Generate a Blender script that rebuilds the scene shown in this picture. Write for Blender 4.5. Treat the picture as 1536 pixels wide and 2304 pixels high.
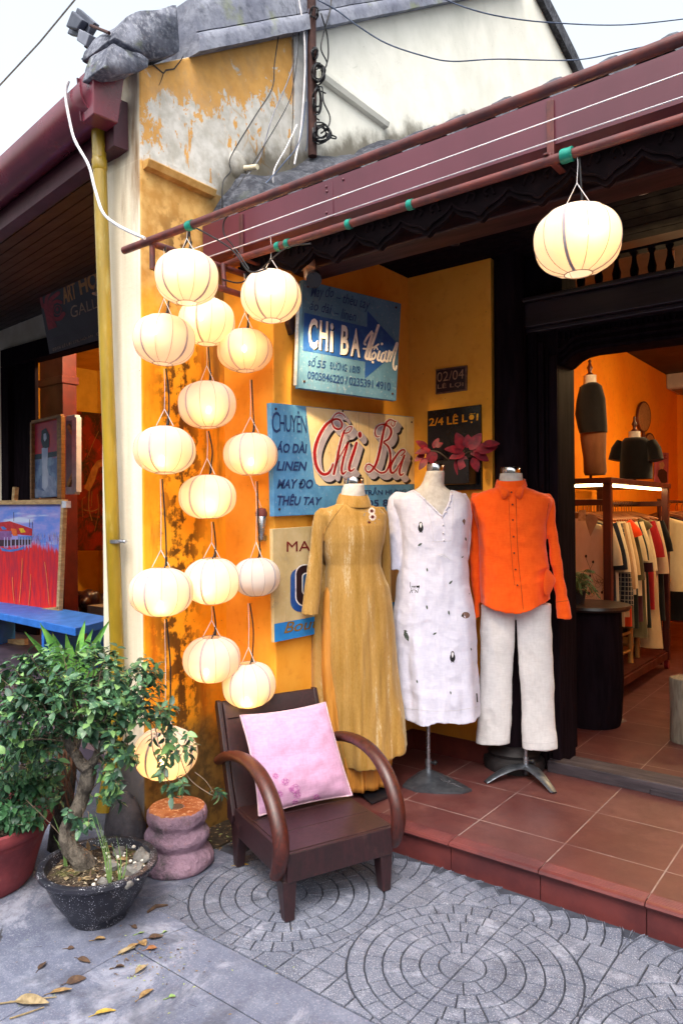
import bpy, bmesh, math, random
from mathutils import Vector, Matrix, noise as mnoise
from mathutils.bvhtree import BVHTree
R = math.radians
random.seed(7)
SC = bpy.context.scene
COL = SC.collection
for _o in list(bpy.data.objects):
    bpy.data.objects.remove(_o)

# ------------------------------------------------------------------ camera
YAW, PITCH, ROLL, FPX, EYE = R(37.76), R(0.19), R(-0.483), 1629.27, Vector((0, 0, 1.55))
_f = Vector((-math.sin(YAW)*math.cos(PITCH), math.cos(YAW)*math.cos(PITCH), math.sin(PITCH)))
_r = Vector((math.cos(YAW), math.sin(YAW), 0))
_u = _r.cross(_f)
CR = math.cos(ROLL)*_r + math.sin(ROLL)*_u
CU = -math.sin(ROLL)*_r + math.cos(ROLL)*_u
CF = _f
cam = bpy.data.cameras.new('camera')
cam.sensor_fit = 'VERTICAL'
cam.sensor_height = 36.0
cam.lens = FPX/2304*36
cam.clip_start = 0.05
cam.clip_end = 500
camo = bpy.data.objects.new('camera', cam)
COL.objects.link(camo)
camo.matrix_world = Matrix(((CR.x, CU.x, -CF.x, EYE.x), (CR.y, CU.y, -CF.y, EYE.y), (CR.z, CU.z, -CF.z, EYE.z), (0, 0, 0, 1)))
SC.camera = camo

# ------------------------------------------------------------------ sky, sun, exposure
SUN_EL, SUN_ROT = R(58), R(150)
W = bpy.data.worlds.new("World")
SC.world = W
W.use_nodes = True
_nt = W.node_tree
_bg = _nt.nodes['Background']
_sky = _nt.nodes.new('ShaderNodeTexSky')
_sky.sky_type = 'NISHITA'
_sky.sun_disc = False
_sky.sun_elevation = SUN_EL
_sky.sun_rotation = SUN_ROT
_sky.air_density = 2.0
_sky.dust_density = 6.0
_hs = _nt.nodes.new('ShaderNodeHueSaturation')
_hs.inputs['Saturation'].default_value = 0.44
_nt.links.new(_sky.outputs[0], _hs.inputs['Color'])
_nt.links.new(_hs.outputs[0], _bg.inputs['Color'])
_bg.inputs['Strength'].default_value = 0.15
sun = bpy.data.lights.new('sun', 'SUN')
sun.energy = 0.55
sun.angle = R(25)
sun.color = (1.0, 0.95, 0.9)
suno = bpy.data.objects.new('sun', sun)
COL.objects.link(suno)
# light comes from the street side, high, a little from the right
_d = Vector((math.sin(SUN_ROT)*math.cos(SUN_EL), math.cos(SUN_ROT)*math.cos(SUN_EL), math.sin(SUN_EL)))
suno.rotation_euler = _d.to_track_quat('Z', 'Y').to_euler()
SC.view_settings.view_transform = 'Standard'
SC.view_settings.look = 'None'
SC.view_settings.exposure = 1.3
SC.view_settings.gamma = 1.0
SC.cycles.use_denoising = True
SC.cycles.max_bounces = 8
SC.cycles.diffuse_bounces = 4
SC.cycles.transparent_max_bounces = 16
SC.cycles.sample_clamp_indirect = 6.0
SC.cycles.caustics_reflective = False
SC.cycles.caustics_refractive = False

# ------------------------------------------------------------------ measuring on the photograph
def ray(px, py):
    return CF + CR*((px-768)/FPX) + CU*((1152-py)/FPX)
def AX(px, py, x):
    d = ray(px, py); return EYE + d*(x/d.x)
def AY(px, py, y):
    d = ray(px, py); return EYE + d*(y/d.y)
def AZ(px, py, z):
    d = ray(px, py); return EYE + d*((z-EYE.z)/d.z)
def AD(px, py, t):
    return EYE + ray(px, py)*t
def AP(px, py, p0, n):
    d = ray(px, py); return EYE + d*((p0-EYE).dot(n)/d.dot(n))
def depth(p):
    return (Vector(p)-EYE).dot(CF)

# ------------------------------------------------------------------ mesh helpers
class MB:
    def __init__(s):
        s.v = []; s.f = []; s.m = []
    def add(s, vs, fs, mi=0):
        o = len(s.v)
        s.v += [tuple(p) for p in vs]
        for f in fs:
            s.f.append([i+o for i in f]); s.m.append(mi)
        return s
    def box(s, lo, hi, mi=0):
        x0, y0, z0 = lo; x1, y1, z1 = hi
        return s.add([(x0,y0,z0),(x1,y0,z0),(x1,y1,z0),(x0,y1,z0),(x0,y0,z1),(x1,y0,z1),(x1,y1,z1),(x0,y1,z1)],
                     [(0,3,2,1),(4,5,6,7),(0,1,5,4),(1,2,6,5),(2,3,7,6),(3,0,4,7)], mi)
    def obox(s, c, ax, ay, az, mi=0):
        c = Vector(c); P = []
        for k in (-1, 1):
            for i, j in ((-1,-1),(1,-1),(1,1),(-1,1)):
                P.append(c+ax*i+ay*j+az*k)
        return s.add(P, [(0,3,2,1),(4,5,6,7),(0,1,5,4),(1,2,6,5),(2,3,7,6),(3,0,4,7)], mi)
    def bar(s, a, b, w, h, up=(0,0,1), mi=0):
        a = Vector(a); b = Vector(b); d = (b-a).normalized()
        up = Vector(up); sd = d.cross(up)
        if sd.length < 1e-5: sd = d.cross(Vector((0,1,0)))
        sd.normalize(); up = sd.cross(d)
        return s.obox((a+b)/2, d*((b-a).length/2), sd*(w/2), up*(h/2), mi)
    def prism(s, pts, off, mi=0):
        pts = [Vector(p) for p in pts]; off = Vector(off); n = len(pts)
        fs = [tuple(range(n))[::-1], tuple(range(n, 2*n))]
        fs += [(i, (i+1) % n, (i+1) % n+n, i+n) for i in range(n)]
        return s.add(pts+[p+off for p in pts], fs, mi)
    def loft(s, rings, cap=True, closed=True, mi=0):
        n = len(rings[0]); vs = [p for r in rings for p in r]; fs = []
        for k in range(len(rings)-1):
            for i in range(n if closed else n-1):
                j = (i+1) % n
                fs.append((k*n+i, k*n+j, (k+1)*n+j, (k+1)*n+i))
        if cap and closed:
            fs.append(tuple(range(n))[::-1]); L = (len(rings)-1)*n
            fs.append(tuple(range(L, L+n)))
        return s.add(vs, fs, mi)
    def tube(s, path, r, n=8, cap=True, mi=0, flat=1.0, up=None):
        path = [Vector(p) for p in path]; m = len(path); rings = []; prev = None
        for i, p in enumerate(path):
            t = (path[min(i+1, m-1)]-path[max(i-1, 0)])
            if t.length < 1e-9: t = Vector((0,0,1))
            t.normalize()
            if prev is None:
                a = Vector(up) if up is not None else (Vector((0,0,1)) if abs(t.z) < .9 else Vector((1,0,0)))
                x = a - t*a.dot(t); x.normalize()
            else:
                x = prev - t*prev.dot(t)
                if x.length < 1e-6: x = t.orthogonal()
                x.normalize()
            prev = x; y = t.cross(x)
            rr = r[i] if isinstance(r, (list, tuple)) else r
            rings.append([p + x*(math.cos(2*math.pi*k/n)*rr) + y*(math.sin(2*math.pi*k/n)*rr*flat) for k in range(n)])
        return s.loft(rings, cap, True, mi)
    def lathe(s, prof, c=(0,0,0), n=24, mi=0, cap=True, sx=1, sy=1):
        c = Vector(c)
        rings = [[c+Vector((math.cos(2*math.pi*k/n)*r*sx, math.sin(2*math.pi*k/n)*r*sy, z)) for k in range(n)] for r, z in prof]
        return s.loft(rings, cap, True, mi)
    def ball(s, c, r, n=10, mi=0, sz=1.0):
        prof = [(max(1e-4, math.sin(math.pi*i/n))*r, -math.cos(math.pi*i/n)*r*sz) for i in range(n+1)]
        return s.lathe(prof, c, max(6, int(n*1.4)), mi)
    def ribbon(s, pts, w, nrm, th=0.0, mi=0, taper=None):
        """flat strip along pts (3-D), width w (number or list), facing nrm"""
        pts = [Vector(p) for p in pts]; nrm = Vector(nrm).normalized(); m = len(pts); L = []; Rr = []
        for i, p in enumerate(pts):
            t = pts[min(i+1, m-1)]-pts[max(i-1, 0)]
            if t.length < 1e-9: t = Vector((0,0,1))
            sd = nrm.cross(t).normalized()
            ww = (w[i] if isinstance(w, (list, tuple)) else w)/2
            L.append(p+sd*ww); Rr.append(p-sd*ww)
        if th <= 0:
            s.add(L+Rr, [(i, i+1, m+i+1, m+i) for i in range(m-1)], mi)
        else:
            o = nrm*th
            rings = [[L[i], Rr[i], Rr[i]+o, L[i]+o] for i in range(m)]
            s.loft(rings, True, True, mi)
        return s
    def leaf(s, p, d, up, L, Wd, bend=0.3, n=4, fold=0.25, mi=0):
        p = Vector(p); d = Vector(d).normalized(); up = Vector(up)
        sd = d.cross(up)
        if sd.length < 1e-4: sd = d.orthogonal()
        sd.normalize(); nn = sd.cross(d)
        vs = []; fs = []
        for i in range(n+1):
            t = i/n
            w = Wd*math.sin(math.pi*min(1, t**0.75*0.96+0.02))**0.8*0.5
            c = p + d*(L*(t - bend*0.3*t*t)) - nn*(bend*L*t*t*0.55)
            vs += [c+sd*w+nn*(w*fold), c, c-sd*w+nn*(w*fold)]
        for i in range(n):
            a = i*3
            fs += [(a, a+1, a+4, a+3), (a+1, a+2, a+5, a+4)]
        return s.add(vs, fs, mi)
    def mesh(s, name='m'):
        me = bpy.data.meshes.new(name)
        me.from_pydata(s.v, [], s.f)
        for p, i in zip(me.polygons, s.m): p.material_index = i
        me.validate(); me.update()
        return me
    def build(s, name, mat, parent=None, smooth=0, bevel=0, seg=2, solid=0, fix=True):
        me = s.mesh(name)
        if fix:
            bm = bmesh.new(); bm.from_mesh(me)
            bmesh.ops.recalc_face_normals(bm, faces=bm.faces)
            bm.to_mesh(me); bm.free()
        return link(name, me, mat, parent, smooth, bevel, seg, solid)

def link(name, me, mat, parent=None, smooth=0, bevel=0, seg=2, solid=0):
    for m in (mat if isinstance(mat, (list, tuple)) else [mat]):
        me.materials.append(m)
    if smooth:
        me.polygons.foreach_set('use_smooth', [True]*len(me.polygons))
        if smooth < 180: me.set_sharp_from_angle(angle=R(smooth))
    o = bpy.data.objects.new(name, me)
    COL.objects.link(o)
    if solid:
        md = o.modifiers.new('thick', 'SOLIDIFY'); md.thickness = solid; md.offset = 0
    if bevel:
        md = o.modifiers.new('edge', 'BEVEL'); md.width = bevel; md.segments = seg; md.limit_method = 'ANGLE'; md.angle_limit = R(40)
        md.harden_normals = False
    if parent is not None: setp(o, parent)
    return o

def setp(o, parent):
    o.parent = parent
    if parent.type == 'EMPTY':
        o.matrix_parent_inverse = Matrix.Translation(-Vector(parent.location))

def tag(o, label=None, cat=None, group=None, kind=None):
    if label: o['label'] = label
    if cat: o['category'] = cat
    if group: o['group'] = group
    if kind: o['kind'] = kind
    return o

def thing(name, label, cat, loc=(0,0,0), group=None):
    o = bpy.data.objects.new(name, None)
    o.location = loc; o.empty_display_size = 0.1
    COL.objects.link(o)
    return tag(o, label, cat, group)

def copy_tree(o, parent=None):
    c = o.copy(); COL.objects.link(c)
    if parent is not None: c.parent = parent
    for ch in list(o.children): copy_tree(ch, c)
    return c

def lerp(a, b, t): return a+(b-a)*t
def interp(tab, x):
    """tab: rows sorted by first value; returns the other columns at x"""
    if x <= tab[0][0]: return tab[0][1:]
    if x >= tab[-1][0]: return tab[-1][1:]
    for a, b in zip(tab, tab[1:]):
        if a[0] <= x <= b[0]:
            t = (x-a[0])/(b[0]-a[0]); t = t*t*(3-2*t)*0.5+t*0.5
            return [lerp(p, q, t) for p, q in zip(a[1:], b[1:])]
def smoothpath(P, n=8):
    """Catmull-Rom through points"""
    P = [Vector(p) for p in P]; out = []
    for i in range(len(P)-1):
        a = P[max(i-1, 0)]; b = P[i]; c = P[i+1]; d = P[min(i+2, len(P)-1)]
        for k in range(n):
            t = k/n
            out.append(0.5*((2*b)+(c-a)*t+(2*a-5*b+4*c-d)*t*t+(3*b-a-3*c+d)*t**3))
    out.append(P[-1].copy())
    return out

# ------------------------------------------------------------------ material helpers
def lin(h):
    h = h.lstrip('#'); o = []
    for i in (0, 2, 4):
        c = int(h[i:i+2], 16)/255
        o.append(c/12.92 if c <= .04045 else ((c+.055)/1.055)**2.4)
    return (*o, 1)
class G:
    def __init__(s, name):
        s.mat = bpy.data.materials.new(name); s.mat.use_nodes = True
        s.nt = s.mat.node_tree; s.b = s.nt.nodes['Principled BSDF']; s._co = None
    def N(s, t, **kw):
        n = s.nt.nodes.new(t)
        for k, v in kw.items(): setattr(n, k, v)
        return n
    def put(s, sock, v):
        if isinstance(v, bpy.types.NodeSocket): s.nt.links.new(v, sock)
        else:
            if isinstance(v, tuple) and len(v) == 3 and sock.type == 'RGBA': v = (*v, 1)
            sock.default_value = v
    @property
    def co(s):
        if s._co is None: s._co = s.N('ShaderNodeTexCoord').outputs['Object']
        return s._co
    def xyz(s):
        n = s.N('ShaderNodeSeparateXYZ'); s.put(n.inputs[0], s.co); return n.outputs
    def m(s, op, a, b=0.0, c=0.0, cl=False):
        n = s.N('ShaderNodeMath', operation=op, use_clamp=cl)
        s.put(n.inputs[0], a); s.put(n.inputs[1], b)
        if len(n.inputs) > 2: s.put(n.inputs[2], c)
        return n.outputs[0]
    def map(s, v=None, scale=(1,1,1), loc=(0,0,0), rot=(0,0,0)):
        n = s.N('ShaderNodeMapping'); s.put(n.inputs[0], s.co if v is None else v)
        n.inputs['Scale'].default_value = scale; n.inputs['Location'].default_value = loc; n.inputs['Rotation'].default_value = rot
        return n.outputs[0]
    def noise(s, scale, detail=4, rough=.55, dist=0, v=None):
        n = s.N('ShaderNodeTexNoise'); s.put(n.inputs['Vector'], s.co if v is None else v)
        n.inputs['Scale'].default_value = scale; n.inputs['Detail'].default_value = detail
        n.inputs['Roughness'].default_value = rough; n.inputs['Distortion'].default_value = dist
        return n.outputs['Fac']
    def vor(s, scale, v=None, feat='F1', out='Distance', rnd=1.0):
        n = s.N('ShaderNodeTexVoronoi', feature=feat); s.put(n.inputs['Vector'], s.co if v is None else v)
        n.inputs['Scale'].default_value = scale; n.inputs['Randomness'].default_value = rnd
        return n.outputs[out]
    def wave(s, scale, dist=2, detail=2, axis='X', v=None, dscale=1):
        n = s.N('ShaderNodeTexWave', bands_direction=axis); s.put(n.inputs['Vector'], s.co if v is None else v)
        n.inputs['Scale'].default_value = scale; n.inputs['Distortion'].default_value = dist
        n.inputs['Detail'].default_value = detail; n.inputs['Detail Scale'].default_value = dscale
        return n.outputs['Fac']
    def ss(s, x, a, b, lo=0.0, hi=1.0):
        n = s.N('ShaderNodeMapRange', interpolation_type='SMOOTHSTEP')
        s.put(n.inputs['Value'], x); n.inputs['From Min'].default_value = a; n.inputs['From Max'].default_value = b
        n.inputs['To Min'].default_value = lo; n.inputs['To Max'].default_value = hi
        return n.outputs[0]
    def mix(s, f, a, b, t='MIX'):
        n = s.N('ShaderNodeMix', data_type='RGBA', blend_type=t)
        s.put(n.inputs[0], f); s.put(n.inputs[6], a); s.put(n.inputs[7], b)
        return n.outputs[2]
    def bump(s, h, strength=.3, dist=.01):
        n = s.N('ShaderNodeBump'); s.put(n.inputs['Height'], h)
        n.inputs['Strength'].default_value = strength; n.inputs['Distance'].default_value = dist
        s.nt.links.new(n.outputs[0], s.b.inputs['Normal']); return s
    def out(s, col, rough=.6, metal=0.0, spec=.5, **kw):
        s.put(s.b.inputs['Base Color'], col); s.put(s.b.inputs['Roughness'], rough)
        s.put(s.b.inputs['Metallic'], metal); s.put(s.b.inputs['Specular IOR Level'], spec)
        for k, v in kw.items(): s.put(s.b.inputs[k.replace('_', ' ')], v)
        return s.mat

def pm(name, c1, c2=None, scale=12, rough=.6, bump=.15, bscale=None, metal=0, spec=.4, stretch=(1,1,1), bd=.004, lo=.35, hi=.65, **kw):
    """plain mottled material"""
    g = G(name); c1 = lin(c1) if isinstance(c1, str) else c1
    if c2 is None: c2 = tuple(x*.72 for x in c1[:3])
    elif isinstance(c2, str): c2 = lin(c2)
    v = g.map(scale=stretch)
    n = g.noise(scale, 6, .6, v=v)
    col = g.mix(g.ss(n, lo, hi), c1, c2)
    rr = g.m('MULTIPLY_ADD', n, .25, rough-.12)
    if bump: g.bump(g.noise(bscale or scale*6, 4, .6, v=v), bump, bd)
    return g.out(col, rr, metal, spec, **kw)
# ------------------------------------------------------------------ materials of the setting
def wall_mat():
    g = G('party_wall_plaster'); X, Y, Z = g.xyz()
    n1 = g.noise(3.2, 8, .62); n2 = g.noise(14, 6, .6); n3 = g.noise(60, 4, .6)
    nv = g.noise(2.6, 7, .65, v=g.map(scale=(3, 3, .55)))
    # lower wall: strong orange limewash, cloudy
    lo = g.mix(g.ss(n1, .3, .7), lin('#ffbc34'), lin('#f8a41c'))
    lo = g.mix(g.ss(nv, .52, .72), lo, lin('#dc7a18'))
    lo = g.mix(g.m('MULTIPLY', g.ss(n2, .55, .7), .4), lo, lin('#f5ae3c'))
    # band under the moulding: faded, ochre with grime
    fade = g.ss(g.m('MULTIPLY_ADD', n1, .35, Z), 2.52, 2.86)
    ochre = g.mix(g.ss(n2, .35, .65), lin('#d2a866'), lin('#b98a48'))
    lo = g.mix(fade, lo, ochre)
    # panel above the moulding: peach orange on top, peeled to white below in ragged tongues
    edge = g.m('ADD', g.m('MULTIPLY', g.m('SUBTRACT', g.noise(2.6, 9, .72, dist=.35, v=g.map(scale=(1, 2.2, 1.25))), .5), 1.5), g.m('MULTIPLY', g.m('SUBTRACT', n2, .5), .35))
    ztop = g.m('MULTIPLY_ADD', g.m('SUBTRACT', Y, 2.1), .56, 3.40)
    peel = g.ss(g.m('ADD', g.m('SUBTRACT', ztop, Z), edge), .03, .06)
    patches = g.m('MULTIPLY', g.ss(g.noise(7, 6, .6, dist=.8), .60, .63), g.ss(g.m('SUBTRACT', ztop, Z), -.35, -.1))
    peel = g.m('MAXIMUM', peel, patches)
    scrap = g.m('MULTIPLY', g.ss(g.noise(9, 7, .65, dist=.5, v=g.map(loc=(0, 4, 2), scale=(1, 1.5, .6))), .60, .63), g.ss(g.m('SUBTRACT', Z, g.m('SUBTRACT', ztop, .45)), -.1, .1))
    peel = g.m('MULTIPLY', peel, g.m('SUBTRACT', 1.0, scrap))
    peach = g.mix(g.ss(n2, .3, .7), lin('#d8a45c'), lin('#c89450'))
    white = g.mix(g.ss(n2, .35, .7), lin('#d2cfc9'), lin('#b4b0a6'))
    hair = g.vor(5.5, feat='DISTANCE_TO_EDGE', v=g.map(scale=(1, 1, .7)))
    hl = g.m('MULTIPLY', g.ss(hair, .03, .0), g.ss(n1, .45, .6))
    white = g.mix(g.m('MULTIPLY', hl, .7), white, lin('#b98c4c'))
    panel = g.mix(peel, peach, white)
    panel = g.mix(g.m('MULTIPLY', g.ss(g.noise(2.2, 9, .75, dist=.4, v=g.map(scale=(1, 1, .6))), .48, .72), .45), panel, lin('#8f897c'))
    up = g.ss(Z, 3.165, 3.175)
    col = g.mix(up, lo, panel)
    # pale cream far part of the gable, with a bare vertical band before it
    cream = g.mix(g.ss(n1, .3, .75), lin('#f2f0e6'), lin('#e0dfd4'))
    cream = g.mix(g.m('MULTIPLY', g.ss(g.noise(1.6, 7, .6, v=g.map(scale=(1, 1, .5))), .5, .75), .35), cream, lin('#b9bcb0'))
    band = g.mix(g.ss(n2, .3, .7), lin('#c9c8c6'), lin('#aeb0b2'))
    col = g.mix(g.ss(Y, 3.085, 3.095), col, band)
    col = g.mix(g.ss(Y, 3.25, 3.26), col, cream)
    # dirt washed under the eave end
    dz = g.m('SUBTRACT', g.m('MULTIPLY_ADD', g.m('SUBTRACT', Y, 2.4), .5, 3.32), Z)
    dirt = g.m('MULTIPLY', g.ss(g.m('MULTIPLY_ADD', g.m('SUBTRACT', n1, .5), .5, dz), -.05, .12), g.ss(Y, 2.36, 2.56))
    dirt = g.m('MULTIPLY', dirt, g.ss(Z, 2.7, 2.95))
    col = g.mix(g.m('MULTIPLY', dirt, .85), col, lin('#4a4232'))
    # vertical black mould streaks and damp foot
    y0 = g.m('MULTIPLY_ADD', g.m('SUBTRACT', g.noise(1.3, 3, .6, v=g.map(scale=(0, 0, 1))), .5), .35, 2.27)
    d = g.m('ABSOLUTE', g.m('SUBTRACT', Y, y0))
    st = g.m('MULTIPLY', g.ss(d, .20, .03), g.ss(g.m('MULTIPLY_ADD', g.m('SUBTRACT', n2, .5), 1.1, nv), .44, .56))
    st = g.m('MULTIPLY', st, g.ss(Z, 3.05, 2.8))
    d2 = g.m('ABSOLUTE', g.m('SUBTRACT', Y, 2.50))
    st2 = g.m('MULTIPLY', g.m('MULTIPLY', g.ss(d2, .12, .03), g.ss(nv, .40, .58)), g.m('MULTIPLY', g.ss(Z, 3.1, 2.9), g.ss(Z, 1.3, 1.9)))
    col = g.mix(g.m('MULTIPLY', st2, .75), col, lin('#5a4a2e'))
    col = g.mix(g.m('MULTIPLY', st, .9), col, g.mix(n3, lin('#1c120e'), lin('#55371e')))
    foot = g.ss(g.m('MULTIPLY_ADD', g.m('SUBTRACT', n1, .5), .9, Z), .72, .36)
    col = g.mix(g.m('MULTIPLY', foot, .92), col, g.mix(g.ss(n2, .4, .62), lin('#3a372c'), lin('#7a6238')))
    # the narrow street end of the wall is painted cream
    end = g.ss(X, -2.722, -2.726)
    ec = g.mix(g.ss(g.noise(2, 6, .6, v=g.map(scale=(6, 6, .5))), .35, .7), lin('#ece4d2'), lin('#d8ccb4'))
    ec = g.mix(g.m('MULTIPLY', g.ss(g.noise(2.2, 6, .6, v=g.map(scale=(2.5, 2, .35))), .5, .7), g.ss(Z, 2.45, 3.0)), ec, lin('#8a6a48'))
    ec = g.mix(g.m('MULTIPLY', g.ss(g.m('MULTIPLY_ADD', g.m('SUBTRACT', n1, .5), .8, Z), .55, .30), .92), ec, lin('#565158'))
    col = g.mix(end, col, ec)
    pit = g.ss(g.vor(26), .09, .04); pit = g.m('MULTIPLY', pit, g.ss(n1, .5, .62))
    col = g.mix(g.m('MULTIPLY', pit, .8), col, lin('#5b4630'))
    h = g.m('ADD', g.m('MULTIPLY', n2, .6), g.m('MULTIPLY', n3, .3))
    h = g.m('SUBTRACT', h, g.m('MULTIPLY', g.m('MULTIPLY', peel, up), .35))
    g.bump(h, .35, .012)
    return g.out(col, .85, spec=.2)

def orange_mat(name='orange_paint', a='#f6b044', b='#e89a28', foot=True):
    g = G(name); X, Y, Z = g.xyz()
    n1 = g.noise(2.2, 7, .6); n2 = g.noise(18, 5, .6)
    c = g.mix(g.ss(n1, .3, .7), lin(a), lin(b))
    c = g.mix(g.m('MULTIPLY', g.ss(n2, .5, .75), .25), c, lin('#c46a14'))
    sp = g.m('MULTIPLY', g.ss(g.vor(16), .07, .03), .5)
    c = g.mix(sp, c, lin('#7a4a1a'))
    if foot:
        f = g.ss(g.m('MULTIPLY_ADD', g.m('SUBTRACT', n1, .5), .35, Z), .42, .22)
        c = g.mix(g.m('MULTIPLY', f, .55), c, lin('#9a6a30'))
    g.bump(g.m('ADD', n2, g.m('MULTIPLY', g.noise(90, 3), .4)), .22, .006)
    return g.out(c, .75, spec=.3)

def mossy_mat(name, a, b, c, moss='#6f7a4a', sc=4):
    g = G(name)
    n1 = g.noise(sc, 8, .68); n2 = g.noise(sc*5, 8, .7); n3 = g.noise(sc*1.3, 5, .6, v=g.map(loc=(3, 7, 1)))
    k = g.mix(g.ss(n1, .36, .62), lin(a), lin(b))
    k = g.mix(g.m('MULTIPLY', g.ss(n2, .44, .78), .8), k, lin(c))
    k = g.mix(g.m('MULTIPLY', g.ss(n3, .55, .72), .6), k, lin(moss))
    g.bump(g.m('ADD', g.m('MULTIPLY', n2, .5), g.m('MULTIPLY', g.noise(sc*22, 4), .6)), .45, .008)
    return g.out(k, .92, spec=.15)

def tile_floor_mat():
    g = G('terracotta_tiles'); X, Y, Z = g.xyz()
    def line(v, o, p, w):
        fr = g.m('FRACT', g.m('DIVIDE', g.m('SUBTRACT', v, o-20*p), p))
        return g.m('MAXIMUM', g.ss(fr, w, w*.5), g.ss(fr, 1-w, 1-w*.5))
    gl = g.m('MAXIMUM', line(X, -1.566, .405, .0095), line(Y, 3.05, .405, .0095))
    cell = g.N('ShaderNodeTexWhiteNoise', noise_dimensions='2D')
    cx = g.m('FLOOR', g.m('DIVIDE', g.m('ADD', X, 1.566), .405)); cy = g.m('FLOOR', g.m('DIVIDE', g.m('SUBTRACT', Y, 3.05), .405))
    cb = g.N('ShaderNodeCombineXYZ'); g.put(cb.inputs[0], cx); g.put(cb.inputs[1], cy); g.put(cell.inputs[0], cb.outputs[0])
    n = g.noise(5, 6, .6); n2 = g.noise(70, 3)
    c = g.mix(g.ss(n, .3, .7), lin('#5a302e'), lin('#4c2828'))
    c = g.mix(g.m('MULTIPLY', cell.outputs[0], .35), c, lin('#4a2322'))
    c = g.mix(g.m('MULTIPLY', g.ss(g.noise(1.7, 8, .72, dist=.4), .44, .70), .5), c, lin('#76504a'))
    c = g.mix(g.m('MULTIPLY', g.ss(g.noise(11, 8, .75, dist=.8), .56, .70), .4), c, lin('#3a1e1e'))
    gl = g.m('MULTIPLY', gl, g.ss(g.noise(6, 6, .7), .25, .6))
    c = g.mix(g.m('MULTIPLY', g.ss(g.vor(40), .05, .02), .5), c, lin('#94786c'))
    c = g.mix(g.m('MULTIPLY', gl, .9), c, lin('#8d7c78'))
    g.bump(g.m('SUBTRACT', g.m('MULTIPLY', n2, .2), gl), .3, .002)
    return g.out(c, g.m('MULTIPLY_ADD', g.noise(3, 7, .7), .5, .18), spec=.45)

def stone_mat(name, a, b, c, speck=240, lo=.45, crack=False, dirt=False):
    g = G(name)
    n1 = g.noise(1.6, 8, .66); n2 = g.noise(9, 8, .7); n3 = g.noise(speck, 2, .7)
    k = g.mix(g.ss(n1, .34, .66), lin(a), lin(b))
    k = g.mix(g.m('MULTIPLY', g.ss(n2, .46, .68), .75), k, lin(c))
    sk = .35 if crack else .9
    k = g.mix(g.m('MULTIPLY', g.ss(n3, .56, .66), sk), k, lin('#a4a6ae'))
    k = g.mix(g.m('MULTIPLY', g.ss(n3, .42, .33), sk*.85), k, lin('#3a3b42'))
    if dirt:
        k = g.mix(g.m('MULTIPLY', g.ss(g.noise(1.9, 8, .7, dist=.5), .50, .66), .6), k, lin('#4a4c58'))
        k = g.mix(g.m('MULTIPLY', g.ss(g.noise(7, 7, .72), .54, .68), .45), k, lin('#a9adbc'))
        k = g.mix(g.m('MULTIPLY', g.ss(g.vor(5.2, out='Distance'), .16, .05), .35), k, lin('#3e4048'))
    if crack:
        e = g.vor(2.1, feat='DISTANCE_TO_EDGE', v=g.map(rot=(0, 0, .5)))
        e2 = g.ss(g.m('ADD', e, g.m('MULTIPLY', g.m('SUBTRACT', n2, .5), .05)), .006, .0)
        k = g.mix(g.m('MULTIPLY', e2, g.ss(n1, .5, .6)), k, lin('#33333a'))
        k = g.mix(g.m('MULTIPLY', g.ss(g.noise(3.1, 9, .74, dist=.8), .50, .62), .65), k, lin('#9a9dac'))
        k = g.mix(g.m('MULTIPLY', g.ss(g.noise(2.3, 7, .7, dist=.4, v=g.map(loc=(5, 2, 0))), .48, .64), .7), k, lin('#454754'))
    g.bump(g.m('ADD', g.m('MULTIPLY', n2, .8), g.m('MULTIPLY', n3, .5)), .5, .006)
    return g.out(k, .82, spec=.3)

M = {}
M['wall'] = wall_mat()
M['orange'] = orange_mat()
M['orange_in'] = orange_mat('shop_interior_paint', '#ff9a18', '#f88a0a', foot=False)
M['coping'] = mossy_mat('coping_concrete', '#8d919e', '#6c7080', '#3c3f4c', '#7c845c', 4)
M['coping2'] = mossy_mat('broken_coping_concrete', '#7c808e', '#4e515e', '#b4b8c2', '#6a7050', 9)
M['rooftile'] = mossy_mat('old_roof_tile', '#4e5058', '#33353d', '#7a7d86', '#4c5240', 6)
M['tiles'] = tile_floor_mat()
M['slab'] = stone_mat('sidewalk_slab', '#676c80', '#575c70', '#787d8e', 190, crack=True)
M['paver'] = stone_mat('granite_setts', '#666b7c', '#565b6c', '#7a7f90', 200, dirt=True)
M['mortar'] = pm('dark_mortar', '#2c2f3a', '#3c404c', 20, .9, .4)
M['nosing'] = pm('step_nosing', '#683230', '#4e2628', 5, .4, .1)
M['maroon'] = pm('maroon_sheet_metal', '#602c3a', '#562734', 3, .34, .05, spec=.5, stretch=(1, 1, .4))
M['maroon2'] = pm('maroon_gutter_paint', '#7a3040', '#682838', 4, .28, .06, spec=.6)
M['pipepaint'] = pm('maroon_pipe_paint', '#6a342f', '#4c2a2c', 14, .45, .1)
M['darkwood'] = pm('dark_lacquered_wood', '#1d151b', '#140e13', 6, .75, .12, spec=.02, stretch=(4, 4, .5))
M['darkwood2'] = pm('dark_brown_wood', '#3a1e1c', '#241214', 6, .5, .2, spec=.4, stretch=(.5, 4, 4))
M['soffit'] = pm('purple_brown_boards', '#20141c', '#180e16', 5, .5, .1)
M['whitewire'] = pm('white_cord', '#e2e0e4', '#c9c7cc', 20, .5, 0)
M['blackwire'] = pm('black_cable', '#1a1a1f', '#101014', 20, .5, 0)
M['greywire'] = pm('grey_cable', '#8b8d96', '#6d6f78', 20, .5, 0)
M['bluewire'] = pm('slate_blue_cable', '#4c5a74', '#3b4660', 20, .5, 0)
M['tape'] = pm('green_tape', '#0f8a78', '#0a6f60', 20, .4, 0)
M['steel'] = pm('brushed_steel', '#b9bcc4', '#9a9da6', 30, .28, .05, metal=.9)
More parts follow.
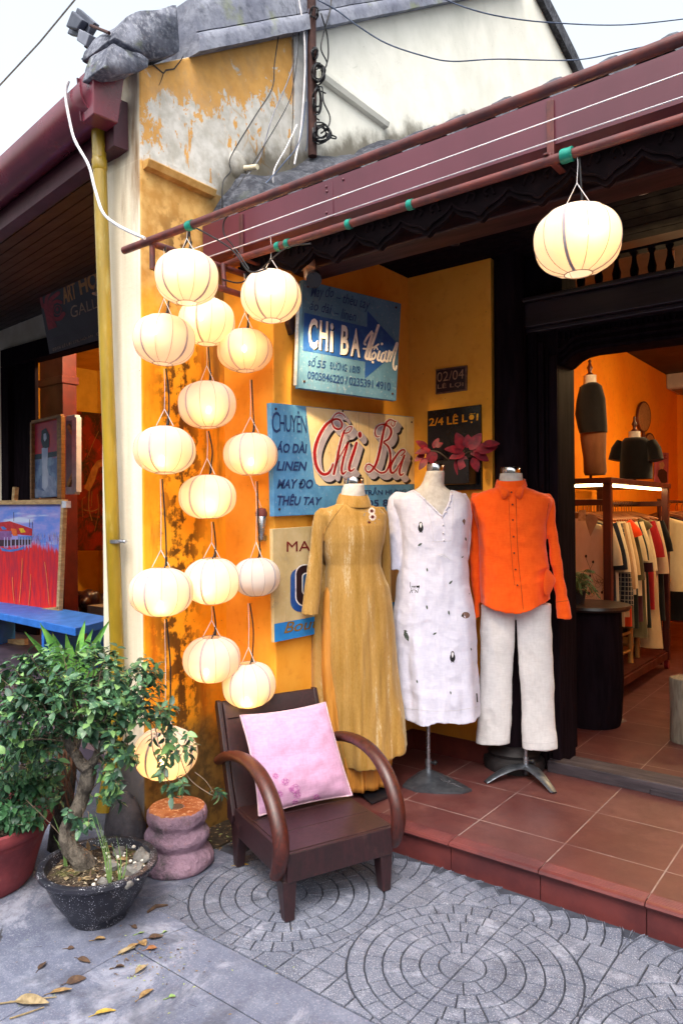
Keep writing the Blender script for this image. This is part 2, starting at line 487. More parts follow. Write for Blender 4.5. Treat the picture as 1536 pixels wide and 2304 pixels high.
M['rust'] = pm('rusty_steel', '#4a2a24', '#331c1a', 12, .8, .5)
M['cream'] = pm('cream_paint', '#e6dcc2', '#d4c8aa', 3, .8, .15)
M['sill'] = pm('weathered_sill_wood', '#4a4248', '#332c32', 5, .7, .5, stretch=(.6, 5, 5))

# ------------------------------------------------------------------ ground, pavement, step, floor
XW, YE = -2.72, 2.04          # party wall face and its street end
XS, YF = -2.38, 3.755         # signs wall face, shop front plane
ZF = .125
b = MB(); b.box((-40, -30, -.3), (30, 40, -.004))
tag(b.build('ground', M['mortar']), kind='structure')
b = MB()
slabs = [[(-2.205, -3), (-1.195, -3), (-1.195, 1.588), (-2.203, 1.588)], [(-2.203, 1.592), (-1.195, 1.592), (-1.195, 1.797), (-2.140, 1.797)],
         [(-4.4, -3), (-2.209, -3), (-2.206, 1.59), (-2.144, 1.80), (-2.4, 1.86), (-2.6, 1.70), (-4.4, 1.62)], [(-4.4, 1.625), (-2.602, 1.705), (-2.402, 1.865), (-2.38, 1.87), (-2.38, 2.3), (-2.70, 2.3), (-2.75, 2.1), (-4.4, 2.1)],
         [(-1.191, -3), (2.5, -3), (2.5, 1.797), (-1.191, 1.797)]]
for s in slabs: b.prism([(x, y, -.003) for x, y in s], (0, 0, .006))
tag(b.build('sidewalk', M['slab'], bevel=.003), kind='structure')

def clip_disc(cx, cy, poly_fn): return poly_fn
b = MB(); T = .4; GAP = .0028
def cobble(P):
    """P: list of (x, y); shrink towards the centre and add as a low block"""
    n = len(P); mx = sum(p[0] for p in P)/n; my = sum(p[1] for p in P)/n
    def shr(k):
        o = []
        for x, y in P:
            dx, dy = x-mx, y-my; L = math.hypot(dx, dy)
            f = max(0, 1-k/L) if L else 0
            o.append((mx+dx*f, my+dy*f))
        return o
    z = .0045+random.uniform(-.0006, .0006)
    A = [(x, y, -.003) for x, y in shr(GAP*1.25)]; B = [(x, y, z-.0015) for x, y in shr(GAP*1.25)]; C = [(x, y, z) for x, y in shr(GAP*1.25+.0018)]
    b.loft([A, B, C], cap=False); m = len(b.v); b.add(C, [tuple(range(n))])
def fan_tile(x0, y0, sx, sy):
    """one stamped tile: quarter rings round one corner, small squares in the far corner"""
    cx = x0 if sx > 0 else x0+T; cy = y0 if sy > 0 else y0+T
    radii = [0, .08, .145, .21, .272, .334, .394]
    counts = [1, 3, 4, 6, 7, 8]
    for k in range(6):
        r0, r1 = radii[k]+.0, radii[k+1]; n = counts[k]
        off = 0
        for i in range(n):
            a0 = math.pi/2*i/n; a1 = math.pi/2*(i+1)/n; m = 3 if k > 0 else 6
            arc1 = [(math.cos(lerp(a0, a1, t/m))*r1, math.sin(lerp(a0, a1, t/m))*r1) for t in range(m+1)]
            if r0 > 0: arc0 = [(math.cos(lerp(a1, a0, t/m))*r0, math.sin(lerp(a1, a0, t/m))*r0) for t in range(m+1)]
            else: arc0 = [(0, 0)]
            cobble([(cx+sx*x, cy+sy*y) for x, y in arc1+arc0])
    # corner beyond the last ring, cut in bands parallel to the diagonal
    import itertools
    cells = [(.30, .40), (.20, .30)]
    for i in range(4):
        for j in range(4):
            xa, xb, ya, yb = i*.1, (i+1)*.1, j*.1, (j+1)*.1
            P = [(xa, ya), (xb, ya), (xb, yb), (xa, yb)]
            out = []
            for q in range(4):
                p, p2 = P[q], P[(q+1) % 4]
                for t in range(16):
                    u = (lerp(p[0], p2[0], t/16), lerp(p[1], p2[1], t/16)); L = math.hypot(*u)
                    if L >= .396: out.append(u)
            if out and len(out) < 64:
                for t in range(91):
                    u = (.396*math.cos(t*math.pi/180), .396*math.sin(t*math.pi/180))
                    if xa < u[0] < xb and ya < u[1] < yb: out.append(u)
            if len(out) >= 4:
                mx = sum(u[0] for u in out)/len(out); my = sum(u[1] for u in out)/len(out)
                out.sort(key=lambda u: math.atan2(u[1]-my, u[0]-mx))
                xs = [u[0] for u in out]; ys = [u[1] for u in out]
                if (max(xs)-min(xs))*(max(ys)-min(ys)) > .0012: cobble([(cx+sx*x, cy+sy*y) for x, y in out])
for ix in range(-3, 5):
    for iy in range(0, 2):
        x0 = -1.2+ix*T; y0 = 1.80+iy*T
        fan_tile(x0, y0, 1 if ix % 2 == 0 else -1, -1 if iy == 0 else 1)
    # last row is cut by the step
    x0 = -1.2+ix*T
    for k in range(len(b.v), len(b.v)): pass
    m0 = len(b.f); v0 = len(b.v)
    fan_tile(x0, 2.60, 1 if ix % 2 == 0 else -1, 1)
    keep = []; km = []
    for f, mi in zip(b.f[m0:], b.m[m0:]):
        if max(b.v[i][1] for i in f) < 2.775: keep.append(f); km.append(mi)
    b.f[m0:] = keep; b.m[m0:] = km
tag(b.build('paving', M['paver']), kind='structure')

b = MB()
b.box((-2.385, 2.80, -.02), (3.0, 10.5, ZF))
tag(b.build('floor', M['tiles']), kind='structure')
b = MB()
for i in range(9):      # riser tiles and rounded nosing tiles, a joint between each two
    x0 = -2.375+i*.405+.002 if i else -2.38; x1 = -2.375+(i+1)*.405-.002
    b.box((x0, 2.776, -.01), (x1, 2.806, .098))
    prof = [(2.806, .1), (2.772, .1), (2.757, .106), (2.752, .115), (2.757, .1245), (2.768, .1285)]
    for k in range(5): prof += [(2.775+k*.011, .1285), (2.777+k*.011, .1268), (2.781+k*.011, .1268), (2.783+k*.011, .1285)]
    prof += [(2.84, .1285), (2.84, .12)]
    b.prism([(x0, y, z) for y, z in prof], (x1-x0, 0, 0))
tag(b.build('step', M['nosing'], smooth=35), kind='structure')
# damp strip of soil between pavement and the party wall
b = MB()
pts = [(-2.72, 2.1), (-2.56, 2.14), (-2.535, 2.3), (-2.545, 2.52), (-2.42, 2.55), (-2.72, 2.55)]
b.prism([(x, y, -.003) for x, y in pts], (0, 0, .01))
tag(b.build('soil', pm('dark_soil', '#2c2620', '#463c30', 40, .95, .8, bd=.01)), kind='structure')

# the far side of the lane, unseen behind the viewer: plain two storey houses added to shade the street
b = MB(); X_ = -20
for k, (w, h) in enumerate(((7.5, 3.9), (6, 4.4), (8, 3.7), (6.5, 4.2), (9, 3.9))):
    b.box((X_, -13, 0), (X_+w-.05, -7.2, h), 0)
    b.prism([(X_, -6.5, h-.25), (X_, -10, h+1.7), (X_, -13, h)], (w-.05, 0, 0), 1)
    for q in range(int(w/2)):
        for z0, z1 in ((.1, 2.3),): b.box((X_+.5+q*2, -7.21, z0), (X_+1.6+q*2, -7.17, z1), 2)
    X_ += w
tag(b.build('shading_houses', [M['cream'], M['rooftile'], M['darkwood2']]), kind='structure')

# ------------------------------------------------------------------ the party wall with its gable
PW = thing('party_wall', 'tall weathered orange and cream plaster wall behind the lanterns, mossy coping on top', 'wall', (-2.87, 2.04, 0))
def gz(y): return 3.640+.655*(y-2.118) if y < 6.5 else 3.640+.655*(6.5-2.118)-.246*(y-6.5)
b = MB()
ys = [YE, 2.4, 3.0, 4.0, 5.0, 6.5, 8.0, 11.5]
prof = [(y, -.01) for y in ys] + [(y, gz(y)) for y in reversed(ys)]
b.prism([(XW, y, z) for y, z in prof], (-.31, 0, 0))
b.build('plaster_wall', M['wall'], PW, bevel=.012, seg=2)
# coping: upper slab and lower band, rough
def rough(o, amp, scale, seed=0):
    for v in o.data.vertices:
        p = v.co*scale+Vector((seed, seed*2, 0))
        v.co += Vector(mnoise.noise_vector(p))*amp + Vector(mnoise.noise_vector(p*4))*amp*.35
def subdiv(o, n):
    bm = bmesh.new(); bm.from_mesh(o.data)
    bmesh.ops.subdivide_edges(bm, edges=bm.edges, cuts=n, use_grid_fill=True)
    bm.to_mesh(o.data); bm.free()
b = MB()
Y = [2.17, 2.3, 2.6, 3.0, 3.5, 4.2, 5.2, 6.2]
for (dy0, z0, z1, ov) in ((0, -.005, .10, .075), (.0, .10, .275, .05)):
    YY = [2.335+(6.2-2.335)*k/90 for k in range(91)]
    b.loft([[(XW+ov+.004, ya, gz(ya)+z0), (XW+ov, ya, gz(ya)+lerp(z0, z1, .5)), (XW+ov-.006, ya, gz(ya)+z1-.02), (XW+ov-.03, ya, gz(ya)+z1), (XW-.28-ov, ya, gz(ya)+z1), (XW-.31-ov, ya, gz(ya)+z1-.03), (XW-.31-ov, ya, gz(ya)+z0)] for ya in YY])
o = b.build('coping', M['coping'], PW, smooth=50); rough(o, .004, 5)
b = MB(); b.loft([[(XW+.06, y, gz(y)-.05), (XW+.06, y, gz(y)+.10), (XW-.37, y, gz(y)+.10), (XW-.37, y, gz(y)-.05)] for y in [6.5+k*.25 for k in range(21)]])
o = b.build('rear_coping', M['rooftile'], PW); rough(o, .01, 5)
b = MB()     # broken end of the coping that turns down over the eave, and the cracked-off chunk under it
b.prism([AX(x, y, XW+.062) for x, y in ((404, 119), (345, 131), (326, 117), (300, 106), (264, 84), (268, 62), (288, 34), (330, 24), (404, 7))], (-.27, 0, 0))
o = b.build('coping_end', M['coping2'], PW); subdiv(o, 6); rough(o, .013, 6, 3); md = o.modifiers.new('s', 'SMOOTH'); md.iterations = 3; md.factor = .5
for p in o.data.polygons: p.use_smooth = True
b = MB()
b.prism([AX(x, y, XW+.085) for x, y in ((337, 131), (334, 150), (318, 158), (296, 162), (262, 164), (238, 150), (246, 118), (258, 96), (276, 104), (300, 117), (322, 122))], (-.17, 0, 0))
o = b.build('broken_coping_chunk', M['coping2'], PW); subdiv(o, 6); rough(o, .012, 8, 5); md = o.modifiers.new('s', 'SMOOTH'); md.iterations = 2; md.factor = .5
for p in o.data.polygons: p.use_smooth = True
b = MB()     # plaster mouldings
for (y0, y1, z) in ((2.06, 2.47, 3.165), (3.33, 4.02, 4.16)):
    b.prism([(XW-.005, y0, z-.035), (XW+.03, y0, z-.028), (XW+.042, y0, z), (XW+.042, y0, z+.022), (XW-.005, y0, z+.03)], (0, y1-y0, 0))
o = b.build('moulding', M['wall'], PW)
b = MB(); b.box((XW-.01, 3.09, 2.9), (XW+.014, 3.25, gz(3.1)-.03)); b.build('pilaster_strip', M['wall'], PW, bevel=.004)
b = MB()     # crack in the plaster under the coping
c = [AX(x, y, XW+.002) for x, y in ((338, 140), (352, 152), (368, 165), (374, 158), (392, 155), (404, 140), (413, 126))]
b.ribbon(c, [.006, .008, .006, .007, .006, .005, .003], (1, 0, 0), .001)
c = [AX(x, y, XW+.002) for x, y in ((368, 165), (364, 178), (358, 192))]
b.ribbon(c, [.004, .003, .002], (1, 0, 0), .001)
b.build('plaster_crack', pm('crack', '#2a2018'), PW)
b = MB()
p = AX(545, 378, XW); b.lathe([(.075, 0), (.06, .03), (.03, .045)], (0, 0, 0), 12)
for i, v in enumerate(b.v): b.v[i] = (XW+v[2]*.5-.004, p.y-.03+v[0], p.z+v[1]*1.1)
b.build('mortar_patch', M['wall'], PW, smooth=60)
b = MB(); b.tube([p+Vector((-.02, 0, 0)), p+Vector((.10, .01, -.02))], .014, 10); b.build('drain_spout', M['cream'], PW, smooth=60)

# ------------------------------------------------------------------ the shop house
SH = thing('shop_house', 'orange shop house with a dark carved doorway open to a lit clothes shop', 'building', (-.5, 3.9, 0))
b = MB(); b.box((-2.73, 2.55, -.01), (XS, 10.5, 3.05)); b.build('side_wall', M['orange'], SH, bevel=.006)
b = MB(); b.box((XS-.003, YF, ZF-.01), (-1.83, YF+.15, 3.4)); b.build('front_wall', M['orange'], SH)
b = MB(); b.box((3.0, 2.0, -.01), (3.3, 4.3, 3.7)); b.build('right_shading_wall', M['orange'], SH)  # unseen end wall, added to keep side light out of the porch
b = MB()
b.box((XS-.004, 2.78, ZF-.005), (XS+.014, YF+.001, ZF+.115)); b.box((XS-.003, YF-.014, ZF-.005), (-1.83, YF+.002, ZF+.115))
b.build('skirting', pm('skirting_tile', '#5e241c', '#481a18', 6, .5, .1), SH, bevel=.003)
# interior shell
b = MB(); b.box((2.2, 4.15, 0), (2.35, 10.6, 3.5)); b.box((-2.5, 10.4, 0), (2.3, 10.6, 3.5))
b.box((XS-.003, 4.1, ZF-.01), (XS+.004, 10.42, 3.4)); b.build('interior_wall', M['orange_in'], SH)
b = MB(); b.box((-2.5, 3.9, 3.3), (2.35, 10.6, 3.45)); b.build('interior_ceiling', pm('ceiling_wood', '#2c160c', '#221008', 4, .6, .1), SH)
# dark porch ceiling and beam
b = MB(); b.box((-2.38, 2.56, 3.0), (3.0, 3.95, 3.03))
for i in range(14): b.box((-2.38, 2.6+i*.1, 2.992), (3.0, 2.692+i*.1, 3.001))
b.build('porch_ceiling', M['darkwood'], SH)
b = MB(); b.box((-2.40, 2.70, 2.745), (3.0, 2.86, 2.93)); b.build('porch_beam', M['darkwood2'], SH, bevel=.008)
b = MB()     # carved, scalloped fascia board under the eave
zs = 2.90; P = []
x = -2.55; i = 0; step = .012
def scal(x):
    u = ((x+2.55) % .235)/.235
    k = abs(math.sin(math.pi*u))
    return 2.735-.055*k**.6 - (.022*math.exp(-((u-.5)/.09)**2))
while x < 3.0:
    P.append((x, scal(x))); x += step
n = len(P)
A = [(x, 2.500, z) for x, z in P]; A2 = [(x, 2.500, zs) for x, z in P]; B = [(x, 2.525, z) for x, z in P]; B2 = [(x, 2.525, zs) for x, z in P]
b.loft([A2, A, B, B2], cap=False, closed=False)
o = [(x, 2.492, z+.024) for x, z in P]; b.tube(o, .006, 5)
for k in range(23):
    xx = -2.55+.235*(k+.5); b.tube(smoothpath([(xx-.06, 2.496, 2.745), (xx-.045, 2.494, 2.78), (xx-.02, 2.494, 2.765), (xx-.03, 2.495, 2.745)], 4), .006, 5)
    b.tube(smoothpath([(xx+.06, 2.496, 2.745), (xx+.045, 2.494, 2.78), (xx+.02, 2.494, 2.765), (xx+.03, 2.495, 2.745)], 4), .006, 5)
b.build('carved_fascia', pm('dark_carved_wood', '#1a0f14', '#10090d', 8, .8, .25, spec=.1), SH, smooth=40)
# roof: barrel tiles seen edge-on above the gutter, mortar ridge along the party wall
b = MB()
def roofz(y): return 2.985+.545*(y-2.42)
cols = []
x = -2.66
while x < 3.2:
    for t in range(8):
        u = t/8; h = .045*max(0, math.sin(math.pi*min(1, u*1.7))) if u < .59 else -.01
        cols.append((x+u*.2, h))
    x += .2
rows = []
for k in range(31):
    y = 2.40+k*.11
    rows.append([(xx, y, roofz(y)+h+(.016 if k % 2 else 0)) for xx, h in cols])
    rows.append([(xx, y+.105, roofz(y+.105)+h+(.016 if k % 2 else 0)+.014) for xx, h in cols])
b.loft(rows, cap=False, closed=False)
b.build('tiled_roof', M['rooftile'], SH, smooth=50)
b = MB()
ring = []
for k in range(15):
    y = 2.47+k*.2; z = roofz(y)+.035*math.sin(k*1.9); h = .15 if k else .02; w = .15 if k else .03
    ring.append([(XW-.01, y, z-.12), (XW+w, y, z-.1), (XW+w*.9, y, z+h*.5), (XW+w*.5, y, z+h), (XW-.01, y, z+h+.04)])
b.loft(ring)
o = b.build('roof_mortar_ridge', M['rooftile'], SH, smooth=60); subdiv(o, 2); rough(o, .012, 8)
# door frame, column, lintel, transom
DW = M['darkwood']
b = MB(); b.lathe([(.165, 0), (.172, .03), (.165, .06), (.14, .075), (.15, .095), (.13, .115), (.10, .13)], (-1.745, 3.82, ZF), 28)
o = b.build('column_base', pm('dark_stone', '#2a2628', '#1c1a1c', 10, .6, .4), SH, smooth=40)
b = MB(); b.lathe([(.088, .12), (.092, 1.0), (.09, 2.0), (.085, 2.9)], (-1.745, 3.82, ZF), 28); b.build('column', M['darkwood'], SH, smooth=40)
b = MB()
b.box((-1.845, 3.90, ZF), (-1.50, 4.12, 2.78))
b.box((-1.665, 3.862, ZF), (-1.612, 3.902, 2.60)); b.box((-1.606, 3.872, ZF), (-1.575, 3.902, 2.50)); b.box((-1.57, 3.885, ZF), (-1.552, 3.902, 2.46))
b.box((-1.548, 3.88, ZF), (-1.50, 3.902, 2.42))
b.build('door_frame', DW, SH, bevel=.005)
low = [AY(x, y, 3.98) for x, y in ((1190, 834), (1222, 834), (1250, 832), (1275, 822), (1292, 806), (1308, 797), (1330, 791), (1400, 782), (1536, 764), (1700, 742), (1900, 716))]
b = MB(); top = 2.60
b.prism([(p.x, 3.93, p.z) for p in low]+[(low[-1].x, 3.93, top), (low[0].x, 3.93, top)], (0, .18, 0))
b.build('lintel', DW, SH)
b = MB()
for k, (dz, r) in enumerate(((.012, .014), (.05, .01), (.085, .012))):
    b.tube(smoothpath([(p.x-.0, 3.925-.006*k, p.z+dz) for p in low], 4), r, 8)
b.build('lintel_moulding', DW, SH, smooth=60)
b = MB()
for i in range(46): b.box((-1.64+i*.027, 3.912, 2.508), (-1.627+i*.027, 3.935, 2.548))
b.build('lintel_dentils', DW, SH)
b = MB(); b.box((-1.80, 3.86, 2.56), (3.0, 4.12, 2.585)); b.box((-1.86, 3.83, 2.585), (3.0, 4.12, 2.72)); b.box((-1.90, 3.80, 2.72), (3.0, 4.12, 2.745))
b.build('door_head_beam', pm('dark_wood_beam', '#2a2028', '#1c151b', 5, .4, .15, stretch=(.4, 4, 4)), SH, bevel=.006)
b = MB(); b.box((-1.86, 3.90, 2.745), (-1.475, 4.12, 3.35)); b.box((-1.5, 3.92, 3.06), (3, 4.1, 3.35)); b.box((-1.5, 3.92, 2.74), (3, 4.1, 2.76))
b.box((-1.5, 3.97, 2.93), (3, 4.05, 2.945))
b.build('transom_frame', DW, SH, bevel=.004)
prof = [(.016, 0), (.02, .01), (.012, .025), (.021, .055), (.024, .08), (.014, .12), (.011, .15), (.02, .165), (.02, .185)]
b = MB(); b.lathe([(r, z*1.0) for r, z in prof], (0, 0, 0), 10); me = b.mesh('baluster')
for i in range(13):
    p = AY(1305+i*40, 659-i*4.6, 4.0)
    o = link('baluster', me if i else me, [DW] if i == 0 else [], SH, 0); o.location = (p.x, 4.01, 2.76)
b = MB()
b.box((-1.56, 3.84, ZF-.002), (3, 3.93, ZF+.062)); b.box((-1.56, 3.93, ZF-.002), (3, 4.1, ZF+.03)); b.box((-1.02, 3.83, ZF-.002), (-.80, 3.841, ZF+.03))
b.build('door_sill', M['sill'], SH, bevel=.006)
# left door leaf folded back behind the jamb
b = MB(); b.box((-1.60, 4.121, ZF+.02), (-1.555, 4.30, 2.42))
b.build('door_leaf', DW, SH, bevel=.004)
for (x, y) in ((1188, 489), (1440, 425)):
    p = AZ(x, y, 2.992)
    b = MB(); b.lathe([(.034, 0), (.05, -.004), (.052, -.008), (.036, -.010), (.034, 0)], (p.x, p.y, p.z), 20, cap=False)
    d = thing('downlight', 'small round ceiling downlight %s' % ('left, above the signs corner' if x < 1300 else 'right, above the big single lantern'), 'downlight', p, 'ceiling downlights')
    b.build('trim_ring', pm('white_trim', '#e8e0d0'), d, smooth=40)
    g = G('warm_lamp_face'); lampmat = g.out((.9, .8, .6, 1), .5); g.b.inputs['Emission Color'].default_value = (1, .72, .38, 1); g.b.inputs['Emission Strength'].default_value = 9
    b = MB(); b.lathe([(.0345, -.003), (.001, -.0031)], (p.x, p.y, p.z), 16, cap=False); b.build('lamp', lampmat, d)
# ------------------------------------------------------------------ gutters and the lantern frame
GU = thing('roof_gutter', 'maroon sheet metal box gutter along the shop eave with riveted seams', 'gutter', (-.8, 2.45, 2.8))
b = MB()
prof = [(2.40, 2.962), (2.394, 2.968), (2.394, 2.955), (2.398, 2.805), (2.43, 2.792), (2.545, 2.792), (2.545, 2.97), (2.54, 2.97), (2.54, 2.797), (2.43, 2.797), (2.403, 2.81), (2.403, 2.962)]
b.prism([(-2.70, y, z) for y, z in prof], (5.9, 0, 0))
b.box((-2.702, 2.40, 2.797), (-2.698, 2.542, 2.96))
b.build('trough', M['maroon'], GU)
b = MB()
for x in (-1.93, -.2, 1.6):
    b = MB()
    b.box((x, 2.3935, 2.806), (x+.045, 2.3965, 2.957))
    for (dx, z) in ((.01, 2.94), (.012, 2.92), (.01, 2.83), (.1, 2.945)):
        b.ball((x+dx, 2.393, z), .006, 6)
    b.build('riveted_seam', M['maroon'], GU, smooth=50)
b = MB()
for x in (-2.44, -.95, .5, 1.9):
    b = MB()
    b.box((x, 2.385, 2.76), (x+.025, 2.393, 2.955)); b.box((x, 2.36, 2.752), (x+.025, 2.393, 2.762)); b.box((x, 2.388, 2.745), (x+.025, 2.55, 2.752))
    b.box((x+.005, 2.34, 2.75), (x+.02, 2.365, 2.757))
    b.build('bracket', M['pipepaint'], GU, bevel=.002)

PF = thing('lantern_frame', 'frame of thin maroon steel tubes below the eave that carries the lanterns', 'frame', (-2.5, 2.2, 2.7))
YO, ZO, YI, ZI = 1.95, 2.727, 2.36, 2.735
b = MB()
b.tube([(-2.715, YO, ZO), (1.6, YO, ZO+.003)], .0165, 12); b.build('outer_tube', M['pipepaint'], PF, smooth=50)
b = MB(); b.tube([(-2.42, YI, ZI), (1.6, YI, ZI)], .0165, 12); b.build('inner_tube', M['pipepaint'], PF, smooth=50)
b = MB(); b.tube([(-2.53, YO, ZO-.01), (-2.52, 2.56, ZO-.005)], .015, 10); b.tube([(-2.53, YO+.02, ZO-.11), (-2.47, 2.56, ZO-.13)], .015, 10)
b.tube([(-2.53, YO+.01, ZO), (-2.53, YO+.01, ZO-.12)], .012, 8); b.tube([(-2.50, 2.34, ZO), (-2.49, 2.34, ZO-.13)], .012, 8)
b.tube([(-2.42, YI, ZI), (-2.52, YI, ZO)], .013, 8)
b.build('cross_tube', M['pipepaint'], PF, smooth=50)
def tape(p, ax=(1, 0, 0), r=.0195, w=.034):
    b = MB(); p = Vector(p); a = Vector(ax)
    b.tube([p-a*w/2, p-a*w*.2, p+a*w*.2, p+a*w/2], [r, r+.0015, r, r+.001], 12); b.build('tape_band', M['tape'], PF, smooth=60)
for (x, y) in ((428, 506),): q = AY(x, y, YO); tape((q.x, YO, ZO))
for (x, y) in ((626, 543), (647, 537), (785, 494), (923, 452), (1275, 345)):
    q = AY(x, y, YI); tape((q.x, YI, ZI), r=.0195 if x != 1275 else .023, w=.024 if x != 1275 else .04)
for nm, (a, c), lab in (('clothes_line', (AY(500, 538, 2.12), AY(1536, 142, 2.12)), 'upper of two taut white cords stretched before the gutter'),
                        ('clothes_line', (AY(470, 578, 2.2), AY(1536, 203, 2.2)), 'lower of two taut white cords stretched before the gutter')):
    b = MB(); a = Vector((-2.53, a.y, a.z)) ; d = Vector((1.6, c.y, c.z))
    b.tube([a, lerp(a, d, .5)-Vector((0, 0, .004)), d], .0024, 6); tag(b.build(nm, M['whitewire'], smooth=60), lab, 'cord', 'taut white cords')

# ------------------------------------------------------------------ lanterns
def shade_mat(nm, base, trans, tr):
    g = G(nm); nt = g.nt
    o = nt.nodes['Material Output']; nt.nodes.remove(g.b)
    n = g.noise(160, 3, .6, v=g.map(scale=(1, 1, .25))); n2 = g.noise(9, 4)
    w = g.wave(170, 1.5, 2, 'Z')
    c = g.mix(g.m('MULTIPLY', g.m('ADD', n, g.m('MULTIPLY', w, .5)), .35), base, tuple(x*.86 for x in base[:3])+(1,))
    d = g.N('ShaderNodeBsdfDiffuse'); g.put(d.inputs[0], c)
    t = g.N('ShaderNodeBsdfTranslucent'); g.put(t.inputs[0], g.mix(g.m('MULTIPLY', n, .3), trans, tuple(x*.85 for x in trans[:3])+(1,)))
    p = g.N('ShaderNodeBsdfTransparent')
    m1 = g.N('ShaderNodeMixShader'); m1.inputs[0].default_value = .42
    nt.links.new(d.outputs[0], m1.inputs[1]); nt.links.new(t.outputs[0], m1.inputs[2])
    m2 = g.N('ShaderNodeMixShader'); m2.inputs[0].default_value = tr
    nt.links.new(m1.outputs[0], m2.inputs[1]); nt.links.new(p.outputs[0], m2.inputs[2])
    nt.links.new(m2.outputs[0], o.inputs[0])
    return g.mat
M['shade'] = shade_mat('lantern_cloth', (.86, .84, .82, 1), (.95, .82, .60, 1), .12)
g = G('lantern_bulb_glow'); M['bulb'] = g.out((.9, .8, .6, 1), .4)
g.b.inputs['Emission Color'].default_value = (1, .53, .15, 1); g.b.inputs['Emission Strength'].default_value = 80
M['deadbulb'] = pm('unlit_bulb_glass', '#d8d4cc', None, 5, .2, 0)
M['seam'] = pm('lantern_seam_thread', '#a8968a', '#8a7a70', 30, .8, 0)
M['band'] = pm('lantern_grey_band', '#b4adb2', '#a29ca4', 30, .8, 0)
LR, LH = .1325, .108
def lprof(t):
    """t in -1..1 from bottom to top opening"""
    e = 2.25; zm = .965
    z = t*zm
    return LR*max(.06, (1-abs(z)**e))**(1/e), z*LH
b = MB(); NS = 72; rings = []
for i in range(25):
    t = -1+2*i/24; r, z = lprof(t)
    rings.append([(math.cos(2*math.pi*k/NS)*r*(1-.028*abs(math.sin(6*2*math.pi*k/NS))), math.sin(2*math.pi*k/NS)*r*(1-.028*abs(math.sin(6*2*math.pi*k/NS))), z) for k in range(NS)])
b.loft(rings, cap=False); me_shade = b.mesh('shade')
me_shade.polygons.foreach_set('use_smooth', [True]*len(me_shade.polygons)); me_shade.materials.append(M['shade'])
me_shades = [me_shade]
for tint in ((.84, .80, .78, 1), (.88, .87, .86, 1), (.82, .78, .72, 1)):
    m_ = me_shade.copy(); m_.materials.clear(); m_.materials.append(shade_mat('lantern_cloth_variant', tint, (.95*tint[0]/.86, .82*tint[1]/.84, .60*tint[2]/.82, 1), .11)); me_shades.append(m_)
    for v in m_.vertices: v.co *= 1+.012*mnoise.noise(v.co*14+Vector((tint[0]*50, 0, 0)))
b = MB()
for k in range(12):
    if k % 3 == 0: continue
    a = 2*math.pi*k/12
    b.tube([(math.cos(a)*(lprof(-1+i/10)[0]+.0004), math.sin(a)*(lprof(-1+i/10)[0]+.0004), lprof(-1+i/10)[1]) for i in range(21)], .0010, 5)
for t in (-1, 1):
    r, z = lprof(t); b.tube([(math.cos(2*math.pi*i/24)*r, math.sin(2*math.pi*i/24)*r, z) for i in range(25)], .0016, 5, cap=False)
me_rib = b.mesh('seam'); me_rib.materials.append(M['seam'])
b = MB()
for k in range(0, 12, 3):
    a = 2*math.pi*k/12; L = []; Rr = []
    for i in range(21):
        r, z = lprof(-1+i/10); r += .0012; w = .0048
        L.append((math.cos(a)*r-math.sin(a)*w, math.sin(a)*r+math.cos(a)*w, z)); Rr.append((math.cos(a)*r+math.sin(a)*w, math.sin(a)*r-math.cos(a)*w, z))
    b.add(L+Rr, [(i, i+1, 21+i+1, 21+i) for i in range(20)])
me_band = b.mesh('band'); me_band.materials.append(M['band'])
b = MB(); b.ball((0, 0, 0), .0105, 10, sz=1.5); me_bulb = b.mesh('bulb'); me_bulb.materials.append(M['bulb'])
me_bulb.polygons.foreach_set('use_smooth', [True]*len(me_bulb.polygons))
me_bulbs = [me_bulb]
for s_ in (62, 100):
    g = G('lantern_bulb_glow'); m_ = g.out((.9, .8, .6, 1), .4); g.b.inputs['Emission Color'].default_value = (1, .53 if s_ > 80 else .48, .15, 1); g.b.inputs['Emission Strength'].default_value = s_
    q_ = me_bulb.copy(); q_.materials.clear(); q_.materials.append(m_); me_bulbs.append(q_)
me_dead = me_bulb.copy(); me_dead.materials.clear(); me_dead.materials.append(M['deadbulb'])

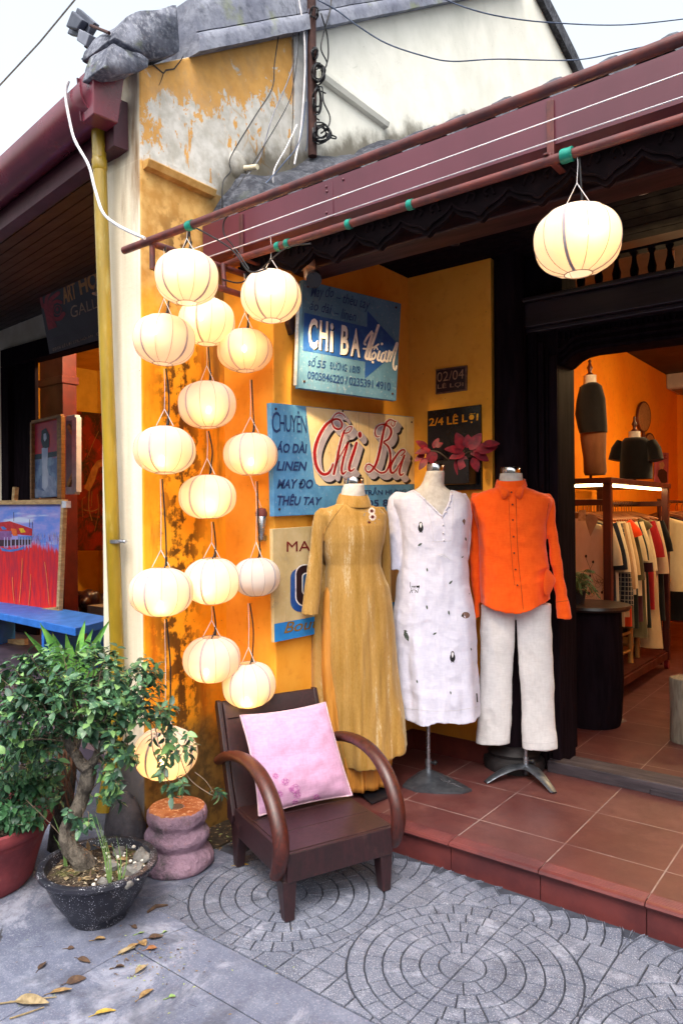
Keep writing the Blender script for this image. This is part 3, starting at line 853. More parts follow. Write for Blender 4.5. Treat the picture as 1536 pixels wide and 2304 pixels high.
def lantern(px, py, label, X=None, Y=None, up=.18, bulb=(0, 0, -.035), lit=True, scale=None, rot=None, vstr=.075, dark=True, cordx=.0):
    p = AX(px, py, X) if X is not None else AY(px, py, Y)
    scale = scale or random.uniform(.975, 1.02)
    t = thing('silk_lantern', label, 'lantern', p, 'round silk lanterns')
    rz = random.uniform(0, .52) if rot is None else rot
    tl = Matrix.Rotation(random.uniform(-.06, .06), 4, 'X') @ Matrix.Rotation(random.uniform(-.06, .06), 4, 'Y') @ Matrix.Rotation(rz, 4, 'Z') @ Matrix.Diagonal((scale, scale, scale*random.uniform(.95, 1.05), 1))
    sh = bpy.data.objects.new('shade', random.choice(me_shades)); COL.objects.link(sh); sh.parent = t; sh.matrix_local = tl
    for nm, me in (('seams', me_rib), ('grey_bands', me_band)):
        o = bpy.data.objects.new(nm, me); COL.objects.link(o); o.parent = sh
    o = bpy.data.objects.new('bulb', (me_bulbs[2] if lit == 2 else random.choice(me_bulbs)) if lit else me_dead); COL.objects.link(o); o.parent = t; o.location = bulb
    bb = MB(); r, z = lprof(1); r *= scale; z *= scale; a = rz
    ap = Vector((0, 0, z+vstr))
    for s in (a, a+math.pi): bb.tube([(math.cos(s)*r, math.sin(s)*r, z), ap], .0016, 5)
    bb.tube([ap, ap+Vector((.004, 0, max(.02, up-vstr)*.5)), (0, 0, z+up)], .0011, 5)
    o = bb.build('hanging_string', M['whitewire']); o.parent = t
    if dark:
        bb = MB(); cx = cordx
        bb.tube(smoothpath([(bulb[0], bulb[1], bulb[2]+.02), (bulb[0]*.6, bulb[1]*.6, z*.6), (.012+cx, .01, z+.03), (.016+cx+random.uniform(-.012, .012), .01, z+up*.55), (.006, .005, z+up)], 5), .0034, 6)
        bb.tube([(.012+cx, .01, z+.005), (.014+cx, .01, z+.045)], .0055, 6)
        o = bb.build('power_cord', M['blackwire'], smooth=60); o.parent = t
    return t
fv = Vector((CF.x, CF.y, 0)).normalized()   # from the street towards the wall
def bl(side, toward, z): v = Vector((CR.x, CR.y, 0))*side-fv*toward; return (v.x, v.y, z)
lantern(421, 625, 'topmost lantern on the left, hung from the outer steel tube', Y=YO, up=.13, bulb=bl(-.004, .082, .012), vstr=.06)
lantern(610, 667, 'lantern hung by a white string from the inner tube beside the spot lamp', Y=YI, up=.16, bulb=bl(0, .082, .0), vstr=.065, dark=False)
lantern(1298, 542, 'large lone lantern hanging in front of the dark doorway', Y=YI, up=.20, bulb=bl(-.002, .092, .0), scale=1.06, rot=.05, vstr=.08)
lantern(370, 765, 'uppermost lantern of the leftmost string, beside the cream wall end', X=-2.52, up=.30, bulb=bl(-.02, .082, .02))
lantern(371, 1013, 'second lantern down the leftmost string', X=-2.52, up=.25, bulb=bl(.008, .082, -.045))
lantern(363, 1332, 'third lantern down the leftmost string, level with the dark unlit lantern', X=-2.52, up=.38, bulb=bl(.018, .082, -.045), cordx=.01)
lantern(373, 1694, 'lowest lantern, behind the bonsai twigs and above the stone stump', X=-2.52, up=.47, bulb=bl(0, .06, -.02), scale=1.02, lit=2)
lantern(466, 724, 'uppermost lantern of the middle string, half behind the topmost lantern', X=-2.52, up=.16, bulb=bl(-.012, .082, .0))
lantern(466, 911, 'second lantern down the middle string', X=-2.52, up=.16, bulb=bl(.022, .082, -.035))
lantern(467, 1118, 'third lantern down the middle string, left of the metal cone', X=-2.52, up=.20, bulb=bl(.022, .082, -.035))
lantern(477, 1307, 'fourth lantern down the middle string, overlapping the unlit lantern', X=-2.52, up=.17, bulb=bl(-.01, .082, -.03))
lantern(477, 1483, 'lowest lantern of the middle string, above the armchair back', X=-2.52, up=.14, bulb=bl(-.01, .082, -.042))
lantern(551, 789, 'uppermost lantern of the right string, deep yellow against the pier', X=-2.42, up=.26, bulb=bl(.008, .082, -.01), scale=.965)
lantern(564, 1022, 'second lantern down the right string, touching the blue signboard', X=-2.42, up=.25, bulb=bl(.012, .082, -.04), scale=.965)
lantern(577, 1298, 'white unlit lantern half hidden behind its glowing neighbour', X=-2.40, up=.36, bulb=bl(-.01, .0, -.03), lit=False, scale=.85)
lantern(560, 1540, 'lowest lantern of the right string, cut off by the chair back', X=-2.42, up=.28, bulb=bl(.0, .082, -.055), scale=.95)

# ------------------------------------------------------------------ lettering and signs
def text2d(body, shear=0, bold=0, space=1.0):
    c = bpy.data.curves.new('t', 'FONT'); c.body = body; c.shear = shear; c.offset = bold; c.space_character = space; c.resolution_u = 3
    o = bpy.data.objects.new('t', c); COL.objects.link(o)
    bpy.context.view_layer.update()
    dg = bpy.context.evaluated_depsgraph_get()
    me = bpy.data.meshes.new_from_object(o.evaluated_get(dg))
    vs = [(v.co.x, v.co.y) for v in me.vertices]; fs = [tuple(p.vertices) for p in me.polygons]
    bpy.data.objects.remove(o); bpy.data.curves.remove(c); bpy.data.meshes.remove(me)
    x0 = min(v[0] for v in vs); x1 = max(v[0] for v in vs); y0 = min(v[1] for v in vs); y1 = max(v[1] for v in vs)
    return [((x-x0)/(x1-x0), (y-y0)/(y1-y0)) for x, y in vs], fs
class Plane:
    def __init__(s, p0, n):
        s.p0 = Vector(p0); s.n = Vector(n).normalized()
        if (EYE-s.p0).dot(s.n) < 0: s.n = -s.n
    def at(s, px, py, off=0): return AP(px, py, s.p0+s.n*off, s.n)
def put_text(mb, pl, body, quad, off=.003, shear=0, bold=0, mi=0, space=1.0):
    """quad: pixel corners bottom-left, bottom-right, top-right, top-left of the written line"""
    vs, fs = text2d(body, shear, bold, space); bl_, br, tr, tl_ = [Vector(q) for q in quad]
    P = []
    for u, v in vs:
        q = lerp(lerp(bl_, br, u), lerp(tl_, tr, u), v)
        P.append(pl.at(q.x, q.y, off))
    mb.add(P, fs, mi)
def put_poly(mb, pl, pts, off=.003, mi=0):
    mb.add([pl.at(x, y, off) for x, y in pts], [tuple(range(len(pts)))], mi)
def put_stroke(mb, pl, pts, w, off, mi=0, n=6):
    """pixel-plane stroke; w list or number in pixels"""
    P = [Vector((x, y, 0)) for x, y in pts]
    if len(P) > 2: P2 = smoothpath(P, n)
    else: P2 = P
    m = len(P2); W_ = []
    for i in range(m):
        if isinstance(w, (list, tuple)):
            f = i/(m-1)*(len(w)-1); k = min(int(f), len(w)-2); W_.append(lerp(w[k], w[k+1], f-k))
        else: W_.append(w)
    L = []; Rr = []
    for i, p in enumerate(P2):
        t = P2[min(i+1, m-1)]-P2[max(i-1, 0)]
        if t.length < 1e-6: t = Vector((1, 0, 0))
        t.normalize(); sd = Vector((-t.y, t.x, 0))*(W_[i]/2)
        L.append(p+sd); Rr.append(p-sd)
    # round ends
    for end, k in ((0, -1), (m-1, 1)):
        t = (P2[min(end+1, m-1)]-P2[max(end-1, 0)]).normalized()*k
        sd = Vector((-t.y, t.x, 0)); r = W_[end]/2
        cap = [P2[end]+(sd*math.cos(a)+t*math.sin(a))*r for a in [math.pi*q/6 for q in range(7)]]
        mb.add([pl.at(q.x, q.y, off+.00005) for q in cap], [tuple(range(7))], mi)
    for i in range(m-1):
        q = [L[i], L[i+1], Rr[i+1], Rr[i]]
        mb.add([pl.at(a.x, a.y, off+(.00002*(i % 2))) for a in q], [(0, 1, 2, 3)], mi)
def board(name, quad, pl, th, mat, parent, bevel=.002):
    b = MB(); P = [pl.at(*q) for q in quad]
    b.prism(P, -pl.n*th); return b.build(name, mat, parent, bevel=bevel)
def screws(pl, pts, parent):
    for q in pts:
        b = MB(); p = pl.at(*q, .0); b.tube([p, p+pl.n*.004], .006, 8); b.build('screw', M['rust'], parent)
def paint(nm, a, c=None, sc=7, w=.35):
    """old sign paint: faded and scuffed"""
    g = G(nm); n = g.noise(sc, 8, .66); n2 = g.noise(sc*7, 5, .65)
    k = g.mix(g.ss(n, .34, .68), lin(a), lin(c or a))
    k = g.mix(g.m('MULTIPLY', g.ss(n2, .55, .75), w), k, lin('#c9cdd2'))
    k = g.mix(g.m('MULTIPLY', g.ss(n, .60, .72), w*.8), k, lin('#5a6a78'))
    st = g.noise(1, 7, .7, v=g.map(scale=(22, 22, 1.4))); k = g.mix(g.m('MULTIPLY', g.ss(st, .56, .70), .35), k, lin('#6a5240'))
    ch = g.noise(24, 8, .75); k = g.mix(g.m('MULTIPLY', g.ss(ch, .655, .67), .8), k, lin('#7c6a58'))
    g.bump(g.m('ADD', n2, ch), .2, .002)
    return g.out(k, .68, spec=.25)
M['signblue'] = paint('sign_sky_blue', '#5f9fcc', '#4a86b8')
M['signblue2'] = paint('sign_grey_blue', '#5b86a6', '#4c7696')
M['navy'] = pm('sign_navy_paint', '#163a70', '#3a6794', 46, .55, .05, lo=.56, hi=.68)
M['arrow'] = pm('arrow_blue_paint', '#1a4a94', '#3a6aa4', 16, .55, .05, lo=.46, hi=.72)
M['signcream'] = paint('sign_cream', '#efd9a8', '#e4c98f', 6, .2)
M['red'] = pm('sign_red_paint', '#ac121c', '#8a2426', 26, .5, .05, lo=.5, hi=.66)
M['offwhite'] = pm('sign_white_paint', '#e9e3e2', '#b9b2b2', 34, .6, .06, lo=.5, hi=.7)
M['lilacgrey'] = pm('sign_grey_shadow_paint', '#c4bcc6', '#a9a3b0', 9, .5, .03)
M['black'] = pm('sign_black_paint', '#15131a', '#4a4446', 40, .55, .05, lo=.56, hi=.7)
M['gold'] = pm('brass_letters', '#f0b23c', '#d8942a', 20, .25, .0, metal=.85)
M['whiteedge'] = pm('board_edge', '#cfd3d8', '#a9adb4', 30, .7, .2)

# upper blue sign, swung a little out from the wall
tl, bl3 = AX(681, 629, -2.30), AX(672, 873, -2.30); tr = AD(902, 683, 4.02)
PL = Plane(tl, (tr-tl).cross(bl3-tl))
S1 = thing('shop_sign', 'upper blue signboard with a big dark blue arrow, hanging askew above the other signs', 'sign', bl3)
Q1 = [(681, 629), (902, 683), (891, 902), (672, 873)]
board('panel', Q1, PL, .028, [M['signblue2']], S1)
b = MB(); b.bar(PL.at(676, 640, -.03), PL.at(668, 868, -.03), .02, .03); b.build('edge_batten', M['whiteedge'], S1)
z1 = lambda x, y: (665+x/6.144, 620+y/6.144)
b = MB(); put_poly(b, PL, [z1(*q) for q in ((118, 512), (985, 712), (990, 485), (1400, 940), (1235, 1190), (955, 1425), (960, 1190), (100, 1035))], .001); b.build('painted_arrow', M['arrow'], S1)
b = MB()
def zq(*c): return [z1(*q) for q in c]
put_text(b, PL, 'May đo', zq((205, 345), (520, 345), (530, 160), (215, 130)), .002, .25, .004)
b.f and None
put_text(b, PL, '– thêu tay', zq((555, 400), (1020, 520), (1030, 330), (565, 220)), .002, .25, .004)
put_text(b, PL, 'áo dài', zq((190, 470), (495, 535), (505, 400), (200, 335)), .002, .25, .004)
put_text(b, PL, '– linen', zq((535, 575), (830, 640), (840, 500), (545, 430)), .002, .25, .004)
put_text(b, PL, 'số', zq((170, 1245), (270, 1265), (300, 1115), (180, 1095)), .002, .1, .006)
put_text(b, PL, '55', zq((290, 1270), (415, 1285), (420, 1185), (300, 1165)), .002, .1, .006)
put_text(b, PL, 'ĐƯỜNG', zq((470, 1290), (705, 1330), (705, 1190), (475, 1165)), .002, 0, .004, space=.95)
put_text(b, PL, '18/8', zq((745, 1335), (885, 1355), (890, 1255), (750, 1240)), .002, .1, .006)
put_text(b, PL, '0905846220 / 0235391 4910', zq((162, 1425), (1308, 1595), (1312, 1480), (168, 1318)), .002, 0, .008, space=.92)
b.build('dark_lettering', M['navy'], S1)
b = MB(); dk = MB()
for bod, q in (('C', ((170, 1005), (300, 1025), (305, 600), (185, 580))), ('H', ((325, 1025), (440, 1045), (450, 635), (335, 615))), ('i', ((470, 1050), (515, 1060), (525, 660), (480, 650))),
               ('B', ((615, 1090), (730, 1105), (735, 700), (635, 680))), ('A', ((755, 1110), (890, 1135), (860, 730), (810, 725)))):
    put_text(b, PL, bod, zq(*q), .0032, 0, .03)
    put_text(dk, PL, bod, zq(*[(x+14, y+16) for x, y in q]), .0022, 0, .03)
for st, w in (([(1050, 775), (990, 850), (950, 930), (962, 952)], 5), ([(1062, 800), (1010, 960), (966, 1120), (988, 1152)], 6), ([(1142, 690), (1090, 850), (1040, 1000), (1012, 1135), (1038, 1160)], 6), ([(935, 1010), (1000, 1012), (1090, 985), (1142, 950)], 4),
              ([(1085, 1060), (1054, 1100), (1060, 1155), (1090, 1140), (1105, 1088), (1085, 1060)], 4), ([(1082, 1022), (1108, 985), (1132, 1022)], 3), ([(1158, 1050), (1130, 1150), (1152, 1172)], 5), ([(1240, 1062), (1196, 1082), (1176, 1160), (1202, 1190), (1240, 1110)], 4.5), ([(1250, 1050), (1226, 1150), (1252, 1186)], 4.5),
              ([(1292, 1040), (1264, 1186)], 4.5), ([(1270, 1150), (1312, 1062), (1330, 1078), (1302, 1182)], 4), ([(1312, 1150), (1360, 1022), (1395, 932), (1405, 962), (1370, 1100), (1346, 1240), (1374, 1304), (1392, 1252)], 4)):
    put_stroke(b, PL, [z1(*q) for q in st], w, .0033)
for (x, y) in ((1065, 1195), (1190, 945)): put_poly(b, PL, [z1(x+18*math.cos(a), y+20*math.sin(a)) for a in [k*.7 for k in range(9)]], .0033)
b.build('pale_lettering', M['offwhite'], S1); dk.build('letter_shadow', M['black'], S1)

screws(PL, [(692, 645), (890, 692), (882, 886), (684, 858)], S1)
# middle sign
PL2 = Plane((XS+.033, 3, 1.6), (1, 0, 0))
S2 = thing('shop_sign', 'long blue and cream signboard with large red script lettering behind the gold dress', 'sign', PL2.at(615, 1161))
board('panel', [(610, 906), (938, 939), (938, 1148), (617, 1162)], PL2, .03, [M['signblue']], S2)
b = MB(); put_poly(b, PL2, [(688, 915), (937, 940), (936, 1089), (718, 1093), (711, 1088), (707, 1075)], .001); b.build('cream_field', M['signcream'], S2)
z2 = lambda x, y: (690+x/5.908, 900+y/5.908)
strokes = [
 ([(512, 235), (485, 195), (430, 172), (385, 188), (350, 230), (335, 290), (360, 358), (410, 388), (455, 372), (470, 322), (445, 272), (390, 252), (320, 278), (240, 350), (160, 490), (112, 640), (107, 760), (130, 880), (180, 962), (235, 988), (290, 968), (330, 905), (350, 850)],
  [9, 13, 18, 16, 15, 18, 24, 26, 24, 22, 22, 26, 34, 40, 44, 44, 44, 42, 40, 38, 34, 26, 20]),
 ([(500, 415), (540, 365), (592, 352), (598, 378), (560, 428), (508, 440), (485, 425)], [12, 14, 14, 14, 14, 14, 10]),
 ([(500, 405), (470, 490), (430, 650), (390, 850), (358, 985)], [22, 28, 30, 32, 30]),
 ([(378, 870), (450, 735), (520, 610), (552, 565)], [10, 12, 18, 26]),
 ([(552, 565), (520, 670), (480, 810), (462, 930), (478, 985), (520, 948)], [26, 28, 30, 30, 24, 12]),
 ([(662, 568), (625, 685), (578, 830), (562, 915), (588, 944), (632, 912)], [32, 40, 40, 36, 24, 12]),
 ([(1188, 282), (1168, 284), (1112, 262), (1062, 292), (1030, 375), (1002, 500), (962, 700), (922, 840), (880, 912), (832, 958), (788, 940), (780, 888), (820, 852), (872, 880), (922, 932), (982, 968), (1050, 948), (1098, 850), (1110, 722), (1082, 622), (1022, 560), (1082, 520), (1120, 440), (1108, 372), (1050, 332), (982, 327), (922, 370), (906, 440), (930, 488), (962, 484)],
  [10, 12, 18, 24, 30, 32, 34, 32, 28, 22, 16, 16, 16, 18, 20, 22, 24, 26, 28, 26, 20, 26, 32, 28, 22, 18, 16, 18, 16, 10]),
 ([(1170, 288), (1164, 330), (1140, 350), (1120, 322), (1128, 292)], [12, 12, 12, 12, 8]),
 ([(1248, 742), (1300, 692), (1282, 660), (1230, 688), (1162, 780), (1112, 880), (1120, 962), (1168, 952), (1232, 850), (1290, 748)], [12, 18, 22, 24, 28, 34, 32, 22, 14, 12]),
 ([(1296, 735), (1252, 860), (1230, 955), (1246, 1000), (1284, 978)], [26, 30, 30, 24, 12])]
lay = [MB(), MB(), MB(), MB()]
def allst(mb, dx, dy, extra, off):
    for pts, w in strokes: put_stroke(mb, PL2, [z2(x+dx, y+dy) for x, y in pts], [(q*.98+extra)/5.908 for q in w], off, n=4)
    put_poly(mb, PL2, [z2(705+dx+(26+extra*.5)*math.cos(k*.6), 462+dy+(42+extra*.5)*math.sin(k*.6)) for k in range(11)], off)
for k in range(7): allst(lay[0], 30+k*8, 40+k*9.5, 30, .0012+k*.00007)
for k in range(6): allst(lay[1], 6+k*10, 8+k*12.5, 26, .0022+k*.00007)
allst(lay[2], 0, 0, 28, .0032); allst(lay[3], 0, 0, 0, .004)
for mb, mt, nm in zip(lay, (M['black'], M['lilacgrey'], M['offwhite'], M['red']), ('letter_shadow', 'letter_block', 'letter_outline', 'red_script')): mb.build(nm, mt, S2)
z3 = lambda x, y: (600+x/8.231, 890+y/8.231)
def zq3(*c): return [z3(*q) for q in c]
b = MB()
put_text(b, PL2, 'C', zq3((95, 690), (235, 690), (235, 300), (95, 295)), .002, 0, 0)
put_text(b, PL2, 'HUYÊN', zq3((240, 665), (745, 695), (738, 290), (240, 265)), .002, 0, .0, space=.9)
put_text(b, PL2, 'ÁO DÀI', zq3((170, 1055), (745, 1070), (750, 850), (185, 840)), .002, .12, .03)
put_text(b, PL2, 'LINEN', zq3((180, 1390), (735, 1390), (750, 1225), (200, 1215)), .002, .12, .03)
put_text(b, PL2, 'MAY ĐO', zq3((185, 1725), (855, 1720), (865, 1545), (215, 1540)), .002, .12, .03)
put_text(b, PL2, 'THÊU TAY', zq3((190, 2040), (1000, 2025), (1040, 1850), (200, 1800)), .002, .12, .03)
put_text(b, PL2, '319 TRẦN HƯNG ĐẠO', [(790, 1119), (955, 1112), (955, 1096), (790, 1096)], .002, 0, .02)
put_text(b, PL2, '0905 846', [(800, 1142), (900, 1138), (900, 1122), (800, 1126)], .002, 0, .02)
b.build('navy_lettering', M['navy'], S2)
screws(PL2, [(620, 920), (925, 950), (628, 1146), (770, 925)], S2)
# third sign
PL3 = Plane((XS+.026, 3, 1), (1, 0, 0))
S3 = thing('shop_sign', 'small cream signboard with a blue foot, mostly hidden behind the gold dress', 'sign', PL3.at(616, 1446))
board('panel', [(613, 1190), (900, 1172), (900, 1388), (617, 1446)], PL3, .02, [paint('sign_tan', '#cdb88a', '#bda674', 7, .2)], S3)
b = MB(); put_poly(b, PL3, [(617, 1404), (900, 1352), (900, 1388), (618, 1445)], .0012); b.build('blue_foot', pm('bright_blue', '#1f8ad8', '#1878c4', 8, .5, .03), S3)
b = MB(); put_text(b, PL3, 'MAY ĐO', [(645, 1242), (790, 1236), (790, 1212), (645, 1217)], .002, 0, .0); b.build('red_lettering', pm('dark_red_letters', '#7a1a20'), S3)
z5 = lambda x, y: (580+x/6.061, 1120+y/6.061)
def rrect(x0, y0, x1, y1, r):
    P = []
    for cx, cy, a0 in ((x1-r, y1-r, 0), (x0+r, y1-r, 90), (x0+r, y0+r, 180), (x1-r, y0+r, 270)):
        P += [z5(cx+r*math.cos(R(a0+k*18)), cy+r*math.sin(R(a0+k*18))) for k in range(6)]
    return P
for k, (c, off) in enumerate((((445, 960, 900, 1555, 130), .0015), ((510, 905, 960, 1485, 130), .002), ((525, 920, 945, 1470, 120), .0025), ((600, 1020, 870, 1330, 60), .003), ((615, 1035, 855, 1315, 50), .0035))):
    b = MB(); put_poly(b, PL3, rrect(*c), off)
    b.build(('letter_side', 'letter_rim', 'letter_face', 'inner_rim', 'inner_face')[k], (M['arrow'], M['offwhite'], pm('maroon_letter', '#2a1016'), M['offwhite'], pm('steel_blue', '#2f5f90'))[k], S3)
b = MB(); put_text(b, PL3, 'Boutique', [z5(350, 1900), z5(1200, 1750), z5(1210, 1560), z5(380, 1700)], .002, .2, .01); b.build('brown_script', pm('ochre_script', '#8a6a20'), S3)
# house number plates on the shop front
PLF = Plane((0, YF, 0), (0, -1, 0))
z6 = lambda x, y: (920+x/7.314, 810+y/7.314)
N1 = thing('number_plate', 'small dark metal plate reading 02/04 above the black plaque', 'sign', PLF.at(*z6(430, 560)))
pl = Plane((0, YF-.012, 0), (0, -1, 0))
b = MB(); b.prism([pl.at(*z6(*q)) for q in ((435, 155), (945, 85), (940, 495), (430, 565))], (0, .013, 0)); b.build('plate', pm('rust_frame', '#7a5a4a', '#5c4036', 30, .6, .3), N1, bevel=.002)
b = MB(); put_poly(b, pl, [z6(*q) for q in ((452, 178), (920, 112), (915, 478), (450, 540))], .001); b.build('plate_field', pm('maroon_enamel', '#2c1620', '#20101a', 20, .4, .1), N1)
b = MB(); put_text(b, pl, '02/04', [z6(*q) for q in ((455, 365), (895, 305), (900, 150), (460, 205))], .002); put_text(b, pl, 'LÊ LỢI', [z6(*q) for q in ((465, 495), (890, 445), (890, 350), (465, 385))], .002, 0, .01)
b.build('lettering', pm('worn_tan_letters', '#b08c72', '#8c6c58', 30, .5, .1), N1)
N2 = thing('number_plaque', 'tall black plaque with gold 2/4 lettering behind red leaves', 'sign', PLF.at(1020, 1105))
pl = Plane((0, YF-.018, 0), (0, -1, 0))
b = MB(); b.prism([pl.at(*q) for q in ((961, 925), (1080, 910), (1082, 1101), (961, 1106))], (0, .019, 0)); b.build('plaque', pm('black_gloss', '#121016', '#0c0b10', 10, .25, .02), N2, bevel=.002)
b = MB()
put_text(b, pl, '2/4', [z6(*q) for q in ((325, 1090), (562, 1070), (565, 940), (330, 960))], .002, 0, .02)
put_text(b, pl, 'LÊ', [z6(*q) for q in ((620, 1065), (800, 1050), (805, 880), (620, 900))], .002, 0, .02)
put_text(b, pl, 'LỢI', [z6(*q) for q in ((870, 1060), (1130, 1020), (1135, 865), (870, 880))], .002, 0, .02)
b.build('gold_lettering', M['gold'], N2)
# red leaved plant in the black wall box
PB = thing('wall_planter', 'glossy black box planter mounted below the plaque letters', 'planter', PLF.at(1035, 1095))
a = PLF.at(1000, 1040); c = PLF.at(1078, 1090)
b = MB(); b.box((a.x, YF-.13, c.z), (c.x, YF-.02, a.z)); b.build('box', pm('black_plastic', '#15141a', '#0e0e12', 8, .3, .02), PB, bevel=.006)
CL = thing('coleus_plant', 'coleus with pointed crimson leaves spilling over the black planter', 'plant', (PLF.at(1040, 1040).x, YF-.08, a.z))
mc = G('crimson_leaf'); n = mc.noise(30, 4); mc.bump(mc.noise(60, 3), .3, .003)
mcol = mc.out(mc.mix(mc.ss(n, .35, .65), lin('#8a1428'), lin('#5e1024')), .5, spec=.4)
b = MB(); rt = CL.location
rv = Vector((CR.x, CR.y, 0)); tv = -fv
def cleaf(px, py, ang, L, w, tilt=.2, y=YF-.12):
    p = AY(px, py, y); d = rv*math.cos(ang)+Vector((0, 0, 1))*math.sin(ang)+tv*tilt
    b.leaf(p, d, (tv-Vector((0, 0, .0))+Vector((0, 0, .5))).normalized(), L, w, .25, 6, .12)
for a_ in ((1040, 1012, 1.9, .11, .07), (1056, 1012, 1.0, .12, .065), (1070, 1014, .25, .13, .075), (1040, 1014, 3.0, .11, .055), (1045, 1020, 3.4, .10, .05), (1066, 1018, -.5, .10, .06),
           (1030, 1030, -1.5, .12, .06), (1062, 1030, -1.2, .09, .055), (1046, 1026, -2.0, .09, .06), (1085, 1000, .1, .10, .05), (1058, 1022, .4, .09, .06), (1050, 1008, 1.5, .08, .06),
           (962, 1010, 2.5, .09, .05), (974, 1008, 1.1, .07, .035), (968, 1012, 3.3, .10, .045), (968, 1014, -1.4, .085, .07), (960, 1030, -2.2, .09, .045), (955, 1022, -2.6, .08, .04), (980, 1006, .6, .05, .03)):
    cleaf(*a_)
b.build('leaves', mcol, CL, smooth=180)
b = MB()
for (x, y) in ((1046, 1015), (966, 1014), (1062, 1016)): b.tube(smoothpath([(rt.x-.02, YF-.075, rt.z-.02), lerp(Vector((rt.x, YF-.08, rt.z)), AY(x, y, YF-.12), .6)+Vector((0, 0, .01)), AY(x, y, YF-.12)], 4), .004, 6)
b.build('stems', pm('green_stem', '#4a3a30'), CL)
# spot lamps and small things on the wall
SL = thing('spot_lamp', 'black spot lamp on a beige round ceiling mount above the blue sign', 'lamp', AD(688, 612, 3.35))
p = AD(688, 604, 3.35); b = MB(); b.lathe([(.042, .0), (.045, .02), (.04, .045), (.015, .05)], (p.x, p.y, p.z), 18); b.tube([p+Vector((0, 0, .0)), p+Vector((.012, -.005, -.05))], .014, 8)
b.build('mount', pm('beige_plastic', '#c8a284', '#a88468', 10, .5, .05), SL, smooth=45)
q = AD(706, 628, 3.30); d = (EYE+Vector((0, 0, -.6))-q).normalized()
b = MB(); b.tube([q-d*.06, q-d*.055, q+d*.035, q+d*.036, q+d*.02], [.02, .034, .036, .03, .029], 18); b.build('lamp_head', pm('black_metal', '#141216', '#0c0b0e', 8, .35, .05), SL, smooth=40)
SL2 = thing('spot_lamp', 'black spot lamp clamped under the porch beam, aimed at the signs', 'lamp', AY(1020, 532, 2.9))
q = AY(1020, 532, 2.9); d = Vector((-.7, .6, -.9)).normalized()
b = MB(); b.tube([q-d*.04, q-d*.035, q+d*.03, q+d*.031], [.02, .032, .034, .028], 16); b.box((q.x-.02, q.y-.06, q.z+.02), (q.x+.02, q.y+.02, q.z+.05)); b.build('lamp_head', bpy.data.materials['black_metal'], SL2, smooth=40)
def spot(p, tgt, e, size, col=(1, .70, .36), blend=.8, rad=.03):
    L = bpy.data.lights.new('spot', 'SPOT'); L.energy = e; L.spot_size = R(size); L.spot_blend = blend; L.color = col; L.shadow_soft_size = rad
    o = bpy.data.objects.new('spot_light', L); COL.objects.link(o); o.location = p
    o.rotation_euler = (Vector(p)-Vector(tgt)).to_track_quat('Z', 'Y').to_euler(); return o
setp(spot(q+d*.05, (XS, 3.40, 1.95), 10, 40), SL2)
setp(spot(AD(703, 652, 3.26), (XS+.02, 3.30, 1.72), 26, 70), SL)
WB = AX(655, 725, XS+.03)
b = MB(); b.prism([WB+Vector((0, -.02, .05)), WB+Vector((0, .03, .06)), WB+Vector((0, .03, -.04)), WB+Vector((0, .012, -.06)), WB+Vector((0, -.012, -.01))], (-.035, 0, 0))
tag(b.build('wall_bracket', M['darkwood2'], bevel=.004), 'broken stub of dark wood on the wall left of the blue sign', 'bracket')
CN = thing('metal_cone', 'hanging metal cone with a red rim beside the lantern string', 'ornament', AY(588, 1180, 2.5))
p = AY(588, 1180, 2.50); b = MB(); b.lathe([(.010, -.072), (.013, -.06), (.026, .045), (.02, .052)], p, 14); b.build('cone', M['steel'], CN, smooth=50)
b = MB(); b.lathe([(.027, .04), (.0285, .055), (.022, .075), (.004, .08)], p, 14); b.build('rim', pm('dull_red', '#7a3a34'), CN, smooth=50)
b = MB(); b.tube([p+Vector((0, 0, .08)), AX(563, 1070, -2.42)], .0018, 5); b.build('string', M['whitewire'], CN)
p = AY(587, 1211, 2.53); b = MB(); b.box((p.x-.02, 2.53, p.z-.015), (p.x+.018, 2.55, p.z+.015)); b.box((p.x-.014, 2.522, p.z-.008), (p.x+.004, 2.531, p.z+.008))
tag(b.build('wall_catch', M['steel'], bevel=.002), 'small bare metal catch screwed to the orange pier', 'catch')
# ------------------------------------------------------------------ mannequins and garments
class Fr:
    def __init__(s, o, yaw=0):
        s.o = Vector(o); d = Matrix.Rotation(R(yaw), 3, 'Z') @ Vector((s.o.x, s.o.y, 0)).normalized()
        s.d = d; s.r = Vector((d.y, -d.x, 0)); s.v = -d
    def P(s, u, v, z): return s.o*1.0 + s.r*u + s.v*v + Vector((0, 0, z-s.o.z))
    def px(s, x, y, v=0.0):
        p = AP(x, y, s.o+s.v*v, s.v); return (p-s.o).dot(s.r), p.z
def zz(ox, oy, sc): return lambda x, y: (ox+x/sc, oy+y/sc)
def ring(fr, uL, uR, z, dep, n=64, e=2.3, fold=0.0, k=9, ph=0.0, v0=0.0, zf=None, flat=0.0):
    P = []; a = (uR-uL)/2; c = (uR+uL)/2
    for i in range(n):
        t = 2*math.pi*i/n; ct, st = math.cos(t), math.sin(t)
        x = math.copysign(abs(ct)**(2/e), ct); y = math.copysign(abs(st)**(2/e), st)
        f = 1+fold*(math.sin(k*t+ph)+.5*math.sin(k*1.7*t+ph*2.1+1))
        u = c+x*a*(1+(f-1)*.25); v = v0+y*dep*f
        P.append(fr.P(u, v, z+(zf(u, v) if zf else 0)))
    return P
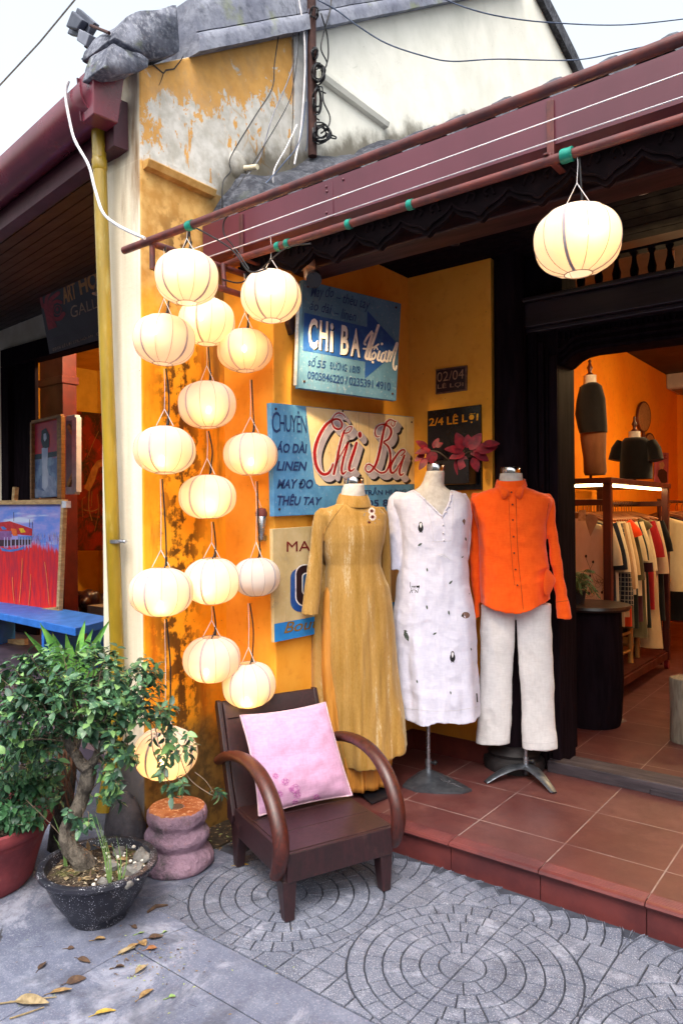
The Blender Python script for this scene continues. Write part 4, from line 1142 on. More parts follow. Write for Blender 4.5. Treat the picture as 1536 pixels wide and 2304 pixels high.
def body(mb, fr, zfn, rows, n=72, fold0=0, fold1=0, k=9, ph=0, e=2.3, hem=None, v0=0, cap=True):
    """rows: (y, xl, xr, depth) in zoom pixels from top to bottom"""
    rings = []; ys = []
    y = rows[0][0]; dy = (rows[-1][0]-y)/46
    for q in range(47):
        yy = y+dy*q; xl, xr, dp = interp(rows, yy)
        uL, z = fr.px(*zfn(xl, yy)); uR, z2 = fr.px(*zfn(xr, yy))
        t = q/46
        zf = None
        if hem and t > .8:
            kk = (t-.8)/.2
            zf = (lambda u, v, kk=kk: hem(u, v)*kk*kk)
        rings.append(ring(fr, uL, uR, (z+z2)/2, dp, n, e, lerp(fold0, fold1, t*t), k, ph+t*.8, v0, zf))
    mb.loft(rings, cap); return rings
def limb(mb, fr, zfn, rows, n=24, flat=.8, v=(0, 0), fold=.03):
    """rows: (y, xl, xr) zoom pixels along a hanging sleeve or leg; v depth at top and bottom"""
    rings = []; m = 22; y0, y1 = rows[0][0], rows[-1][0]
    for q in range(m+1):
        t = q/m; yy = lerp(y0, y1, t); xl, xr = interp(rows, yy)
        vv = lerp(v[0], v[1], t)
        uL, z = fr.px(*zfn(xl, yy), vv); uR, z2 = fr.px(*zfn(xr, yy), vv)
        a = (uR-uL)/2; c = (uL+uR)/2
        rings.append([fr.P(c+a*math.cos(2*math.pi*i/n), vv+a*flat*math.sin(2*math.pi*i/n)*(1+fold*math.sin(5*t*9+i)), z+(z2-z)*(.5+.5*math.cos(2*math.pi*i/n))) for i in range(n)])
    mb.loft(rings); return rings
def fuse(name, mb, mat, parent, vox=.0065, it=3, post=None):
    """weld overlapping closed shells into one continuous cloth surface"""
    me = mb.mesh(name); bm = bmesh.new(); bm.from_mesh(me); bmesh.ops.recalc_face_normals(bm, faces=bm.faces); bm.to_mesh(me); bm.free()
    o = bpy.data.objects.new('tmp', me); COL.objects.link(o)
    md = o.modifiers.new('r', 'REMESH'); md.mode = 'VOXEL'; md.voxel_size = vox
    md = o.modifiers.new('s', 'SMOOTH'); md.factor = .5; md.iterations = it
    bpy.context.view_layer.update(); dg = bpy.context.evaluated_depsgraph_get()
    m2 = bpy.data.meshes.new_from_object(o.evaluated_get(dg)); bpy.data.objects.remove(o)
    m2.name = name
    if post: post(m2)
    m2.materials.clear()
    return link(name, m2, mat, parent, 180)
def wrinkle(fr, amp, sx, sz, seed=0, zlo=None, zhi=None, fine=0):
    def f(me):
        nr = [v.normal.copy() for v in me.vertices]; cs = [v.co.copy() for v in me.vertices]; out = []
        for co, n in zip(cs, nr):
            u = (co-fr.o).dot(fr.r); w = (co-fr.o).dot(fr.v); z = co.z
            k = 1.0
            if zlo is not None: k = max(0, min(1, (zhi-z)/(zhi-zlo)))
            h = mnoise.noise(Vector((u*sx+w*sx*.6, z*sz, seed)))+.5*mnoise.noise(Vector((u*sx*2.3+w*sx, z*sz*2.2, seed+5)))
            rg = 0 if fine == 0 else (mnoise.ridged_multi_fractal(Vector((u*sx*.9+w*4, z*sx*1.15+u*4, seed+9)), 1.0, 2.1, 3, 1.0, 2.0)-1.0)*fine
            out += list(co+n*(h*amp*k+rg))
        me.vertices.foreach_set('co', out); me.update()
    return f
def tree_of(o): return BVHTree.FromPolygons([v.co for v in o.data.vertices], [tuple(p.vertices) for p in o.data.polygons])
def on_cloth(bv, x, y, off=.0015):
    d = ray(x, y).normalized(); h = bv.ray_cast(EYE, d)
    return None if h[0] is None else (h[0]-d*off, h[1] if h[1].dot(d) < 0 else -h[1])
def patch(mb, bv, pts, off=.0018, mi=0):
    P = [on_cloth(bv, *q, off) for q in pts]
    if any(p is None for p in P): return
    mb.add([p[0] for p in P], [tuple(range(len(P)))], mi)
def cloth_line(mb, bv, pts, r=.0012, off=.001, n=5, mi=0):
    P2 = smoothpath([Vector((x, y, 0)) for x, y in pts], n); Q = [on_cloth(bv, p.x, p.y, off) for p in P2]
    Q = [q[0] for q in Q if q]
    if len(Q) > 2: mb.tube(Q, r, 5, mi=mi)

def linen(nm, c1, c2, sc=26, tint=None, wr=.55):
    g = G(nm)
    n1 = g.noise(7, 6, .6, dist=.4); n2 = g.noise(90, 3, .6, v=g.map(scale=(1, 1, .3))); n3 = g.noise(90, 3, .6, v=g.map(scale=(.3, .3, 1.6)))
    wv = g.m('ADD', n2, n3)
    c = g.mix(g.ss(wv, .75, 1.25), lin(c1), lin(c2))
    rn = g.N('ShaderNodeTexNoise', noise_type='RIDGED_MULTIFRACTAL'); g.put(rn.inputs['Vector'], g.map(scale=(1, 1, 1.25))); rn.inputs['Scale'].default_value = sc*.32; rn.inputs['Detail'].default_value = 5; rn.inputs['Roughness'].default_value = .55; rn.inputs['Distortion'].default_value = .6
    crease = g.m('MULTIPLY', rn.outputs['Fac'], .7)
    cr2 = g.vor(9, feat='SMOOTH_F1', v=g.map(scale=(1, 1, 1.3)))
    g.bump(g.m('ADD', g.m('ADD', g.m('MULTIPLY', crease, 1.0), g.m('MULTIPLY', cr2, .8)), g.m('MULTIPLY', wv, .07)), wr, .014)
    return g.out(c, .85, spec=.15, Sheen_Weight=.25)
def velvet(nm):
    g = G(nm); X, Y, Z = g.xyz()
    s1 = g.noise(1, 5, .6, v=g.map(scale=(26, 26, 1.1)))
    s2 = g.noise(1, 3, .7, v=g.map(scale=(300, 300, 60)))
    s3 = g.noise(1, 6, .7, v=g.map(scale=(60, 60, 14)))
    c = g.mix(g.ss(s1, .3, .6), lin('#96702f'), lin('#ad864a'))
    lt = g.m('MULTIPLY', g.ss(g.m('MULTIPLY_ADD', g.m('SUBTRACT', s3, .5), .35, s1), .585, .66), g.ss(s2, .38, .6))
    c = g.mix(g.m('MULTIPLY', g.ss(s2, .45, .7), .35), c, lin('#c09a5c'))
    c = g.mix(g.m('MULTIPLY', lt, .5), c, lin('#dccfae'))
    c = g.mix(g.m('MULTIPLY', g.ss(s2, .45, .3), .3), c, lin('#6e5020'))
    g.bump(g.m('ADD', s3, g.m('MULTIPLY', s2, .5)), .35, .004)
    g.put(g.b.inputs['Sheen Tint'], (1, .9, .65, 1))
    return g.out(c, .8, spec=.12, Sheen_Weight=.35, Sheen_Roughness=.4)
M['mannequin'] = pm('mannequin_cotton', '#c9c5c2', '#b8b2ae', 40, .8, .15)
M['velvet'] = velvet('gold_crushed_velvet')
M['linen_w'] = linen('white_linen', '#d4d4e6', '#cbcbe0')
M['linen_o'] = linen('orange_linen', '#ff6216', '#fa580e')
M['linen_n'] = linen('natural_linen', '#dcdadc', '#d2d0d2', wr=.4)
M['satin'] = pm('orange_satin', '#c98a3e', '#b4762e', 4, .3, .05, spec=.6, stretch=(10, 10, 1))
M['cast'] = pm('cast_steel_base', '#6a7078', '#50555e', 18, .38, .2, metal=.75)
M['chrome'] = pm('polished_cap', '#c2c3c8', '#a8a9b0', 20, .16, .0, metal=1.0)

def mannequin(lab, fr, zfn, cap, neck, chest_rows, pole_px, pole_r=.0115):
    t = thing('mannequin', lab, 'mannequin', fr.o, 'shop mannequins')
    b = MB()
    rows = []
    for y, xl, xr, dp in neck: rows.append((y, xl, xr, dp))
    rr = []
    for q in range(25):
        yy = lerp(rows[0][0], rows[-1][0], q/24); xl, xr, dp = interp(rows, yy)
        uL, z = fr.px(*zfn(xl, yy)); uR, z2 = fr.px(*zfn(xr, yy)); rr.append(ring(fr, uL, uR, (z+z2)/2, dp, 36, 2.05))
    b.loft(rr); b.build('torso', M['mannequin'], t, smooth=180)
    y0, y1, xl, xr = cap; uL, z0 = fr.px(*zfn(xl, y0)); uR, z1 = fr.px(*zfn(xr, y1)); zt = z0; c = (uL+uR)/2; r = (uR-uL)/2
    p = fr.P(c, 0, z1); h = zt-z1
    b = MB(); b.lathe([(r*.97, -.004), (r, 0), (r, h*.72), (r*.93, h*.9), (r*.5, h*.985), (.001, h)], p, 32); b.build('neck_cap', M['chrome'], t, smooth=50)
    b = MB(); pz = fr.px(*pole_px)[0]; b.tube([fr.P(pz, 0, fr.o.z+.03), fr.P(pz, 0, fr.o.z+.95)], pole_r, 12)
    b.tube([fr.P(pz, 0, fr.o.z+.045), fr.P(pz, 0, fr.o.z+.105)], pole_r*1.5, 12); b.build('pole', M['steel'], t, smooth=60)
    b = MB(); b.tube([fr.P(pz+.01, .005, fr.o.z+.09), fr.P(pz+.034, .01, fr.o.z+.09)], [.006, .011], 8); b.ball(fr.P(pz+.036, .01, fr.o.z+.09), .013, 8); b.build('clamp_knob', M['blackwire'], t, smooth=60)
    return t, pz
# --- gold
FG = Fr(AZ(806, 1784, ZF), 30); zg = zz(660, 1060, 5.485)
tg, pz = mannequin('mannequin in a gold velvet dress nearest the armchair', FG, zg, (68, 172, 636, 852), [(160, 638, 852, .052), (240, 612, 858, .056), (330, 585, 880, .056), (430, 585, 900, .05), (560, 480, 1000, .05), (800, 480, 1000, .07)], None, (806, 1700))
b = MB()
Pb = [AZ(x, y, ZF) for x, y in ((755, 1745), (835, 1812), (880, 1795), (868, 1740), (800, 1712))]
b.prism([p+Vector((0, 0, .001)) for p in Pb], (0, 0, .012)); o = b.build('stand_base', pm('black_plate', '#1a1c22', '#12141a', 9, .35, .1), tg, bevel=.005)
AD_ = thing('ao_dai', 'long sleeved gold crushed velvet dress with a stand collar and slit skirt', 'dress', FG.o)
b = MB()
rows = [(402, 560, 890, .058), (432, 470, 965, .064), (462, 370, 1060, .068), (500, 318, 1118, .074), (560, 320, 1122, .085), (700, 362, 1108, .104), (850, 372, 1088, .108), (1000, 395, 1052, .103), (1150, 428, 1036, .099), (1300, 425, 1082, .105), (1450, 418, 1145, .115), (1700, 414, 1180, .122), (2000, 415, 1208, .128), (2300, 420, 1236, .132), (2700, 458, 1268, .138), (3100, 500, 1310, .146), (3420, 545, 1345, .152), (3510, 560, 1352, .153)]
body(b, FG, zg, rows, fold0=0.0, fold1=.065, k=6, ph=.6, hem=lambda u, v: .035*max(0, u)/.2+(-.02 if u < .05 else 0))
limb(b, FG, zg, [(455, 330, 470), (520, 262, 400), (700, 230, 378), (900, 214, 356), (1200, 176, 352), (1500, 138, 332), (1775, 94, 302)], v=(-.005, .03))
limb(b, FG, zg, [(440, 1000, 1110), (520, 1060, 1158), (700, 1080, 1176), (900, 1086, 1188), (1200, 1086, 1196), (1500, 1100, 1200), (1780, 1120, 1205)], v=(-.02, -.06))
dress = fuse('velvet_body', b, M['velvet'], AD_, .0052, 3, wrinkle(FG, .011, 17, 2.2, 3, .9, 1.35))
bvg = tree_of(dress)
b = MB()   # back panel and satin trousers seen in the slit and under the hem
rows = [(1150, 440, 1030, .05), (1450, 352, 1120, .06), (1700, 326, 1150, .06), (2300, 312, 1190, .065), (3000, 325, 1215, .07), (3420, 345, 1230, .07)]
body(b, FG, zg, rows, fold1=.06, v0=-.075); b.build('back_panel', M['velvet'], AD_, smooth=180)
b = MB(); ct = []
for i in range(41):      # stand collar, open in a small V at the throat
    a = -math.pi*1.5+.16+(2*math.pi-.32)*i/40
    u = math.cos(a); w = -math.sin(a)
    u0, z0 = FG.px(*zg(742, 400)); hh = .037 if abs(i-20) < 17 else .037-.0045*(abs(i-20)-16)
    dz = .012*(1-w)/2*1.6
    base = FG.P(u0+u*.096, w*.078, z0-.022+dz); top = FG.P(u0+u*.074, w*.066, z0+.0+hh+dz)
    ct.append([base, base+(top-base)*.5+(base-FG.P(u0, 0, base.z)).normalized()*.003, top, top*1.0-(top-FG.P(u0, 0, top.z)).normalized()*.004, base-(base-FG.P(u0, 0, base.z)).normalized()*.006])
b.loft(ct, cap=True); b.build('stand_collar', M['velvet'], AD_, smooth=60)
b = MB(); cloth_line(b, bvg, [zg(*q) for q in ((628, 405), (575, 460), (500, 555), (430, 660), (378, 770))], .0032, .001); b.build('piping', M['velvet'], AD_, smooth=60)
b = MB(); cols = [pm('petal_white', '#e8dcd6'), pm('flower_maroon', '#5a1a1c'), pm('leaf_grey', '#8c8c88'), pm('bead_tan', '#b09a70')]
for (cx, cy, r1, r0) in ((965, 492, 46, 25), (975, 565, 48, 25)):
    for k in range(12):
        a = k*math.pi/6; q = [(cx+math.cos(a+dd)*rr, cy+math.sin(a+dd)*rr*1.05) for dd, rr in ((-.24, r0*.6), (-.2, r1*.85), (0, r1), (.2, r1*.85), (.24, r0*.6))]
        patch(b, bvg, [zg(*p) for p in q], .0018, 0)
    patch(b, bvg, [zg(cx+math.cos(k*math.pi/8)*(r0 if k % 2 else r0*.72), cy+math.sin(k*math.pi/8)*(r0 if k % 2 else r0*.72)) for k in range(16)], .0026, 1)
for (x, y, a, L) in ((890, 520, 2.6, 34), (905, 500, 3.6, 26), (1040, 590, .4, 32), (1060, 500, -.4, 38), (1035, 462, -.5, 22), (920, 600, 2.0, 30), (1000, 630, 1.0, 26), (885, 545, 2.9, 26), (1080, 505, .4, 26)):
    patch(b, bvg, [zg(x+math.cos(a)*L*s+math.sin(a)*L*w, y+math.sin(a)*L*s-math.cos(a)*L*w) for s, w in ((0, 0), (.4, .22), (1, 0), (.4, -.22))], .0017, 2)
patch(b, bvg, [zg(935+20*math.cos(k*.8), 632+15*math.sin(k*.8)) for k in range(8)], .002, 1)
me = b.build('flower_embroidery', cols, AD_)
ST = thing('satin_trousers', 'orange gold satin trousers under the velvet dress, showing in its slit and at the feet', 'trousers', FG.o)
b = MB()
rows = [(1250, 490, 1000, .05), (1500, 385, 1060, .06), (1800, 368, 1080, .062), (2400, 366, 1120, .064), (3000, 410, 1150, .068), (3500, 500, 1200, .085), (3880, 560, 1130, .09)]
body(b, FG, zg, rows, n=120, fold0=.0, fold1=.14, k=13, ph=1, v0=-.005); b.build('satin_legs', M['satin'], ST, smooth=180)

# --- white
FW = Fr(AZ(963, 1752, ZF)); zw = zz(860, 1030, 6.226)
tw, pz = mannequin('mannequin in a white linen dress between the other two', FW, zw, (78, 200, 620, 872), [(190, 612, 870, .054), (300, 578, 864, .056), (380, 540, 862, .06), (430, 478, 900, .066), (480, 400, 985, .07), (560, 330, 1060, .078), (700, 300, 1110, .094), (900, 300, 1130, .104)], None, (963, 1700))
b = MB()
Pb = [AZ(x, y, ZF) for x, y in ((905, 1772), (935, 1783), (985, 1787), (1040, 1787), (1061, 1781), (1040, 1768), (1000, 1752), (965, 1738), (940, 1742), (918, 1757))]
cc = FW.P(pz, 0, ZF+.05)
b.loft([[p+Vector((0, 0, .001)) for p in Pb], [p+Vector((0, 0, .012)) for p in Pb], [lerp(p, cc, .18)+Vector((0, 0, .012)) for p in Pb], [lerp(p, cc, .62)+Vector((0, 0, .012)) for p in Pb], [lerp(p, cc, .9)+Vector((0, 0, .006)) for p in Pb]])
b.build('stand_base', M['cast'], tw, smooth=50)
b = MB(); pl = Plane(lerp(Pb[3], cc, .5)+Vector((0, 0, .022)), (FW.v*.5+Vector((0, 0, 1))))
for st in ([(990, 1752), (1000, 1759), (1012, 1757), (1006, 1764), (1022, 1768), (1034, 1771)], [(998, 1755), (1010, 1762), (1024, 1763)], [(1016, 1762), (1028, 1768), (1038, 1772), (1044, 1775)]):
    put_stroke(b, pl, st, 1.0, .001)
b.build('cast_script', M['steel'], tw)
LD = thing('linen_dress', 'white linen V neck dress embroidered with small cats, birds and leaves', 'dress', FW.o)
b = MB()
rows = [(438, 470, 950, .066), (462, 370, 1010, .072), (495, 270, 1105, .08), (540, 160, 1168, .086), (620, 150, 1205, .094), (760, 205, 1228, .108), (900, 246, 1222, .118), (1100, 262, 1200, .122), (1300, 268, 1182, .122), (1500, 250, 1195, .124), (1700, 198, 1226, .130), (1900, 176, 1250, .136), (2100, 152, 1275, .140), (2300, 136, 1294, .144), (2600, 160, 1318, .15), (3000, 190, 1345, .156), (3400, 225, 1362, .162), (3615, 245, 1366, .164)]
body(b, FW, zw, rows, fold0=0, fold1=.085, k=6, ph=2.2, e=2.35, hem=lambda u, v: .006*math.sin(u*30)-.012*math.exp(-((u+.01)/.05)**2))
limb(b, FW, zw, [(480, 190, 330), (560, 96, 260), (700, 62, 248), (900, 88, 262), (1100, 100, 268), (1300, 108, 266), (1480, 114, 250), (1570, 122, 236)], v=(-.01, .015), fold=.06)
limb(b, FW, zw, [(500, 1090, 1170), (600, 1120, 1222), (800, 1130, 1246), (1100, 1140, 1236), (1300, 1150, 1222), (1470, 1160, 1204)], v=(-.03, -.06))
VP_ = [(405, 447), (470, 478), (560, 556), (650, 640), (740, 728), (830, 808), (870, 745), (915, 660), (940, 590), (952, 520), (955, 440)]
VPX = [zw(*q) for q in VP_]
def inside(poly, x, y):
    c = False; j = len(poly)-1
    for i in range(len(poly)):
        if (poly[i][1] > y) != (poly[j][1] > y) and x < (poly[j][0]-poly[i][0])*(y-poly[i][1])/(poly[j][1]-poly[i][1])+poly[i][0]: c = not c
        j = i
    return c
def project(p):
    q = Vector(p)-EYE; d = q.dot(CF); return 768+FPX*q.dot(CR)/d, 1152-FPX*q.dot(CU)/d
def cut_neck(fr, poly, extra):
    P2 = poly+[zw(955, 380), zw(405, 380)]
    def f(me):
        extra(me)
        bm = bmesh.new(); bm.from_mesh(me); dead = []
        for fc in bm.faces:
            c = fc.calc_center_median()
            if fc.normal.dot(fr.v) > -.35 or c.z > fr.px(*zw(500, 470))[1]:
                if inside(P2, *project(c)): dead.append(fc)
        bmesh.ops.delete(bm, geom=dead, context='FACES')
        bm.to_mesh(me); bm.free()
    return f
bvpre = None
def grab(me):
    global bvpre
    wrinkle(FW, .009, 13, 4.0, 9, fine=.0018)(me); bvpre = BVHTree.FromPolygons([v.co for v in me.vertices], [tuple(p.vertices) for p in me.polygons])
ldress = fuse('linen_body', b, M['linen_w'], LD, .0046, 3, cut_neck(FW, VPX, grab))
b = MB()     # neck facing: a flat band that follows the V and finishes the cut edge
P2 = smoothpath([Vector((x, y, 0)) for x, y in VPX], 5); L = []; Rr = []
for i, p in enumerate(P2):
    t = (P2[min(i+1, len(P2)-1)]-P2[max(i-1, 0)]).normalized(); sd = Vector((t.y, -t.x, 0))
    a = on_cloth(bvpre, p.x+sd.x*1.6, p.y+sd.y*1.6, .003); c = on_cloth(bvpre, p.x-sd.x*3.0, p.y-sd.y*3.0, .003)
    if a and c: L.append(a[0]); Rr.append(c[0])
b.add(L+Rr, [(i, i+1, len(L)+i+1, len(L)+i) for i in range(len(L)-1)])
b.build('neck_band', M['linen_w'], LD, smooth=180, solid=.003)
btn = pm('cloth_button', '#e6e2ea', '#d2cede', 30, .5, .1)
b = MB()
for q in ((515, 505), (585, 575), (665, 655), (755, 745), (832, 835), (850, 940), (852, 1055), (860, 1155), (890, 762), (930, 680), (955, 598), (968, 515), (962, 445)):
    h = on_cloth(bvpre, *zw(*q), .004)
    if h: b = MB(); b.ball(h[0], .0052, 8); b.build('button', btn, LD, smooth=180)
emb = [pm('thread_black', '#16161c'), pm('thread_white', '#eeeef4'), pm('thread_dark_green', '#3c4844', '#55605a', 200, .8, .2), pm('thread_brown', '#6a5048', '#806258', 200, .8, .2)]
b = MB()
def ell(cx, cy, rx, ry, n=14, rot=0): return [(cx+math.cos(2*math.pi*k/n)*rx*math.cos(rot)-math.sin(2*math.pi*k/n)*ry*math.sin(rot), cy+math.cos(2*math.pi*k/n)*rx*math.sin(rot)+math.sin(2*math.pi*k/n)*ry*math.cos(rot)) for k in range(n)]
def penguin(f, cx, cy, s=1):
    patch(b, bvpre, [f(*q) for q in ell(cx, cy-45*s, 24*s, 34*s)], .0016, 0); patch(b, bvpre, [f(*q) for q in ell(cx, cy+8*s, 37*s, 58*s)], .0017, 0)
    patch(b, bvpre, [f(*q) for q in ((cx-14*s, cy-50*s), (cx, cy-68*s), (cx+14*s, cy-50*s), (cx+12*s, cy-20*s), (cx, cy+12*s), (cx-12*s, cy-18*s))], .0024, 1)
    for dx in (-14, 14): patch(b, bvpre, [f(*q) for q in ((cx+dx*s-6*s, cy+58*s), (cx+dx*s+6*s, cy+58*s), (cx+dx*s+5*s, cy+76*s), (cx+dx*s-5*s, cy+76*s))], .0018, 0)
def sprig(f, x, y, a, L=34, mi=2): patch(b, bvpre, [f(x+math.cos(a)*L*s+math.sin(a)*L*w, y+math.sin(a)*L*s-math.cos(a)*L*w) for s, w in ((-1, 0), (-.4, .34), (.3, .36), (1, 0), (.3, -.34), (-.4, -.36))], .0017, mi)
penguin(zw, 535, 975); zc = zz(580, 1000, 2.133); penguin(lambda x, y: zc(x, y), 933, 1020, .36)
for q in ((525, 1215, -.6, 38), (625, 1570, 1.4, 30), (955, 1745, -.8, 38), (622, 2095, 1.4, 34), (928, 2170, 1.5, 34), (1120, 1390, -.6, 22), (1165, 1140, 1.4, 30), (1213, 1905, 1.2, 12)): sprig(zw, *q)
for q in ((848, 908, -.5, 11), (1022, 983, 1.3, 8), (763, 1138, 1.3, 10), (924, 1192, 1.4, 9), (712, 920, 1.2, 28), (708, 895, .4, 10)): sprig(zc, *q)
patch(b, bvpre, [zw(*q) for q in ell(1165, 2205, 58, 46)], .0017, 3); patch(b, bvpre, [zw(*q) for q in ((1110, 2205), (1128, 2180), (1132, 2228), (1098, 2222))], .0018, 0)
patch(b, bvpre, [zw(*q) for q in ((1115, 885), (1140, 850), (1162, 880), (1145, 945))], .0017, 3)
for st in ([(390, 1740), (388, 1800), (405, 1850), (380, 1895)], [(405, 1800), (450, 1800), (500, 1795), (515, 1810), (500, 1850), (490, 1895)], [(405, 1860), (440, 1850), (470, 1860), (490, 1890)], [(405, 1850), (420, 1895)], [(470, 1860), (455, 1890)], [(420, 1800), (425, 1830)], [(440, 1800), (445, 1830)], [(458, 1800), (463, 1830)], [(500, 1800), (515, 1790), (515, 1815)]):
    cloth_line(b, bvpre, [zw(*q) for q in st], .0014, .001, 4, 0)
patch(b, bvpre, [zw(*q) for q in ell(495, 1806, 20, 16)], .0017, 0)
for st in ([(780, 1365), (830, 1350), (880, 1370), (930, 1410), (958, 1440)], [(790, 1390), (830, 1370), (850, 1400)], [(860, 1380), (890, 1410)]): cloth_line(b, bvpre, [zw(*q) for q in st], .0016, .001, 4, 1)
b.build('embroidery', emb, LD)

# --- orange shirt and linen trousers
FO = Fr(AZ(1183, 1748, ZF)); zo = zz(1040, 1040, 5.908); zt_ = zz(1040, 1370, 5.358)
to, pz = mannequin('mannequin in an orange shirt and pale trousers beside the doorway', FO, zo, (60, 162, 503, 782), [(150, 494, 792, .056), (240, 486, 800, .06), (330, 470, 815, .064), (420, 400, 880, .07), (560, 250, 1050, .08), (900, 260, 1080, .09)], None, (1182, 1720), .010)
b = MB()
def arm(tip, w0=.045):
    a = FO.P(pz, 0, ZF+.052); c = AZ(*tip, ZF); m1 = lerp(a, c, .35)+Vector((0, 0, .026)); m2 = lerp(a, c, .72)+Vector((0, 0, .022))
    pth = smoothpath([a+Vector((0, 0, .004)), m1, m2, c+Vector((0, 0, .007))], 6)
    b.tube(pth, [w0*(1-.62*i/(len(pth)-1)) for i in range(len(pth))], 14, flat=.30, up=(c-a).cross(Vector((0, 0, 1))))
arm((1092, 1763)); arm((1246, 1787)); arm((1205, 1722))
b.tube([FO.P(pz, 0, ZF+.015), FO.P(pz, 0, ZF+.07)], .014, 12); b.build('stand_base', M['cast'], to, smooth=60)
OS = thing('orange_shirt', 'bright orange button down linen shirt with one hem corner hitched up', 'shirt', FO.o)
b = MB()
rows = [(318, 470, 812, .066), (352, 400, 880, .072), (392, 290, 985, .078), (432, 180, 1095, .082), (475, 112, 1180, .086), (540, 120, 1185, .092), (700, 165, 1140, .105), (900, 205, 1112, .112), (1100, 218, 1108, .114), (1300, 226, 1128, .116), (1450, 232, 1150, .118), (1600, 238, 1165, .122), (1760, 236, 1172, .126), (1900, 240, 1165, .127)]
def shirt_hem(u, v):
    x = (u-FO.px(*zo(690, 1900))[0])/.15
    return .0+(-.040*max(0, 1-(x*1.02)**2)+.018*max(0, x)**2.0+.006)
body(b, FO, zo, rows, fold0=0, fold1=.05, k=5, ph=1.1, e=2.4, hem=shirt_hem)
limb(b, FO, zo, [(420, 140, 300), (520, 108, 240), (700, 112, 205), (1000, 112, 208), (1300, 98, 220), (1700, 130, 226), (2060, 158, 226)], v=(-.01, -.005))
limb(b, FO, zo, [(420, 1050, 1160), (500, 1090, 1212), (700, 1108, 1232), (900, 1122, 1258), (1200, 1150, 1300), (1500, 1200, 1342), (1780, 1225, 1388), (1860, 1228, 1410), (2075, 1255, 1438)], v=(-.01, .02))
def shirt_post(me):
    wrinkle(FO, .009, 10, 8, 21, fine=.0030)(me)
    for v in me.vertices:      # cloth gathered towards the clipped-up corner at the right hip
        x, y = project(v.co); zx, zy = (x-1040)*5.908, (y-1040)*5.908
        if (v.co-FO.o).dot(FO.v) > -.02 and 650 < zx < 1235:
            for (x0, y0, x1, y1, a, wd) in ((740, 1625, 1150, 1385, .016, 46), (790, 1570, 1100, 1440, -.014, 40), (760, 1640, 1180, 1560, .008, 40)):
                dx, dy = x1-x0, y1-y0; L2 = dx*dx+dy*dy; t = max(0, min(1, ((zx-x0)*dx+(zy-y0)*dy)/L2))
                dd = math.hypot(zx-x0-dx*t, zy-y0-dy*t)
                v.co += FO.v*(a*math.exp(-(dd/wd)**2)*(.3+.7*t))
shirt = fuse('shirt_body', b, M['linen_o'], OS, .0048, 3, shirt_post)
bvo = tree_of(shirt)
b = MB()      # hitched corner of the hem standing out to the side
q = [FO.P(*FO.px(*zo(x, y), v)[:1], v, FO.px(*zo(x, y), v)[1]) for x, y, v in ((1105, 1400, .11), (1150, 1420, .085), (1200, 1490, .07), (1250, 1562, .06), (1215, 1640, .07), (1165, 1760, .08), (1110, 1800, .11), (1060, 1700, .128), (1080, 1520, .127))]
c = sum(q, Vector())/len(q)+FO.v*.018
b.add(q+[c], [(i, (i+1) % 9, 9) for i in range(9)]); o = b.build('hitched_corner', M['linen_o'], OS, smooth=180, solid=.004)
md = o.modifiers.new('s', 'SUBSURF'); md.levels = 2; md.render_levels = 2
b = MB()      # collar: band and two pointed wings
u0, z0 = FO.px(*zo(642, 330)); cr = []
for i in range(33):
    a = -math.pi*1.5+.1+(2*math.pi-.2)*i/32; u = math.cos(a); w = -math.sin(a)
    dz = .012-.020*w
    base = FO.P(u0+u*.086, w*.070, z0-.006+dz); top = FO.P(u0+u*.076, w*.066, z0+.034+dz*.6)
    cr.append([base, top, top+(FO.P(u0, 0, top.z)-top)*.06, base+(FO.P(u0, 0, base.z)-base)*.06])
b.loft(cr); b.build('collar_band', M['linen_o'], OS, smooth=60)
b = MB()
for side in ((455, 285, 610, 375, 625, 440, 545, 492, 520, 470), (822, 290, 700, 372, 690, 440, 760, 490, 790, 460)):
    P = []
    for k in range(0, 10, 2):
        h = on_cloth(bvo, *zo(side[k], side[k+1]+(50 if k < 4 else 0)), .006)
        vv = .085 if k < 2 else .098
        uu, z_ = FO.px(*zo(side[k], side[k+1]), vv if k < 4 else .104); P.append(FO.P(uu, vv if k < 4 else (((h[0]-FO.o).dot(FO.v)+.006) if h else .104), z_))
    c = sum(P, Vector())/5+FO.v*.006
    b.add(P+[c], [(i, (i+1) % 5, 5) for i in range(5)])
b.build('collar_wing', M['linen_o'], OS, smooth=60, solid=.004)
b = MB()
bt = pm('dark_shirt_button', '#5a1c14', '#3c1410', 30, .3, 0)
for q in ((648, 400), (663, 562), (667, 768), (677, 990), (685, 1207), (703, 1425), (728, 1635), (545, 462), (755, 452)):
    h = on_cloth(bvo, *zo(*q), .006)
    if h:
        n = FO.v; b = MB(); b.tube([h[0]-n*.002, h[0]+n*.003], .0046, 10); b.build('button', bt, OS)
b = MB()
cloth_line(b, bvo, [zo(*q) for q in ((708, 470), (715, 700), (722, 950), (735, 1200), (755, 1450), (775, 1640), (805, 1960))], .0012, .0008, 8)
cloth_line(b, bvo, [zo(*q) for q in ((612, 480), (622, 700), (632, 950), (650, 1200), (668, 1450), (692, 1640))], .0009, .0006, 8)
cloth_line(b, bvo, [zo(*q) for q in ((1232, 1862), (1310, 1850), (1405, 1840))], .001, .0008, 6)
cloth_line(b, bvo, [zo(*q) for q in ((1145, 540), (1120, 700), (1112, 900), (1106, 1050))], .0009, .0006, 8)
cloth_line(b, bvo, [zo(*q) for q in ((150, 545), (190, 700), (215, 900))], .0009, .0006, 8)
b.build('placket_seam', pm('shirt_seam', '#9a2c08'), OS)
LT = thing('linen_trousers', 'pale natural linen trousers hanging below the orange shirt', 'trousers', FO.o)
b = MB()
